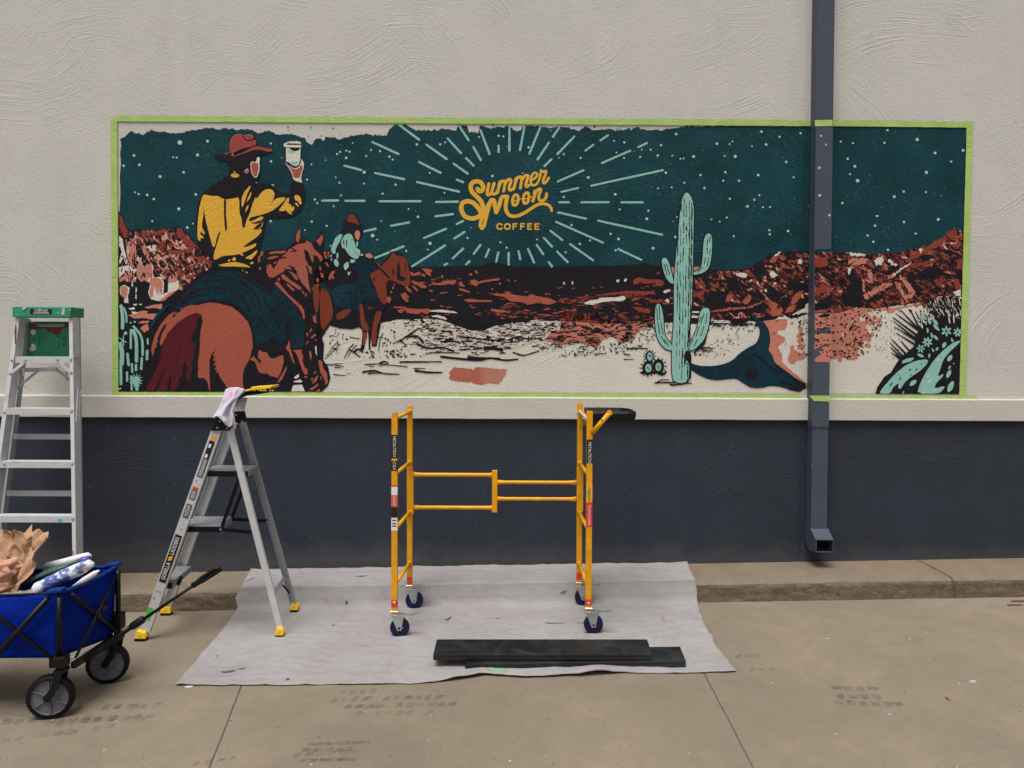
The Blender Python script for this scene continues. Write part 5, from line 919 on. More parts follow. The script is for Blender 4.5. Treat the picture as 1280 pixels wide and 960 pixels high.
for xs_ in (-.38, .38):
    MB().lathe((xb + xs_ * GW, YG - .001, zseam + .016), (0, -1, 0), [(0, .0045), (.0025, .004), (.003, 0)], 10).make('screw', M['gutter'], spout)
for zs_ in (zseam + .25, 2.95):
    MB().box((xb - GW / 2 - .0025, YG - .0022, zs_), (xb + GW / 2 + .0025, -.001, zs_ + .03)).make('strap', M['gutter'], spout, bevel=.001) if zs_ > 3.5 else None
def onpipe(name, polys, mat, lvl, amp=.3):
    return layer(name, spout, polys, M[mat], .0004 * lvl, amp, 1.4, 0, YG)
cl = lambda x: min(max(x - 2.6, 1018.5), 1039.3)
gst = [disc(878.6 + x / 5.818, 145 + y / 5.818, r, 12) for x, y, r in ((860, 144, 1.4), (895, 208, 1.2), (847, 376, 1.7), (849, 577, 1.8))] + [disc(1036.6, 269, 1.6, 12)]
for p in gst: onpipe('painted_star', [p], 'cloudpaint', 2, .08)
f5g = lambda pts: [(cl(x), y) for x, y in Tz(880, 290, 6.4, pts)]
onpipe('painted_sky_strip', [f5g([(870, 145), (900, 138), (1020, 133), (1045, 135), (1045, 165), (870, 165)])], 'teal', 2)
onpipe('painted_canyon_strip', [f5g([(870, 160), (1045, 160), (1045, 480), (1045, 640), (960, 640), (870, 650)])], 'rockR2', 3, .15)
onpipe('painted_canyon_strip_rust', [f5g([(872, 210), (1000, 200), (1010, 270), (940, 285), (872, 275)]), f5g([(880, 470), (960, 420), (1000, 420), (1000, 480), (940, 490), (880, 520)])], 'rust', 4)
onpipe('painted_canyon_strip_dark', [f5g([(872, 580), (960, 540), (1045, 500), (1045, 600), (980, 620), (920, 620), (872, 630)]), f5g([(872, 290), (1045, 285), (1045, 300), (930, 310), (872, 320)])], 'black', 4)
g6 = lambda pts: [(cl(x), y) for x, y in Tz(900, 380, 8, pts)]
onpipe('painted_pink_strip', [g6([(960, 95), (1160, 92), (1160, 225), (1050, 240), (970, 275), (960, 300), (1160, 290), (1160, 395), (1060, 400), (1000, 440), (960, 455)]), g6([(1010, 470), (1050, 430), (1160, 410), (1160, 575), (1080, 582), (960, 575), (950, 550), (990, 530), (1030, 510)])], 'pink', 3)
onpipe('painted_pink_strip_specks', [[(cl(a), b) for a, b in p] for p in speck([(1021, 398), (1042, 392), (1042, 448), (1021, 436)], 60, (.5, 1.2), (1, 2.2), (-.6, .4), 31)] + [g6([(1000, 125), (1060, 95), (1130, 100), (1100, 130), (1030, 135)])], 'black', 4, .12)

# ------------------------------------------------------------------ masking tape strips
def strip(pts_top, pts_bot, y, lbl, ends=0.8, n=None):
    # two edges in picture measure, laid on plane y
    L_ = P(*pts_top[0], y); c = L_
    o = []; a = []; b = []
    (x0, y0), (x1, y1) = pts_top; (u0, v0), (u1, v1) = pts_bot
    n = n or max(4, int(max(abs(x1 - x0), abs(y1 - y0)) / 3))
    mb = MB(); vs = []
    for i in range(n + 1):
        t = i / n; w1 = .35 * mnoise.noise(Vector((t * n * .3, 1, y0))); w2 = .35 * mnoise.noise(Vector((t * n * .3, 9, y0)))
        if abs(x1 - x0) > abs(y1 - y0): p = P(x0 + (x1 - x0) * t, y0 + (y1 - y0) * t + w1, y); q = P(u0 + (u1 - u0) * t, v0 + (v1 - v0) * t + w2, y)
        else: p = P(x0 + (x1 - x0) * t + w1, y0 + (y1 - y0) * t, y); q = P(u0 + (u1 - u0) * t + w2, v0 + (v1 - v0) * t, y)
        off = .0008 * mnoise.noise(Vector((t * n * .5, 3, x0)))
        vs += [(p.x, y - abs(off) * 1.5, p.z), (q.x, y - abs(off), q.z)]
    mb.add(vs, [(2 * i, 2 * i + 1, 2 * i + 3, 2 * i + 2) for i in range(n)])
    o = mb.make('masking_tape', M['tape']); md = o.modifiers.new('solid', 'SOLIDIFY'); md.thickness = .0006; md.offset = 0
    return tag(o, lbl, 'tape', 'green masking tape round the mural')
TY = -0.007
strip([(146, 144.5), (1016, 150)], [(140, 151.5), (1016, 157.5)], TY, 'long green tape strip along the mural top, left of the downspout')
strip([(1040, 150), (1216.5, 152)], [(1040, 157.5), (1216.5, 159.5)], TY, 'short green tape strip along the mural top, right of the downspout')
strip([(138.5, 147), (140.5, 494)], [(146.5, 150), (148, 494)], TY - .0012, 'upright green tape strip down the left side of the mural')
strip([(1208.5, 153), (1199, 498)], [(1216, 153), (1207.5, 496)], TY - .0012, 'upright green tape strip down the right side of the mural')
strip([(142, 490), (998, 492.8)], [(141.5, 496), (1006, 499)], TY - .0006, 'long green tape strip along the mural bottom, left of the downspout')
strip([(1035, 493.6), (1218, 494.5)], [(1035, 500), (1226, 500.5)], TY - .0006, 'short green tape strip along the mural bottom, right of the downspout')
strip([(1018.6, 150), (1040.6, 150)], [(1018.6, 157.6), (1040.6, 157.6)], YG - .0022, 'upper green tape piece across the face of the downspout')
strip([(1011.5, 494.5), (1037.4, 494.5)], [(1017.5, 501.5), (1037.4, 501.5)], YG - .0022, 'lower green tape piece across the face of the downspout')

# ------------------------------------------------------------------ drop cloth
LE = [G(311, 716, CURB), G(299, 738, CURB), G(296, 748, .06), G(295, 765), G(281, 785), G(250, 822), G(219, 858)]
RE = [G(858, 703, CURB), G(866, 724, CURB), G(869, 738, .06), G(871, 754), G(881, 783), G(893, 806), G(921, 841)]
def surf_z(x, y):
    if y > YE: return kz(x)
    if y > YF: t = (YE - y) / (YE - YF); return kz(x) - CURB * min(1, t ** .8)
    return gz(x)
def edge_at(E, s): # E by y position
    n = len(E) - 1; k = min(int(s * n), n - 1); f = s * n - k; return E[k] + (E[k + 1] - E[k]) * f
YB0 = [-0.012, YE + 0.0, (YE + YF) / 2, YF - .012]
def ex(E, y):
    ys = [(-0.012, E[0].x), (YE, E[1].x), ((YE + YF) / 2, E[2].x), (YF, E[3].x)] + [(p.y, p.x) for p in E[4:]]
    for (a, xa), (b, xb_) in zip(ys, ys[1:]):
        if y >= b or b == ys[-1][0]: t = (y - a) / (b - a); return xa + (xb_ - xa) * t
yl, yr = LE[-1].y, RE[-1].y
NV, NU = 150, 260
fronts = [(0, 858), (.25, 857.2), (.42, 855.5), (.50, 851), (.55, 845), (.62, 848), (.72, 846), (.80, 842), (.9, 842.5), (1, 841)]
def fy(u):
    for (a, pa), (b, pb) in zip(fronts, fronts[1:]):
        if u <= b: t = (u - a) / (b - a); v = pa + (pb - pa) * t; break
    return G(219 + 702 * u, v).y
def cloth_pt(u, v):
    yend = fy(u)
    if v < .16: y = -0.012 + (YE + .012) * (v / .16)
    elif v < .34: y = YE + (YF - .02 - YE) * ((v - .16) / .18)
    else: y = (YF - .02) + (yend - YF + .02) * ((v - .34) / .66)
    xa, xb_ = ex(LE, y), ex(RE, y); x = xa + (xb_ - xa) * u
    nz = lambda f, k, sx=1, sy=1: mnoise.noise(Vector((x * f * sx, y * f * sy, k)))
    # smooth tent over the kerb nose
    zs = max(sum(surf_z(x, y + d) for d in (-.014, -.007, 0, .007, .014)) / 5, surf_z(x, y) + (.004 if YE - .03 < y < YE + .05 else 0))
    h = .005 + .008 * abs(nz(2.2, 1, 1, 1.4)) + .008 * max(0, nz(5, 2, .5, 1.8)) + .005 * (1 - abs(nz(7, 3, .7, 1.7))) ** 6 + .002 * nz(22, 4)
    if YF - .05 < y < YE + .03: h += .012 * max(0, nz(5, 6)) + .004 * nz(11, 5) * .5 + .006
    rid = lambda cx, cy, L_, W_, a, H: H * math.exp(-(((x - cx) * math.cos(a) + (y - cy) * math.sin(a)) / L_) ** 2 - ((-(x - cx) * math.sin(a) + (y - cy) * math.cos(a)) / W_) ** 2)
    for (px, py, l_, w_, a, H) in ((868, 788, .10, .014, -.5, .022), (850, 780, .10, .016, .2, .016), (885, 798, .09, .014, -.9, .020), (836, 792, .08, .02, .4, .012), (872, 770, .06, .015, -1.2, .016), (400, 728, .1, .02, .5, 0)):
        q = G(px, py); h += rid(q.x, q.y, l_, w_, a, H)
    # lifted hem in front of the boards
    s = 219 + 702 * u; d = max(0, (y - yend))
    lift = 0
    for c_, w_, H in ((596, 22, .016), (568, 12, .012), (650, 26, .006), (742, 26, .026), (690, 18, .008)): lift += H * math.exp(-((s - c_) / w_) ** 2)
    h += lift * math.exp(-(d / .10) ** 2)
    if v > .995: h *= .8
    y2 = y + (.01 * nz(9, 9) if v > .9 else 0)
    if v < .02: h += .004 + .006 * max(0, nz(8, 11))
    return (x + .006 * nz(7, 13) * (1 if u in (0, 1) else 0), y2, zs + h)
cm = MB().grid(cloth_pt, NU, NV).make('drop_cloth', M['cloth'], smooth=True, solid=.0022)
tag(cm, 'stained off white canvas drop cloth spread over the kerb and pavement', 'drop cloth')
def cloth_uv(px, py):
    u = (px - 219) / 702
    for it in range(3):
        bb = None
        for k in range(101):
            v = k / 100; p = Vector(cloth_pt(min(max(u, 0), 1), v)) - EYE; dd = p.dot(FWD); sy = CY - p.dot(UP) / dd * FPX; sx__ = CX + p.dot(RIGHT) / dd * FPX
            if bb is None or abs(sy - py) < bb[0]: bb = (abs(sy - py), v, sx__)
        u += (px - bb[2]) / 702
    return min(max(u, 0), 1), bb[1]
def blot(pts, mat, nm):
    cxb = sum(p[0] for p in pts) / len(pts); cyb = sum(p[1] for p in pts) / len(pts)
    u0, v0 = cloth_uv(cxb, cyb); u1, v1 = cloth_uv(cxb, cyb + 6); q = []
    for x, y in pts:
        p = cloth_pt(u0 + (x - cxb) / 702 * 1.1, v0 + (y - cyb) / 6 * (v1 - v0)); q.append((p[0], p[1], p[2] + .0035))
    c = tuple(sum(k[i] for k in q) / len(q) for i in range(3)); n_ = len(q)
    MB().add(q + [c], [(i, (i + 1) % n_, n_) for i in range(n_)]).make(nm, M[mat], cm)
M['blueg'] = plain('dried_blue_grey_paint', (92, 104, 122), .8, k=.65); M['darkdot'] = plain('dark_spot', (82, 78, 80), .8, k=.7); M['pinkst'] = plain('faded_pink_stain', (172, 148, 146), .85, k=.66, var=.1, scale=60)
for pts, mt in (([(278,839.5),(290,838.6),(300,836),(305,834.3),(301,837.5),(292,840.5),(283,841)],'blueg'),([(431,754),(433,752.6),(435,753),(435,755),(432,756)],'darkdot'),([(401,750),(406,749.4),(411,750.6),(410,753),(403,753)],'pinkst'),([(303,728),(312,723.5),(318,722),(312,726)],'pinkst'),([(557,774),(561,773),(564,771),(562,774.5),(558,775.5)],'darkdot'),([(618,774),(622,773),(625,771),(623,774.5)],'darkdot'),([(680,779),(690,779.4),(735,779.6),(735,780.1),(690,780),(680,779.6)],'darkdot'),([(415,782),(417,781.2),(418,783),(416,783.6)],'darkdot'),([(482,793),(484,792.4),(484,794)],'darkdot'),([(357,850.6),(361,849.8),(362,851.6),(358,852)],'darkdot'),([(440,720),(452,719),(462,718.6),(452,720.6)],'blueg'),([(698,742),(705,738),(710,739),(705,743)],'blueg'),([(270,821),(272,820),(273,822)],'darkdot'),([(825,765),(830,772),(831,779),(827,774)],'pinkst')):
    blot(pts, mt, 'cloth_stain')
def sp_pt(u, v):
    a, r = u * 2 * math.pi, v; uu = (620 + math.cos(a) * 12 * r - 219) / 702; vv = .972 + math.sin(a) * .028 * r
    p = cloth_pt(uu, vv); return (p[0], p[1], p[2] + .0026)
MB().grid(sp_pt, 24, 5).make('paint_spill', M['mintspill'], cm)

# ------------------------------------------------------------------ black deck boards
def board(bl, br, fr2, fl2, base, th, lbl, notch):
    # corners of the top face in picture measure at height base+th over the ground
    q = [G(*c, base + th) for c in (bl, br, fr2, fl2)]
    c = sum(q, Vector()) / 4; root = thing('deck_board', lbl, 'board', (c.x, c.y, gz(c.x) + base), 'black deck boards on the drop cloth')
    mb = MB(); mb.poly(q, (0, 0, -.012)); mb.make('board_top', M['board'], root, bevel=.002)
    mb = MB(); d = Vector((0, 0, -.0125))
    for a, b in ((q[3], q[2]), (q[0], q[1])):
        s = (q[0] - q[3]).normalized() * (.012 if (a - q[3]).length < 1e-6 else -.012)
        mb.poly([a + d + s * .2, b + d + s * .2, b + s * .2 - Vector((0, 0, th)), a + s * .2 - Vector((0, 0, th))], s)
    mb.make('side_rail', M['board'], root, bevel=.0015)
    for e, (a, b) in enumerate(((q[3], q[0]), (q[2], q[1]))):
        ex_ = (q[1] - q[0]).normalized() * (.02 if e == 0 else -.02); s = (b - a)
        for f in (0.18, 0.72):
            mb = MB(); p = a + s * f - Vector((0, 0, .013)); r = s.normalized() * .05
            mb.poly([p, p + r, p + r - Vector((0, 0, th - .016)), p + r * .5 - Vector((0, 0, th - .016)), p + r * .5 - Vector((0, 0, th * .55)), p - Vector((0, 0, th * .5))], ex_)
            mb.make('end_hook', M['board'], root)
    return root
board((577, 812), (850, 808), (857.5, 826), (582, 830), 0.006, .036, 'lower black deck board showing at the right end of the pair', 0)
board((546, 799), (809, 799), (815, 817.5), (541.5, 818), 0.046, .032, 'upper black deck board lying on top of another board', 1)

# ------------------------------------------------------------------ rolling scaffold
def post_x(px, py, y): return P(px, py, y).x
YFt, YBk = G(620, 795).y, G(620, 760).y
sc = thing('rolling_scaffold', 'yellow steel rolling scaffold on four casters standing on the drop cloth', 'scaffold', (post_x(615, 760, -.83), -.83, gz(-.1)))
PW = .033
Fl, Fr = (493.5, 516), (737, 514); Bl, Br = (512.5, 507), (725, 504)
posts = {}
def caster(x, y, right):
    g0 = gz(x) + .006; R = .056
    cx = x + .03
    ct = bpy.data.objects.new('caster', None); COL.objects.link(ct); ct.parent = sc; ct.matrix_parent_inverse = Matrix.Translation(-sc.location); ct.location = (cx, y, g0 + R)
    def link2(o): o.matrix_parent_inverse = Matrix.Translation(-Vector((cx, y, g0 + R)))
    o = MB().lathe((cx, y - .016, g0 + R), (0, 1, 0), [(0, .02), (0, .036), (.0, .048), (.005, R - .001), (.010, R), (.022, R), (.027, R - .001), (.032, .048), (.032, .036), (.032, .02)], 40).make('wheel', M['navy'], ct, smooth=True)
    link2(o)
    mb = MB(); top = g0 + 2 * R + .012
    for s in (-1, 1):
        yy = y + s * .021
        mb.poly([(cx - .012, yy, g0 + R - .014), (cx + .012, yy, g0 + R - .014), (cx + .017, yy, g0 + R + .02), (cx + .026, yy, top), (cx - .044, yy, top)], (0, .003 * s, 0))
    mb.box((cx - .052, y - .026, top), (cx + .034, y + .026, top + .008)); mb.lathe((cx, y - .024, g0 + R), (0, 1, 0), [(0, 0), (0, .009), (.048, .009), (.048, 0)], 14)
    o = mb.make('caster_fork', M['steel'], ct, bevel=.0015); link2(o)
    mb = MB(); mb.beam((cx + .02, y - .01, top + .012), (cx + .085, y - .012, top + .009), .03, .003); mb.beam((cx + .083, y - .012, top + .01), (cx + .105, y - .012, top + .018), .03, .003)
    o = mb.make('brake_pedal', M['steel'], ct); link2(o)
    mb = MB(); mb.tube([(x - .02, y - .022, top + .03), (x + .022, y - .024, top + .03)], .0025, 6); mb.tube([(x + .03, y - .022, top + .015), (x + .028, y - .022, top + .045), (x + .036, y - .022, top + .06)], .0022, 6)
    mb.lathe((x, y, top + .008), (0, 0, 1), [(0, .019), (.012, .019), (.012, .015)], 16)
    o = mb.make('locking_pin', M['steel'], ct); link2(o)
    return top + .008
def rung_end(px, py, y): return P(px, py, y)
rz = [1.228, .905, .587, .262]
for side, (F, B) in enumerate(((Fl, Bl), (Fr, Br))):
    pf, pb = P(F[0], F[1], YFt), P(B[0], B[1], YBk)
    fr_root = bpy.data.objects.new('end_frame', None); COL.objects.link(fr_root); fr_root.parent = sc; fr_root.matrix_parent_inverse = Matrix.Translation(-sc.location); fr_root.location = (pf.x, YFt, .1)
    def lk(o): o.matrix_parent_inverse = Matrix.Translation(-Vector((pf.x, YFt, .1)))
    for p, y in ((pf, YFt), (pb, YBk)):
        tz = caster(p.x, y, side)
        # square tube, open top
        mb = MB(); h = PW / 2; t = .002; z0_, z1_ = tz - .01, p.z
        mb.box((p.x - h, y - h, z0_), (p.x + h, y - h + t, z1_)); mb.box((p.x - h, y + h - t, z0_), (p.x + h, y + h, z1_))
        mb.box((p.x - h, y - h + t + .00005, z0_), (p.x - h + t, y + h - t - .00005, z1_)); mb.box((p.x + h - t, y - h + t + .00005, z0_), (p.x + h, y + h - t - .00005, z1_))
        lk(mb.make('post', M['yel'], fr_root, bevel=.0008))
        posts[(side, y)] = p
    for z in rz:
        a = Vector((pf.x, YFt + PW / 2, z)); b = Vector((pb.x, YBk - PW / 2, z))
        ro = MB().tube([a, b], .0115, 14).make('rung', M['yel'], fr_root, smooth=True); lk(ro)
        for pt_, dy_ in ((a, 1), (b, -1)): MB().lathe(pt_, (0, dy_, 0), [(0, .0150), (.002, .0158), (.005, .0128), (.006, .0116)], 14).make('weld', M['yel'], ro, smooth=True)
# telescopic side rail between the back posts
rail = bpy.data.objects.new('side_rail', None); COL.objects.link(rail); rail.parent = sc; rail.matrix_parent_inverse = Matrix.Translation(-sc.location); rail.location = (0, YBk, .8)
def lkr(o): o.matrix_parent_inverse = Matrix.Translation(-Vector((0, YBk, .8)))
pL, pR = posts[(0, YBk)], posts[(1, YBk)]
for p, xo, ya, yb in ((pL, .004, 589.5, 642), (pR, .002, 584, 639)):
    za, zb_ = P(p.x * 178 + 640, ya, YBk).z, P(p.x * 178 + 640, yb, YBk).z; h = PW / 2 + .0035
    mb = MB(); mb.box((p.x - h + xo, YBk - h, zb_), (p.x + h + xo, YBk - PW / 2 - .0008, za)); mb.box((p.x - h + xo, YBk - PW / 2 - .0007, zb_), (p.x - PW / 2 - .0008, YBk + h, za)); mb.box((p.x + PW / 2 + .0008, YBk - PW / 2 - .0007, zb_), (p.x + h + xo, YBk + h, za))
    lkr(mb.make('sliding_bracket', M['yel'], rail, bevel=.001))
c0 = P(618.5, 588, YBk); c1 = P(618.5, 640, YBk)
mb = MB(); mb.box((c0.x - .0165, YBk - .0165, c1.z), (c0.x + .0165, YBk + .0165, c0.z)); lkr(mb.make('centre_post', M['yel'], rail, bevel=.002))
for py in (593.5, 634.5):
    z = P(565, py, YBk).z; a, b = pL.x + PW / 2 + .006, c0.x - .0165
    lkr(MB().tube([(a, YBk, z - .001), (a + .02, YBk, z), (a + .05, YBk, z), (b - .04, YBk, z), (b - .012, YBk, z), (b, YBk, z)], [.0185, .015, .0125, .0125, .0135, .017], 16).make('rail_tube', M['yel'], rail, smooth=True))
for py in (603, 623.7):
    z = P(670, py, YBk).z; a, b = c0.x + .0165, pR.x - PW / 2 - .003
    lkr(MB().tube([(a, YBk, z), (a + .015, YBk, z), (a + .05, YBk, z), (b - .06, YBk, z), (b - .02, YBk, z), (b, YBk, z)], [.0175, .014, .0115, .0115, .0145, .0185], 16).make('rail_tube', M['yel'], rail, smooth=True))
# stickers on the front posts
def sticker(pt, y, ya, yb, mat, name='sticker'):
    za, zb_ = P(pt.x * 222 + 640, ya, y).z, P(pt.x * 222 + 640, yb, y).z; h = PW / 2 + .0007
    mb = MB(); mb.box((pt.x - h, y - h, zb_), (pt.x + h, y - PW / 2 - .0001, za)); mb.box((pt.x + PW / 2 + .0001, y - h + .0008, zb_), (pt.x + h, y + .006, za))
    o = mb.make(name, M[mat], sc); return za, zb_
pf0, pf1 = posts[(0, YFt)], posts[(1, YFt)]
def sttext(txt, pt, ya, yb, mat, size=.024):
    za, zb_ = P(493, ya, YFt).z, P(493, yb, YFt).z
    return text(txt, size, (pt.x, YFt - PW / 2 - .0012, (za + zb_) / 2), (0, 0, -1), (1, 0, 0), M[mat], 'sticker_lettering', sc, width=(za - zb_) * .86)
sticker(pf0, YFt, 543, 572.5, 'blk'); sttext('METALTECH', pf0, 543, 572.5, 'white')
sticker(pf0, YFt, 575.5, 588, 'blk'); sttext('CSA', pf0, 575.5, 588, 'white')
sticker(pf0, YFt, 605, 608, 'redl'); sticker(pf0, YFt, 608, 618, 'white'); sticker(pf0, YFt, 618, 633, 'redl'); sttext('DANGER', pf0, 619, 632, 'white', .016)
sticker(pf0, YFt, 633, 646, 'blk'); sticker(pf0, YFt, 647, 662.5, 'white')
for y0_ in (649, 653, 656): sticker_z = P(493, y0_, YFt).z; MB().box((pf0.x - .012, YFt - PW / 2 - .0016, sticker_z - .006), (pf0.x + .012, YFt - PW / 2 - .0008, sticker_z)).make('sticker_lettering', M['blk'], sc)
sticker(pf1, YFt, 549, 578.5, 'blk'); sttext('METALTECH', pf1, 549, 578.5, 'white')
sticker(pf1, YFt, 604, 627, 'amber'); sticker(pf1, YFt, 627.2, 658, 'red'); sttext('DANGER', pf1, 628, 657, 'white', .018)
sttext('ATTENTION', pf1, 606, 626, 'blk', .016)
for k, (a_, b_) in enumerate(((612, 615), (617, 620))): MB().box((pf1.x - .014, YFt - PW / 2 - .0019, P(737, b_, YFt).z), (pf1.x - .004, YFt - PW / 2 - .0008, P(737, a_, YFt).z)).make('sticker_lettering', M['greenst'], sc)
sticker(pf0, YFt, 749, 758, 'red'); sticker(pf1, YFt, 748, 756, 'red')
for p in (pf0, pf1): MB().lathe((p.x, YFt - PW / 2 - .001, P(493, 751.5, YFt).z), (0, -1, 0), [(0, .007), (.0006, .007), (.0007, 0)], 12).make('sticker_lettering', M['white'], sc)
def bsticker(p, ya, yb):
    za, zb_ = P(512, ya, YBk).z, P(512, yb, YBk).z; h = PW / 2 + .0007
    MB().box((p.x - h, YBk - h, zb_), (p.x + h, YBk - PW / 2 - .0001, za)).make('sticker', M['red'], sc)
bsticker(pL, 720, 729); bsticker(pR, 714, 723)
# tool tray on its swing brackets at the right end
ty = [P(727, 513, YBk + .02), P(786, 513.5, YBk + .02), P(795.5, 516, (YFt + YBk) / 2), P(795.5, 516.5, YFt + .12), P(786, 520, YFt + .03), P(738, 519, YFt + .03)]
tz_ = 1.262
tray = bpy.data.objects.new('tool_tray', None); COL.objects.link(tray); tray.parent = sc; tray.matrix_parent_inverse = Matrix.Translation(-sc.location); tray.location = (pf1.x + .1, -.85, tz_)
def lkt(o): o.matrix_parent_inverse = Matrix.Translation(-Vector((pf1.x + .1, -.85, tz_)))
xa_, xb2 = pR.x + .004, P(795.5, 515, -.85).x
yf_, yb_ = YFt + .025, YBk - .02
outl = [(xa_ + .02, yb_), (xb2 - .05, yb_), (xb2 - .01, yb_ - .06), (xb2, yb_ - .12), (xb2, yf_ + .12), (xb2 - .015, yf_ + .06), (xb2 - .06, yf_), (xa_ + .02, yf_)]
cen = (sum(p[0] for p in outl) / 8, sum(p[1] for p in outl) / 8)
def ring(s, z, dz=0): return [(cen[0] + (x - cen[0]) * s, cen[1] + (y - cen[1]) * s, z) for x, y in outl]
mb = MB(); R1, R2, R3, R4, R5 = ring(1, tz_), ring(.95, tz_ - .002), ring(.92, tz_ - .018), ring(.93, tz_ - .045), ring(1, tz_ - .028)
vs = R1 + R2 + R3 + R5 + R4; k = 8
fs = [tuple(range(16, 24))]
for a, b in ((0, 1), (1, 2), (0, 3), (3, 4)): fs += [(a * k + i, a * k + (i + 1) % k, b * k + (i + 1) % k, b * k + i) for i in range(k)]
fs.append(tuple(range(32, 40))); mb.add(vs, fs); lkt(mb.make('tray_body', M['blackp'], tray, bevel=.002))
for (x, y) in ((xb2 - .08, yf_ + .09), (xb2 - .05, yf_ + .16)): lkt(MB().lathe((x, y, tz_ + .001), (0, 0, 1), [(0, .007), (.002, .007), (.002, 0)], 10).make('tray_clip', M['blackm'], tray))
a, b = P(740.5, 541, YFt - .022), P(762, 516, YFt - .022)
lkt(MB().tube([a, b], .0145, 12).make('swing_bracket', M['yel'], tray, smooth=True))
lkt(MB().lathe(b, (0, -1, 0), [(-.012, .0), (-.012, .0150), (.012, .0150), (.013, 0)], 16).make('bracket_end', M['yel'], tray))
lkt(MB().lathe(P(752, 524, YFt - .022) + Vector((0, -.013, 0)), (0, -1, 0), [(0, .005), (.004, .005), (.004, 0)], 10).make('bracket_bolt', M['steel'], tray))
a, b = P(728, 531, YBk + .022), P(748.5, 510.5, YBk + .022)
lkt(MB().tube([a, b], .0145, 12).make('swing_bracket', M['yel'], tray, smooth=True))
lkt(MB().lathe(b, (0, -1, 0), [(-.012, .0), (-.012, .0150), (.012, .0150), (.013, 0)], 16).make('bracket_end', M['yel'], tray))
lkt(MB().beam(P(724, 514, YBk), P(734, 524.5, YFt), .012, .012).make('tray_strap', M['whitep'], tray))
lkt(MB().lathe(P(725.5, 532, YBk - .02), (0, -1, 0), [(0, .008), (.006, .008), (.006, 0)], 10).make('bracket_bolt', M['steel'], tray))

# ------------------------------------------------------------------ helpers for nested parts
def sub(parent, name, loc=(0, 0, 0)):
    o = bpy.data.objects.new(name, None); COL.objects.link(o); o.parent = parent
    off = Vector((0, 0, 0)); p = parent
    while p: off += p.location; p = p.parent
    o.matrix_parent_inverse = Matrix.Identity(4); o.location = Vector(loc) - off
    return o
def rivets(pts, r, axis, mat, name, parent):
    for p in pts: MB().lathe(p, axis, [(0, r), (r * .5, r * .8), (r * .7, 0)], 8).make(name, mat, parent)

# ------------------------------------------------------------------ small step ladder standing sideways (front at the left)
YN, YFar = G(260, 799).y, G(290, 767).y
lad = thing('step_ladder', 'grey aluminium step ladder with yellow feet, standing open sideways beside the drop cloth', 'ladder', (P(270, 780, -.9).x, -.9, gz(-1.5)))
NT_, FT_ = -0.99, -0.80       # depth of the near and far frames at the top
def PL(px, py, near, t):      # t = 0 top, 1 foot
    y = (NT_ + (YN - NT_) * t) if near else (FT_ + (YFar - FT_) * t); return P(px, py, y)
def rail_(top, bot, near, w, d, mat, nm, open_):
    a = PL(*top, near, 0.0); b = PL(*bot, near, 1.0)
    return MB().channel(a, b, w, d, .0025, (0, 1, 0), open_).make(nm, M[mat], lad, bevel=.0008)
nf = rail_((271, 536), (181, 789), True, .056, .024, 'alu', 'front_rail', 1)
ff = rail_((292, 527), (210, 757), False, .056, .024, 'alu', 'front_rail', -1)
nr = rail_((286.5, 536), (350, 786), True, .036, .02, 'alu', 'rear_leg', 1)
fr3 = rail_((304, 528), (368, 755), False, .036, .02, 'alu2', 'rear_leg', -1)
# feet
def foot(px, py, near, sx):
    p = PL(px, py, near, 1.0); z0_ = gz(p.x) + (.007 if px > 300 else .001); q = MB(); hx = .034 * sx
    q.poly([(p.x - hx * 1.05, p.y - .02, z0_ + .014), (p.x + hx * .9, p.y - .02, z0_ + .014), (p.x + hx, p.y - .02, z0_ + .03), (p.x + hx * .8, p.y - .02, z0_ + .05), (p.x - hx * .55, p.y - .02, z0_ + .062), (p.x - hx * .8, p.y - .02, z0_ + .05)], (0, .045, 0))
    ft = q.make('foot', M['footy'], lad, bevel=.003)
    MB().box((p.x - hx, p.y - .021, z0_), (p.x + hx * .85, p.y + .026, z0_ + .015)).make('foot_pad', M['blackp'], ft, bevel=.003)
    MB().lathe((p.x, p.y - .0205, z0_ + .036), (0, -1, 0), [(0, .006), (.003, .004), (.003, 0)], 10).make('foot_rivet', M['steel'], ft)
foot(177, 795, True, 1); foot(208.5, 764, False, 1.0); foot(350, 792, True, .75); foot(368.5, 760, False, .75)
# steps: far/near corner pairs in picture measure, level by height
def step(n0, n1, f0, f1, t, lbl=None):
    yn = NT_ + (YN - NT_) * t + .026; yf = FT_ + (YFar - FT_) * t - .026
    a, b = P(*n0, yn), P(*n1, yn); c, d = P(*f0, yf), P(*f1, yf); z = (a.z + b.z + c.z + d.z) / 4
    a.z = b.z = c.z = d.z = z
    st_ = sub(lad, 'step', a)
    n = 10; mb = MB()
    mb.poly([a, b, d, c], (0, 0, -.004))
    for i in range(n):      # ribs of the tread, running from rail to rail
        f = (i + .5) / n; p = a + (b - a) * f; q = c + (d - c) * f; mb.beam(p + Vector((0, 0, .001)), q + Vector((0, 0, .001)), .006, .003)
    mb.make('tread', M['tread'], st_)
    for p0, p1, s in ((a, b, -1), (c, d, 1)):
        MB().box((min(p0.x, p1.x), p0.y + s * .001 - .002, z - .036), (max(p0.x, p1.x), p0.y + s * .001 + .002, z - .0042)).make('step_skirt', M['blackp' if s < 0 else 'tread'], st_)
    MB().add([b + Vector((0, 0, -.0045)), d + Vector((0, 0, -.0045)), d + Vector((0, 0, -.034)), b + Vector((0, 0, -.034))], [(0, 1, 2, 3)]).make('step_front', M['tread'], st_, solid=.003)
    return a, b, c, d
s1 = step((259, 590.5), (310, 590), (268, 580), (323, 579), .20)
s2 = step((233, 658), (276.5, 659), (242, 645), (290, 644), .47)
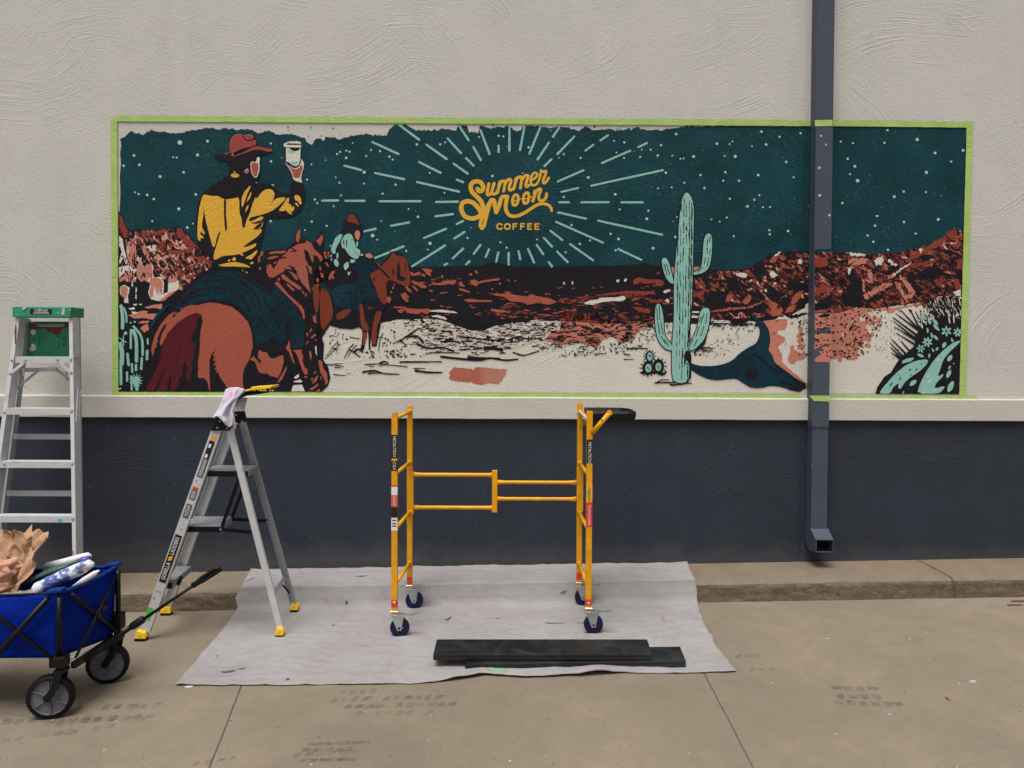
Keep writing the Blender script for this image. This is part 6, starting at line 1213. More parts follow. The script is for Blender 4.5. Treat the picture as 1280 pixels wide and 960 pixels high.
s3 = step((208, 729.5), (215.5, 729.5), (221, 706.5), (239, 706), .80)
# black hinge plates
def plate(c, near, t, th=.004, nm='hinge_plate', mat='blackp', dy=0):
    q = [PL(*p, near, t) + Vector((0, (-.014 if near else .014) + dy, 0)) for p in c]; return MB().poly(q, (0, th, 0)).make(nm, M[mat], lad, bevel=.001)
plate([(271, 521), (291, 524), (291, 533), (287, 538), (264.5, 538)], True, .02, .026)
plate([(291, 514.5), (304, 514.5), (307.5, 530), (292, 530)], False, .02, .02)
rivets([PL(*p, True, .02) + Vector((0, -.015, 0)) for p in ((276, 526.5), (273, 534.5), (285, 535))], .0055, (0, -1, 0), M['steel'], 'rivet', lad)
rivets([PL(*p, False, .02) + Vector((0, .013, 0)) for p in ((294, 519), (302, 527))], .0055, (0, -1, 0), M['steel'], 'rivet', lad)
# upper handle plate, tray arm and paint tray
plate([(293.5, 498), (308, 497), (303.5, 514), (293.5, 514)], False, 0, .012, 'handle_plate', 'alu')
hy0, hy1 = NT_ + .01, FT_ - .01
ha, hb = P(266, 523, NT_), P(300, 494, NT_)
mb = MB()
for y in (NT_ - .002, FT_ + .002):
    mb.tube([P(283, 521, y), P(288, 508, y), P(296, 497, y), P(306, 493, y)], .012, 10)
mb.tube([P(288, 507, NT_), P(288, 507, FT_)], .012, 10)
mb.make('top_handle', M['blackp'], lad, smooth=True)
tl = P(292, 493.5, -.9); tr_ = P(330, 490.5, -.9)
mb = MB()
mb.poly([(tl.x, NT_ + .005, tl.z - .014), (tr_.x, NT_ + .005, tr_.z - .006), (tr_.x + .055, NT_ + .03, tr_.z + .03), (tr_.x + .05, NT_ + .03, tr_.z + .037), (tr_.x, NT_ + .005, tr_.z + .024), (tl.x, NT_ + .005, tl.z + .006)], (0, FT_ - NT_ - .01, 0))
mb.make('work_tray', M['blackp'], lad, bevel=.003)
# black spreaders
def bar(a, na, ta, b, nb, tb, w=.012, nm='spreader'):
    p = PL(*a, na, ta) + Vector((0, .03 if na else -.03, 0)); q = PL(*b, nb, tb) + Vector((0, .03 if nb else -.03, 0))
    return MB().beam(p, q, .008, w * 1.6, (1, 0, .3)).make(nm, M['blackm'], lad, bevel=.001)
bar((297, 598), True, .22, (274, 663), True, .5); bar((309, 600), False, .22, (291.5, 648), False, .5)
bar((274, 663.3), True, .5, (315, 667), True, .5); bar((291.6, 647.5), False, .5, (337.5, 650), False, .5)
rivets([PL(*p, True, .5) + Vector((0, .018, 0)) for p in ((274, 663), (315, 667))] + [PL(*p, False, .5) + Vector((0, -.045, 0)) for p in ((292, 648),(337, 650))], .006, (0, -1, 0), M['steel'], 'rivet', lad)
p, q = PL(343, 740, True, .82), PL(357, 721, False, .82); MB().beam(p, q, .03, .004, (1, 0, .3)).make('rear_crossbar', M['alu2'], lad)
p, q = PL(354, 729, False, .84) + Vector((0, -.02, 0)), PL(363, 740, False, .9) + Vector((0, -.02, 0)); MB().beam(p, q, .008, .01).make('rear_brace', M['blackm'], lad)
p, q = PL(345, 741, True, .8), PL(338, 748, True, .82)
p, q = PL(222, 724, True, .78) + Vector((0, .05, 0)), PL(218, 734, True, .8) + Vector((0, .05, 0)); MB().tube([p, q], .012, 10).make('step_strut', M['blackp'], lad, smooth=True)
# stickers on the near front rail
rA, rB = PL(271, 536, True, 0), PL(181, 789, True, 1)
rd = (rB - rA); rdn = rd.normalized(); rup = Vector((0, -1, 0)); rw = rdn.cross(rup).normalized()
if rw.x > 0: rw = -rw
def rs(f0, f1, mat, w=.036, off=0.0, nm='sticker', e=0.0018, parent=lad):
    a = rA + rd * f0 + rw * off + rup * (e + .0012); b = rA + rd * f1 + rw * off + rup * (e + .0012)
    return MB().beam(a, b, w, .0008, rup).make(nm, M[mat], parent)
rs(.035, .055, 'amber', .03); rs(.060, .235, 'blk', .032)
for f in (.075, .125): rs(f, f + .018, 'white', .014, .004, 'sticker_lettering', .0026)
for k in range(18): rs(.150 + k * .0046, .1515 + k * .0046, 'white', .022, 0, 'sticker_lettering', .0026)
rs(.285, .300, 'red', .032); rs(.301, .345, 'blk', .032); rs(.37, .435, 'blk', .032)
for k in range(7): rs(.305 + k * .0055, .307 + k * .0055, 'white', .024, 0, 'sticker_lettering', .0026)
for k in range(9): rs(.376 + k * .0062, .378 + k * .0062, 'white', .024, 0, 'sticker_lettering', .0026)
f0 = (668 - 536) / 253; f1 = (727 - 536) / 253
rs(f0, f1, 'blk', .04)
rc = lambda f: rA + rd * f + rup * .0036
text('GORILLA', .033, rc(f1 - .055), -rdn, rw * 1, M['white'], 'sticker_lettering', lad, width=.108, bold=.012)
text('LADDERS', .033, rc(f0 + .054), -rdn, rw * 1, M['white'], 'sticker_lettering', lad, width=.108, bold=.012)
mb = MB(); cg = rc((f0 + f1) / 2 + .001)
for dx, dz, r in ((0, 0, .011), (.008, .011, .007), (-.009, -.005, .006), (-.004, .009, .006)): mb.lathe(cg + Vector((dx, .0001 * dz, dz)), (0, -1, 0), [(0, r), (.0006 + r * .02, r * .98), (.0007 + r * .02, 0)], 12)
mb.make('emblem', M['amber'], lad)
rs(.885, .945, 'greenst', .03, .012)
rivets([rA + rd * f + rw * o + rup * .002 for f, o in ((.255, .012), (.49, .0), (.80, .012), (.835, .014), (.80, -.006))], .005, (0, -1, 0), M['steel'], 'rivet', lad)

# rag hanging over the ladder top
def rag_pt(u, v):
    # u across (left/right), v from top ridge downwards
    top = [(281, 486.5), (290, 484), (300, 484), (307, 487)]
    y = NT_ - .03
    x = 283 + 23 * u - (v ** 1.1) * (17 * (1 - u) + 14 * u - 3); yy = 485.2 - 1.2 * math.sin(u * 3) + v * (37 * (1 - u) + 34 * u) + (0 if v < .5 else 10 * math.sin(u * math.pi) * (v - .5) * 2)
    fold = .022 * math.sin(u * 9.5 + v * 2.0) * (.25 + v) + .01 * mnoise.noise(Vector((u * 4, v * 4, 2)))
    p = P(x, yy, y - .02 * math.sin(v * 3)); return (p.x, p.y + fold, p.z)
mb = MB()
KR = [[(282, 487), (288, 484.5), (297, 484), (306, 486.5), (305, 491), (300, 493)],
      [(277.5, 500), (283, 500), (290, 500), (297, 497), (298, 496), (296, 500)],
      [(272, 513), (277, 512), (283, 508), (289, 505), (293, 506), (294, 508)],
      [(265.5, 522), (270, 520), (278, 520), (284, 516), (290, 514), (292.5, 518)],
      [(268, 522.5), (272, 520), (280, 527), (286, 524), (291, 522), (294, 527)],
      [(270.5, 519), (274, 520.5), (282, 531), (287, 534.5), (290, 532), (293.5, 527)]]
KY = [[0, -.01, -.01, 0, .03, .06], [-.01, -.02, -.035, -.02, .0, .02], [0, -.02, -.04, -.012, -.03, 0], [0, -.015, -.04, -.01, -.03, -.01], [0, -.02, -.045, -.012, -.035, -.015], [-.005, -.015, -.03, -.012, -.03, -.02]]
def rag2(u, v):
    fu, fv = u * 5, v * 5; i, j = min(int(fu), 4), min(int(fv), 4); a, b = fu - i, fv - j; a = a * a * (3 - 2 * a) * .5 + a * .5; b = b * .7 + .3 * b * b * (3 - 2 * b)
    L4 = lambda A: (A[j][i] * (1 - a) + A[j][i + 1] * a) * (1 - b) + (A[j + 1][i] * (1 - a) + A[j + 1][i + 1] * a) * b
    KX = [[p[0] for p in r] for r in KR]; KZ_ = [[p[1] for p in r] for r in KR]
    q = P(L4(KX), L4(KZ_), NT_ - .03 + L4(KY) * 1.0); return (q.x, q.y, q.z)
rg = mb.grid(rag2, 40, 40).make('rag', M['rag'], smooth=True, solid=.003)
tag(rg, 'pale lilac cotton rag with pink stains draped over the step ladder top', 'rag')
def rst(cx, cy, r):
    return MB().grid(lambda a, b: (lambda p: (p[0], p[1] - .0022, p[2]))(rag2(cx + r * b * math.cos(a * 6.283), cy + r * 1.2 * b * math.sin(a * 6.283))), 14, 3).make('rag_stain', M['ragpink'], rg)
rst(.30, .13, .045); rst(.22, .19, .035); rst(.45, .08, .04); rst(.12, .24, .03)
# yellow paint scraper and brush on the tray
bz = P(318, 487, -.93)
br_ = thing('paint_tool', 'yellow spattered paint tool lying on the black top tray of the step ladder', 'paint tool', (bz.x, -.93, bz.z))
a0, a1, a2 = P(307, 489.5, -.93), P(318, 486.5, -.93), P(345, 484.2, -.93)
MB().beam(a0 + Vector((0, 0, .004)), a1 + Vector((0, 0, .002)), .03, .012).make('handle', M['footy'], br_, bevel=.003)
mb = MB(); mb.poly([(a1.x, -.99, a1.z - .004), (a2.x - .012, -.99, a2.z - .003), (a2.x, -.99, a2.z + .014), (a1.x, -.99, a1.z + .016)], (0, .13, 0)); mb.make('head', plain('spattered_yellow', (214, 176, 32), .5, dirt=(120, 104, 30), wear=(225, 200, 120), scale=60), br_, bevel=.003)
mb = MB()
for i in range(14):
    x = a1.x + (a2.x - a1.x) * rnd.random(); mb.box((x, -.992, a1.z - .007), (x + .008, -.9905, a1.z - .001 + .004 * rnd.random()))
o = mb.make('dried_drips', M['footy'], br_); o['kind'] = 'stuff'

# ------------------------------------------------------------------ tall folded aluminium ladder leaning at the left
YT, YBm = -0.34, -0.62
tl_ = thing('tall_ladder', 'tall paint marked aluminium ladder with green plastic top leaning at the wall behind the wagon', 'ladder', (P(40, 700, YBm).x, YBm, gz(-2.8)))
def PT(px, py, dy=0.0):
    t = (py - 390) / (720 - 390); return P(px, py, YT + (YBm - YT) * t + dy)

def face_beam(a, b, w, d, nm, mat, dy=0.0):      # flat bar of width w (seen) and depth d behind it
    p, q = PT(*a, dy), PT(*b, dy); o = Vector((0, d / 2, 0)); return MB().beam(p + o, q + o, w, d, (0, 1, 0)).make(nm, M[mat], tl_, bevel=.001)
face_beam((88.3, 396), (93, 706), .024, .075, 'front_rail', 'alu'); face_beam((22, 396), (-22, 720), .026, .075, 'front_rail', 'alu')
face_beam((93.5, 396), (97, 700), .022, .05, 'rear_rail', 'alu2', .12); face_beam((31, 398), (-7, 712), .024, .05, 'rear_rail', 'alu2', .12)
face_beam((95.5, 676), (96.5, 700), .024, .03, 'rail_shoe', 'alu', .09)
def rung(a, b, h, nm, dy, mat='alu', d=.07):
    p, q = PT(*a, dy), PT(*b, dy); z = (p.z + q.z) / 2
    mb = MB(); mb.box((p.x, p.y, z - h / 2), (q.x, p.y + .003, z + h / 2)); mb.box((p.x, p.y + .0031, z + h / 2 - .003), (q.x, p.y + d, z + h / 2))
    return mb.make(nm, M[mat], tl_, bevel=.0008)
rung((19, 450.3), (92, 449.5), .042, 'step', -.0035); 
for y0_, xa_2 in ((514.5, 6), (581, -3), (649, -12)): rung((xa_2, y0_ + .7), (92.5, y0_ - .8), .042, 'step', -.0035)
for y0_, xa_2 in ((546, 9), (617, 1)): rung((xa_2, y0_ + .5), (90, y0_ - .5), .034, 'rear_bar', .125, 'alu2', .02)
# top cap
mb = MB(); c0_, c1_ = PT(19.5, 384), PT(92, 383.5); cz = (c0_.z + c1_.z) / 2; ch = .068
mb.poly([(c0_.x, YT - .03, cz - ch), (c0_.x, YT - .03, cz - .006), (c0_.x + .004, YT - .02, cz), (c1_.x - .004, YT - .02, cz), (c1_.x, YT - .03, cz - .006), (c1_.x, YT - .03, cz - ch)], (0, .16, 0))
cap = mb.make('top_cap', M['greenp'], tl_, bevel=.004)
lp = PT(55, 389.5); MB().box((PT(41.3, 389).x, YT - .0315, cz - .048), (PT(68, 389).x, YT - .0302, cz - .015)).make('maker_label', M['blk'], cap)
text('CUPRUM', .020, (lp.x, YT - .0318, cz - .0245), (1, 0, 0), (0, 0, 1), M['white'], 'maker_lettering', cap, width=.085, bold=.01)
text('LADDERS', .017, (lp.x, YT - .0318, cz - .040), (1, 0, 0), (0, 0, 1), M['white'], 'maker_lettering', cap, width=.10, bold=.01)
mb = MB()
for px, py, r in ((34, 386, .010), (36, 384.5, .008), (32.5, 387, .006), (82.5, 389.5, .012), (82, 392, .012), (91, 388, .005), (83, 387, .008), (53, 384.5, .004), (76, 391.5, .005), (24, 393.5, .004)):
    c = PT(px, py); mb.lathe((c.x, YT - .0302, c.z), (0, -1, 0), [(0, r), (.0012, r * .8), (.0015, 0)], 7)
mb.make('paint_splashes', M['whitep'], cap)
# fold-down paint shelf behind the rails
SY = YT + .135
def SP(px, py, dy=0): return P(px, py, SY + dy)
o = [(35.5, 403.5), (38, 401.8), (86.5, 402), (86.5, 445.5), (33, 446), (32, 443)]
shf = MB().poly([SP(*p) for p in o], (0, .02, 0)).make('paint_shelf', M['greenp'], tl_, bevel=.003)
MB().poly([SP(*p, -.0012) for p in ((37, 405), (86, 404), (86, 407.5), (77, 412), (76, 417), (70, 419), (60, 415), (57, 411), (48, 411), (37, 412))], (0, .001, 0)).make('dried_red_paint', M['redsp'], shf)
MB().tube([SP(47, 406.8, -.003), SP(81, 406.3, -.003)], .011, 10).make('shelf_slot', plain('pale_slot', (140, 142, 136), .6), shf, smooth=True)
cc_ = SP(61, 428, -.0005); MB().lathe(cc_, (0, -1, 0), [(0, .071), (.004, .071), (.004, .066), (.0005, .066), (.0005, 0)], 32).make('can_ring', M['greenp'], shf)
MB().lathe(SP(40.5, 434.5, -.0004), (0, -1, 0), [(0, .026), (.0012, .025), (.0014, 0)], 14).make('paint_spot', M['whitep'], shf)
MB().lathe(SP(41.5, 415, -.0004), (0, -1, 0), [(0, .019), (.0012, .018), (.0014, 0)], 9).make('paint_spot', M['whitep'], shf)
mb = MB()
for px, py in ((42, 423.5), (80, 423.5), (79.5, 431), (37, 432)): mb.lathe(SP(px, py, -.0008), (0, -1, 0), [(0, .014), (.002, .012), (.001, 0)], 10)
mb.make('shelf_socket', M['dgreen'], shf)
# spreader irons
def iron(a, b, w=.016, dy=.05, mat='alu2', nm='brace'): return MB().beam(PT(*a, dy), PT(*b, dy), w, .004, (0, 1, 0)).make(nm, M[mat], tl_)
iron((14, 466), (29, 454), .018, -.006, 'alu'); iron((88, 465), (76, 454.5), .018, -.006, 'alu'); iron((19, 487), (48, 463), .016, .08); iron((22, 455), (29, 482), .012, .09); iron((70, 461), (88, 476), .016, .08); iron((83.5, 464), (81.5, 480), .010, .07)
iron((24, 462.5), (72, 461.5), .028, .128); iron((30, 455), (29.5, 470), .010, .03); iron((97.5, 486), (95, 527), .008, -.02, 'alu2', 'side_brace'); iron((101, 488), (98.5, 526), .006, .0, 'alu2', 'side_brace')
rivets([PT(*p, -.006) for p in ((14.5, 450), (31.5, 450), (72, 449.5), (88.5, 449.3), (12.5, 467), (89, 465.7), (89.3, 514), (5.3, 515.5), (90, 580), (91, 649), (5, 580))], .008, (0, -1, 0), M['steel'], 'rivet', tl_)
MB().poly([PT(*p, -.0045) for p in ((72, 648), (77, 648), (77, 653.3), (72, 653.5))], (0, .0008, 0)).make('tape_scrap', M['tealtape'], tl_)
MB().poly([PT(*p, -.0045) for p in ((90.5, 688), (91.5, 688), (92, 698), (91, 698))], (0, .0008, 0)).make('red_mark', M['red'], tl_)
MB().poly([PT(*p, -.0045) for p in ((19, 406), (20, 405), (20.5, 412), (19.5, 430), (18.5, 430), (18, 414))], (0, .0008, 0)).make('dried_red_paint', M['redsp'], tl_)

# ------------------------------------------------------------------ blue folding wagon
Wn, Wf = G(64, 897), G(135, 853)          # wheel contacts at the front end (right)
yn, yf = Wn.y, Wf.y
pn_t, pn_b = P(75, 742, yn), P(72, 824, yn); pf_t, pf_b = P(146, 709, yf), P(145, 790, yf)
wag = thing('folding_wagon', 'blue canvas folding wagon with black frame and grey wheels, loaded with painting supplies', 'wagon', (-2.5, (yn + yf) / 2, gz(-2.5)))
LEN = 0.86
XN, XF = pn_t.x, pf_t.x
back = Vector((-LEN, 0.03, -KS * LEN))
ztn, ztf, zbn, zbf = pn_t.z, pf_t.z, P(66, 823, yn).z, P(138, 795, yf).z
def wq(a, b, n, m, sag=.02, seed=0, out=(0, 0, 0), lip=None):
    # panel between top edge a0->a1 and bottom edge b0->b1 with soft billow
    def f(u, v):
        t = Vector(a[0]).lerp(Vector(a[1]), u); s_ = Vector(b[0]).lerp(Vector(b[1]), u); p = t.lerp(s_, v)
        k = math.sin(u * math.pi) * math.sin(min(1, v * 1.1) * math.pi) * sag; p += Vector(out) * (k + .006 * mnoise.noise(Vector((u * 5 + seed, v * 5, 1))))
        if v == 0 or lip: p.z -= (lip or 0) * math.sin(u * math.pi) * (1 - v)
        return p
    return MB().grid(f, n, m)
nt0, nt1 = Vector((XN, yn, ztn)), Vector((XN, yn, ztn)) + back
ft0, ft1 = Vector((XF, yf, ztf)), Vector((XF, yf, ztf)) + back
nb0, nb1 = Vector((XN - .02, yn + .01, zbn)), Vector((XN - .02, yn + .01, zbn)) + back
fb0, fb1 = Vector((XF - .02, yf - .01, zbf)), Vector((XF - .02, yf - .01, zbf)) + back
tub = sub(wag, 'canvas_tub', nt0)
wq((nt1, nt0), (nb1, nb0), 30, 16, .03, 1, (0, -1, 0), .012).make('near_side', M['blue'], tub, smooth=True, solid=.003)
wq((ft1, ft0), (fb1, fb0), 30, 16, .02, 2, (0, 1, 0), .012).make('far_side', M['blue'], tub, smooth=True, solid=.003)
wq((nt0, ft0), (nb0, fb0), 24, 16, .018, 3, (1, 0, 0), .012).make('front_end', M['blue'], tub, smooth=True, solid=.003)
wq((nt1, ft1), (nb1, fb1), 16, 12, .02, 4, (-1, 0, 0)).make('back_end', M['blue'], tub, smooth=True, solid=.003)
MB().add([nb0, fb0, fb1, nb1], [(0, 1, 2, 3)]).make('floor_panel', M['blue'], tub, solid=.004)
# turned-over trim along the rim
def rim(a, b, r=.011, sg=.012):
    return [a.lerp(b, i / 14) - Vector((0, 0, sg * math.sin(i / 14 * math.pi))) + Vector((0, 0, .004)) for i in range(15)]
MB().tube(rim(nt0, ft0), .010, 8).make('rim_trim', M['bluet'], tub, smooth=True); MB().tube(rim(nt0, nt1), .006, 8).make('rim_trim', M['blackp'], tub, smooth=True); MB().tube(rim(ft0, ft1), .008, 8).make('rim_trim', M['bluet'], tub, smooth=True)
for c in (nt0, ft0):
    MB().poly([c + Vector((-.06, -.012, -.004)), c + Vector((.014, -.012, .006)), c + Vector((.014, .03, .006)), c + Vector((-.06, .03, -.004))], (0, 0, .02)).make('corner_cap', M['bluet'], tub, bevel=.006)
fr0 = sub(wag, 'frame', nb0)
def tb(a, b, r, nm='frame_tube', mat='blackm'): return MB().tube([a, b], r, 10).make(nm, M[mat], fr0, smooth=True)
pnb = Vector((XN, yn - .012, pn_b.z)); pfb = Vector((XF, yf, P(146, 785, yf).z))
tb(nt0 + Vector((.008, -.018, -.01)), pnb, .0125, 'corner_post'); tb(ft0 + Vector((.012, -.012, -.01)), pfb + Vector((.012, -.012, -.03)), .0125, 'corner_post')
tb(nt1, nb1, .0125, 'corner_post'); tb(ft1, fb1, .0125, 'corner_post')
yo_ = yn - .03
tb(P(-90, 700, yo_), P(65, 823, yo_), .008, 'cross_bar'); tb(P(-60, 880, yo_ - .0), P(60, 748, yo_), .013, 'cross_bar')
tb(P(84, 743, yn + .02) + Vector((.02, 0, 0)), P(141, 790, yf - .02) + Vector((.02, 0, 0)), .011, 'cross_bar')
tb(P(85, 822, yn + .02) + Vector((.035, 0, 0)), P(138, 717, yf - .02) + Vector((.035, 0, 0)), .0065, 'cross_bar')
cj = (P(113, 768, (yn + yf) / 2) + Vector((.03, 0, 0)))
MB().lathe(cj, (1, 0, 0), [(0, .016), (.014, .016), (.014, 0)], 12).make('pivot_block', M['blackp'], fr0)
MB().box((cj.x, cj.y + .03, cj.z + .0), (cj.x + .012, cj.y + .08, cj.z + .03)).make('pivot_block', M['blackp'], fr0, bevel=.003)
MB().box((XN - .035, yn - .035, pn_b.z - .03), (XN + .035, yn + .02, pn_b.z + .02)).make('corner_block', M['blackp'], fr0, bevel=.005)
MB().box((XF - .03, yf - .035, P(145, 780, yf).z - .02), (XF + .035, yf + .02, P(145, 770, yf).z + .02)).make('corner_block', M['blackp'], fr0, bevel=.005)
la, lb = P(88, 832, yn + .03), P(142, 797, yf - .02)
MB().beam(la + Vector((.01, 0, 0)), lb, .02, .03, (0, 0, 1)).make('lower_crossmember', M['blackp'], fr0, bevel=.004)
MB().beam(P(88, 823, yn + .03) + Vector((.0, 0, 0)), P(139, 799, yf - .02), .008, .007, (0, 0, 1)).make('lower_lip', M['whitepl'], fr0)
def wheel(c, yc, ang, R=.100):
    cx = c.x; zc = gz(cx) + R; w_ = sub(wag, 'wheel', (cx, yc, zc)); hw = .021
    rot = Matrix.Rotation(ang, 4, 'Z'); ax = rot @ Vector((0, 1, 0)); C0 = Vector((cx, yc, zc))
    MB().lathe(C0 - ax * hw, ax, [(.0, R * .80), (.0, R * .93), (.006, R * .985), (.012, R), (.030, R), (.036, R * .985), (.042, R * .93), (.042, R * .80)], 64).make('tyre', M['rubber'], w_, smooth=True)
    mb = MB()
    for k in range(40):
        a = 2 * math.pi * k / 40; r_ = (rot @ Vector((math.cos(a), 0, math.sin(a)))); p = C0 + r_ * R * .985; mb.beam(p - ax * .018, p + ax * .018, .006, .005, r_)
    mb.make('tyre_tread', M['rubber'], w_)
    MB().lathe(C0 - ax * (hw - .004), ax, [(0, R * .82), (.0, R * .79), (.007, R * .77), (.008, R * .3), (.0, R * .2), (.0, 0)], 64).make('wheel_disc', M['wheelg'], w_, smooth=False)
    MB().lathe(C0 + ax * (hw - .004), ax, [(0, R * .82), (-.007, R * .77), (-.008, R * .3), (0, R * .2), (0, 0)], 48).make('wheel_disc', M['wheelg'], w_)
    mb = MB()
    for k in range(6):
        a = 2 * math.pi * (k + .55) / 6; r_ = (rot @ Vector((math.cos(a), 0, math.sin(a)))); p = C0 - ax * (hw - .006)
        mb.beam(p + r_ * R * .2, p + r_ * R * .78, .004, .007, ax)
    mb.make('wheel_spokes', M['wheelg'], w_)
    return w_, C0, rot
w1, c1, ro1 = wheel(Wn, yn, math.radians(12)); w2, c2, ro2 = wheel(Wf, yf, math.radians(14))
wheel(Wn + back, yn, 0); wheel(Wf + back, yf, 0)
def fork(C0, top, nm='fork'):
    mb = MB(); tp = Vector(top)
    for s in (-1, 1):
        y = s * .028; a = C0 + Vector((0, y, 0)); b = C0 + (tp - C0) * .45 + Vector((.012, y, 0)); c = tp + Vector((0, y * .8, 0))
        d = Vector((.02, 0, 0)); mb.poly([a + Vector((-.016, 0, -.012)), a + Vector((.012, 0, -.014)), b + d, c + d * .9, c - d * .9, b - d * .8, a + Vector((-.018, 0, .008))], (0, .006 * s, 0))
    mb.box((tp.x - .022, tp.y - .03, tp.z - .006), (tp.x + .022, tp.y + .03, tp.z + .012)); mb.tube([tp, tp + Vector((0, 0, .05))], .018, 12)
    mb.lathe(C0 + Vector((0, -.036, 0)), (0, 1, 0), [(0, 0), (0, .013), (.072, .013), (.072, 0)], 16)
    return mb.make(nm, M['blackp'], wag, bevel=.002)
fork(c1, P(77, 838, yn)); fork(c2, P(147, 795, yf) + Vector((-.0, 0, -.01)))
fork(Vector((c1.x - LEN, yn, gz(c1.x - LEN) + .1)), (c1.x - LEN, yn, gz(c1.x) + .22)); fork(Vector((c2.x - LEN, yf, gz(c2.x - LEN) + .1)), (c2.x - LEN, yf, gz(c2.x) + .22))
# pull handle
hd = sub(wag, 'pull_handle', P(140, 798, -1.8)); yh = (yn + yf) / 2 - .02
MB().tube([P(92, 833, yn + .08), P(125, 812, yh), P(148, 795, yh), P(163, 784, yh)], .013, 10).make('handle_tube', M['blackm'], hd, smooth=True)
MB().tube([P(163, 785, yh), P(166, 782.5, yh), P(178, 774.5, yh), P(180, 773, yh)], [.012, .019, .019, .012], 12).make('handle_joint', M['blackp'], hd, smooth=True)
MB().tube([P(178, 775, yh), P(243, 731, yh)], .0075, 10).make('handle_tube', M['blackm'], hd, smooth=True)
gr0, gr1 = P(241, 732, yh), P(275, 711, yh); gd = (gr1 - gr0); side = gd.cross(Vector((0, 1, 0))).normalized()
mb = MB(); mb.tube([gr0, gr0 + gd * .12 + side * .0, gr0 + gd * .35 + side * .010, gr0 + gd * .85 + side * .011, gr1 + side * .006, gr1 - side * .006, gr0 + gd * .85 - side * .007, gr0 + gd * .35 - side * .007, gr0 + gd * .1, gr0], [.014, .013, .009, .009, .009, .009, .009, .009, .013, .014], 10)
mb.make('grip', M['blackp'], hd, smooth=True)

# load in the wagon
ym = (yn + yf) / 2
def bundle(pts, rs, mat, name, lbl, cat, flat=.6, grp=None, n=14, wr=.0):
    mb = MB(); mb.tube(pts, rs, n)
    pc = [Vector(p) for p in pts]; c = sum(pc, Vector()) / len(pc)
    mb.v = [tuple(Vector(v) + Vector((0, 0, 0)) + Vector((wr * mnoise.noise(Vector(v) * 14), wr * mnoise.noise(Vector(v) * 14 + Vector((5, 5, 5))), wr * mnoise.noise(Vector(v) * 17 + Vector((9, 5, 5)))))) for v in mb.v]
    o = mb.make(name, M[mat], None, smooth=True); return tag(o, lbl, cat, grp)
def q3(l, y): return [P(a, b, y) for a, b in l]
bundle(q3([(54, 711.5), (60, 707), (80, 703), (100, 697.5), (110, 695), (114, 695.5)], yf - .05), [.010, .017, .02, .02, .018, .008], 'whitepl', 'rolled_sleeve', 'plain white plastic sleeve lying at the back of the wagon load', 'plastic sleeve')
bundle(q3([(97, 704), (104, 701), (112, 698)], yf - .09), [.018, .02, .015], 'purple', 'purple_packet', 'short purple plastic packet beside the white sleeve in the wagon', 'packet')
bundle(q3([(10, 735), (30, 728), (60, 714), (80, 707), (98, 701.5)], ym + .06), [.005, .010, .013, .012, .006], 'dgreen', 'folded_green_tool', 'dark green folded plastic tool lying across the wagon load', 'tool', wr=.006)
bundle(q3([(22, 733), (45, 722), (66, 714), (85, 707)], ym + .02), [.006, .010, .010, .006], 'dgreen', 'green_rod', 'thin green rod in front of the folded green tool', 'rod')
PS = bundle(q3([(43, 738), (47, 736.5), (60, 730), (80, 720), (100, 711), (112, 705), (117, 705.5)], ym - .04), [.022, .034, .035, .034, .031, .024, .010], 'print', 'printed_sleeve', 'white plastic sleeve with blue print lying on the wagon rim', 'plastic sleeve', wr=.004)
lt8 = text('8', .045, P(106.5, 712, ym - .0785), (1, 0, .45), (-.3, 0, 1), M['amber'], 'sleeve_lettering', PS, ext=.004)
bundle(q3([(91, 733), (105, 725), (118, 717), (124, 713)], yn + .10), [.004, .013, .013, .004], 'whitepl', 'folded_sheet', 'small folded white sheet tucked inside the front wagon rim', 'sheet')
def gb(u, v):
    p = P(-60 + 105 * u, 748 - 12 * math.sin(min(1, v) * math.pi * .5) * (1 - .2 * u) + 4 * (1 - v), yn + .03 + .16 * v); p.z += .012 * mnoise.noise(Vector((u * 9, v * 5, 2))); return p
tag(MB().grid(gb, 30, 10).make('grey_cloth', M['greybag'], smooth=True, solid=.004), 'crumpled grey canvas cloth along the near wagon rim', 'cloth')
# crumpled brown paper bag
def bag(u, v):
    a = u * 2 * math.pi; rx = .13 + .125 * v + .03 * max(0, math.cos(a)) ** 8 * v * v; ry_ = .09 + .05 * v; cx, cy = P(-26, 740, ym).x, ym + .03
    x = cx + rx * math.cos(a) * (1 + .10 * mnoise.noise(Vector((math.cos(a) * 2, math.sin(a) * 2, v * 2)))); y = cy + ry_ * math.sin(a)
    topz = .69 + .06 * mnoise.noise(Vector((math.cos(a) * 2.5, math.sin(a) * 2.5, 4))) + .05 * mnoise.noise(Vector((math.cos(a) * 8, math.sin(a) * 8, 1))) + .02 * (1 if mnoise.noise(Vector((a * 7, 3, 1))) > .1 else 0)
    if math.sin(a) < 0: topz -= .22 * min(1, -math.sin(a) * 1.9)
    if math.cos(a) > .93: topz += .0
    z = .40 + (topz - .40) * v
    k = .03 * mnoise.noise(Vector((math.cos(a) * 5, math.sin(a) * 5, v * 5))) + .006 * mnoise.noise(Vector((math.cos(a) * 12, math.sin(a) * 12, v * 9)))
    return (x + k, y + k * 1.2, z + .6 * k)
bg_ = MB().grid(bag, 90, 12).make('paper_bag', M['paper'], smooth=False, solid=.0015)
tag(bg_, 'crumpled open brown paper bag standing in the wagon', 'paper bag')
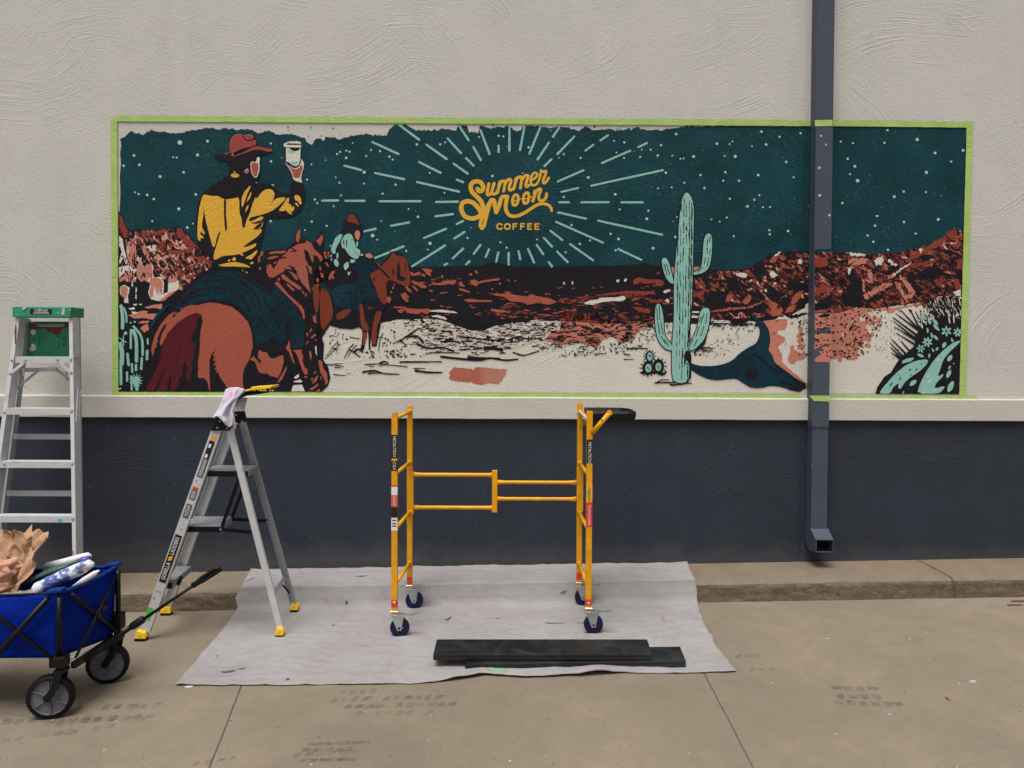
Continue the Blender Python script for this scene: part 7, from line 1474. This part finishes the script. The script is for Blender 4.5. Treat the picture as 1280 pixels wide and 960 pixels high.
def crum(u, v):
    a = u * 2 * math.pi; b = (v - .5) * math.pi; r = .065 * (1 + .5 * mnoise.noise(Vector((math.cos(a) * 1.8 * math.cos(b), math.sin(a) * 1.8 * math.cos(b), math.sin(b) * 2)))); c = P(2, 712, ym + .01)
    return (c.x + r * 1.5 * math.cos(a) * math.cos(b), c.y + r * .8 * math.sin(a) * math.cos(b), c.z + r * .8 * math.sin(b))
tag(MB().grid(crum, 40, 24).make('crumpled_tissue', M['pinkpaper'], smooth=False), 'pink crumpled tissue inside the mouth of the brown paper bag', 'tissue')

# ------------------------------------------------------------------ bits on the ground
def chip(px, py, w_, h_, mat, lbl, cat, ang=0.0, nm='paint_chip', tz=.004, up=0):
    c = G(px, py); z = gz(c.x) + .001 + up; q = []
    for k in range(6):
        a = ang + k * math.pi / 3; q.append((c.x + w_ * math.cos(a) * (1 + .3 * rnd.random()), c.y + h_ * math.sin(a) * (1 + .3 * rnd.random()), z))
    o = MB().poly(q, (0, 0, tz)).make(nm, M[mat]); return tag(o, lbl, cat)
chip(236, 859.5, .022, .012, 'whitep', 'white scrap of paper at the front left corner of the drop cloth', 'paper scrap', 0, 'paper_scrap')
chip(1216, 854.5, .016, .006, 'whitep', 'pale pebble on the bare pavement at the far right', 'pebble', 0, 'pebble', .012)
chip(1275, 752, .05, .010, 'leafm', 'long dry brown leaf by the kerb at the right edge', 'leaf', .3, 'dry_leaf', .006)
chip(1268, 757, .045, .006, 'leafm', 'thin dry twig in front of the kerb at the right edge', 'twig', -.3, 'twig', .006)
chip(1184, 874, .004, .016, 'leafm', 'short dark twig on the pavement below the pale pebble', 'twig', .2, 'twig', .004)
lit = MB()
for i in range(110):
    px, py = rnd.uniform(-100, 1400), rnd.uniform(768, 960)
    c = G(px, py)
    if 200 < px < 930 and py < 862: continue
    s_ = rnd.uniform(.001, .0032); z = gz(c.x) + .0005
    lit.poly([(c.x + s_ * math.cos(k * 1.257 + i) * rnd.uniform(.7, 2), c.y + s_ * math.sin(k * 1.257 + i), z) for k in range(5)], (0, 0, s_ * .6))
o = lit.make('gravel_grit', M['leafm']); o['kind'] = 'stuff'
lit = MB()
for i in range(36):
    px, py = rnd.uniform(-100, 1400), rnd.uniform(768, 960); c = G(px, py)
    if 200 < px < 930 and py < 862: continue
    s_ = rnd.uniform(.002, .005); z = gz(c.x) + .0005
    lit.poly([(c.x + s_ * math.cos(k * 1.257 + i) * rnd.uniform(.7, 2), c.y + s_ * math.sin(k * 1.257 + i), z) for k in range(5)], (0, 0, s_ * .4))
o = lit.make('paint_crumbs', M['whitep']); o['kind'] = 'stuff'

# worn tyre prints on the slabs
def print_mat():
    s = NT('tyre_print'); n1 = s.noise(26, 5, .75, .4); n2 = s.noise(4, 3, .6)
    s.out(col(112, 101, 88, k=.66), .85, spec=.2); tr = s.n("BsdfTransparent"); mx = s.n("MixShader")
    s.l(s.math('MULTIPLY', s.rng(n1, .36, .62, .05, .50), s.rng(n2, .3, .6, .3, .9)), mx.inputs[0]); s.l(tr.outputs[0], mx.inputs[1]); s.l(s.b.outputs[0], mx.inputs[2])
    s.l(mx.outputs[0], s.t.nodes["Material Output"].inputs[0]); return s.m
M['tyre'] = print_mat(); r3 = random.Random(5)
def prints(rows, w_, h_, gap, sk):
    mb = MB()
    for (x0, y0_, x1, y1_) in rows:
        x = x0
        while x < x1:
            t = (x - x0) / (x1 - x0); y = y0_ + (y1_ - y0_) * t + r3.uniform(-.6, .6); ww = w_ * r3.uniform(.7, 1.15); hh = h_ * r3.uniform(.7, 1.1)
            q = [G(a, b_) for a, b_ in ((x + sk, y - hh / 2), (x + ww * .5 + sk, y - hh * .6), (x + ww + sk * .6, y - hh / 2), (x + ww * .9, y + hh * .45), (x + ww * .4, y + hh * .55), (x, y + hh / 2))]
            if r3.random() < .93: mb.add([(p.x, p.y, gz(p.x) + .0007) for p in q], [tuple(range(6))])
            x += w_ + gap
    o = mb.make('tyre_print', M['tyre'], pave); o['kind'] = 'stuff'; return o
prints([(408, 866, 470, 864), (412, 875, 545, 871), (428, 884, 560, 880), (440, 892, 540, 890)], 11, 6, 2, 5)
prints([(366, 944, 440, 940), (376, 938, 436, 936)], 12, 5, 2, 3); prints([(384, 930, 440, 928), (374, 951, 440, 949)], 30, 4.5, -6, 2); prints([(240, 955, 300, 946)], 10, 6, 5, 4)
prints([(92, 885, 190, 882), (52, 905, 196, 893), (0, 902, 130, 900), (0, 925, 130, 908), (86, 897, 170, 899)], 14, 6.5, 2, 6)
prints([(1042, 860, 1100, 862), (1048, 871, 1106, 872), (1046, 878, 1126, 881)], 13, 5.5, 2, -5); prints([(918, 820, 950, 820), (936, 837, 966, 837)], 9, 3.5, 3, 3); prints([(530, 796, 531, 796)], 1, 1, 1, 0)
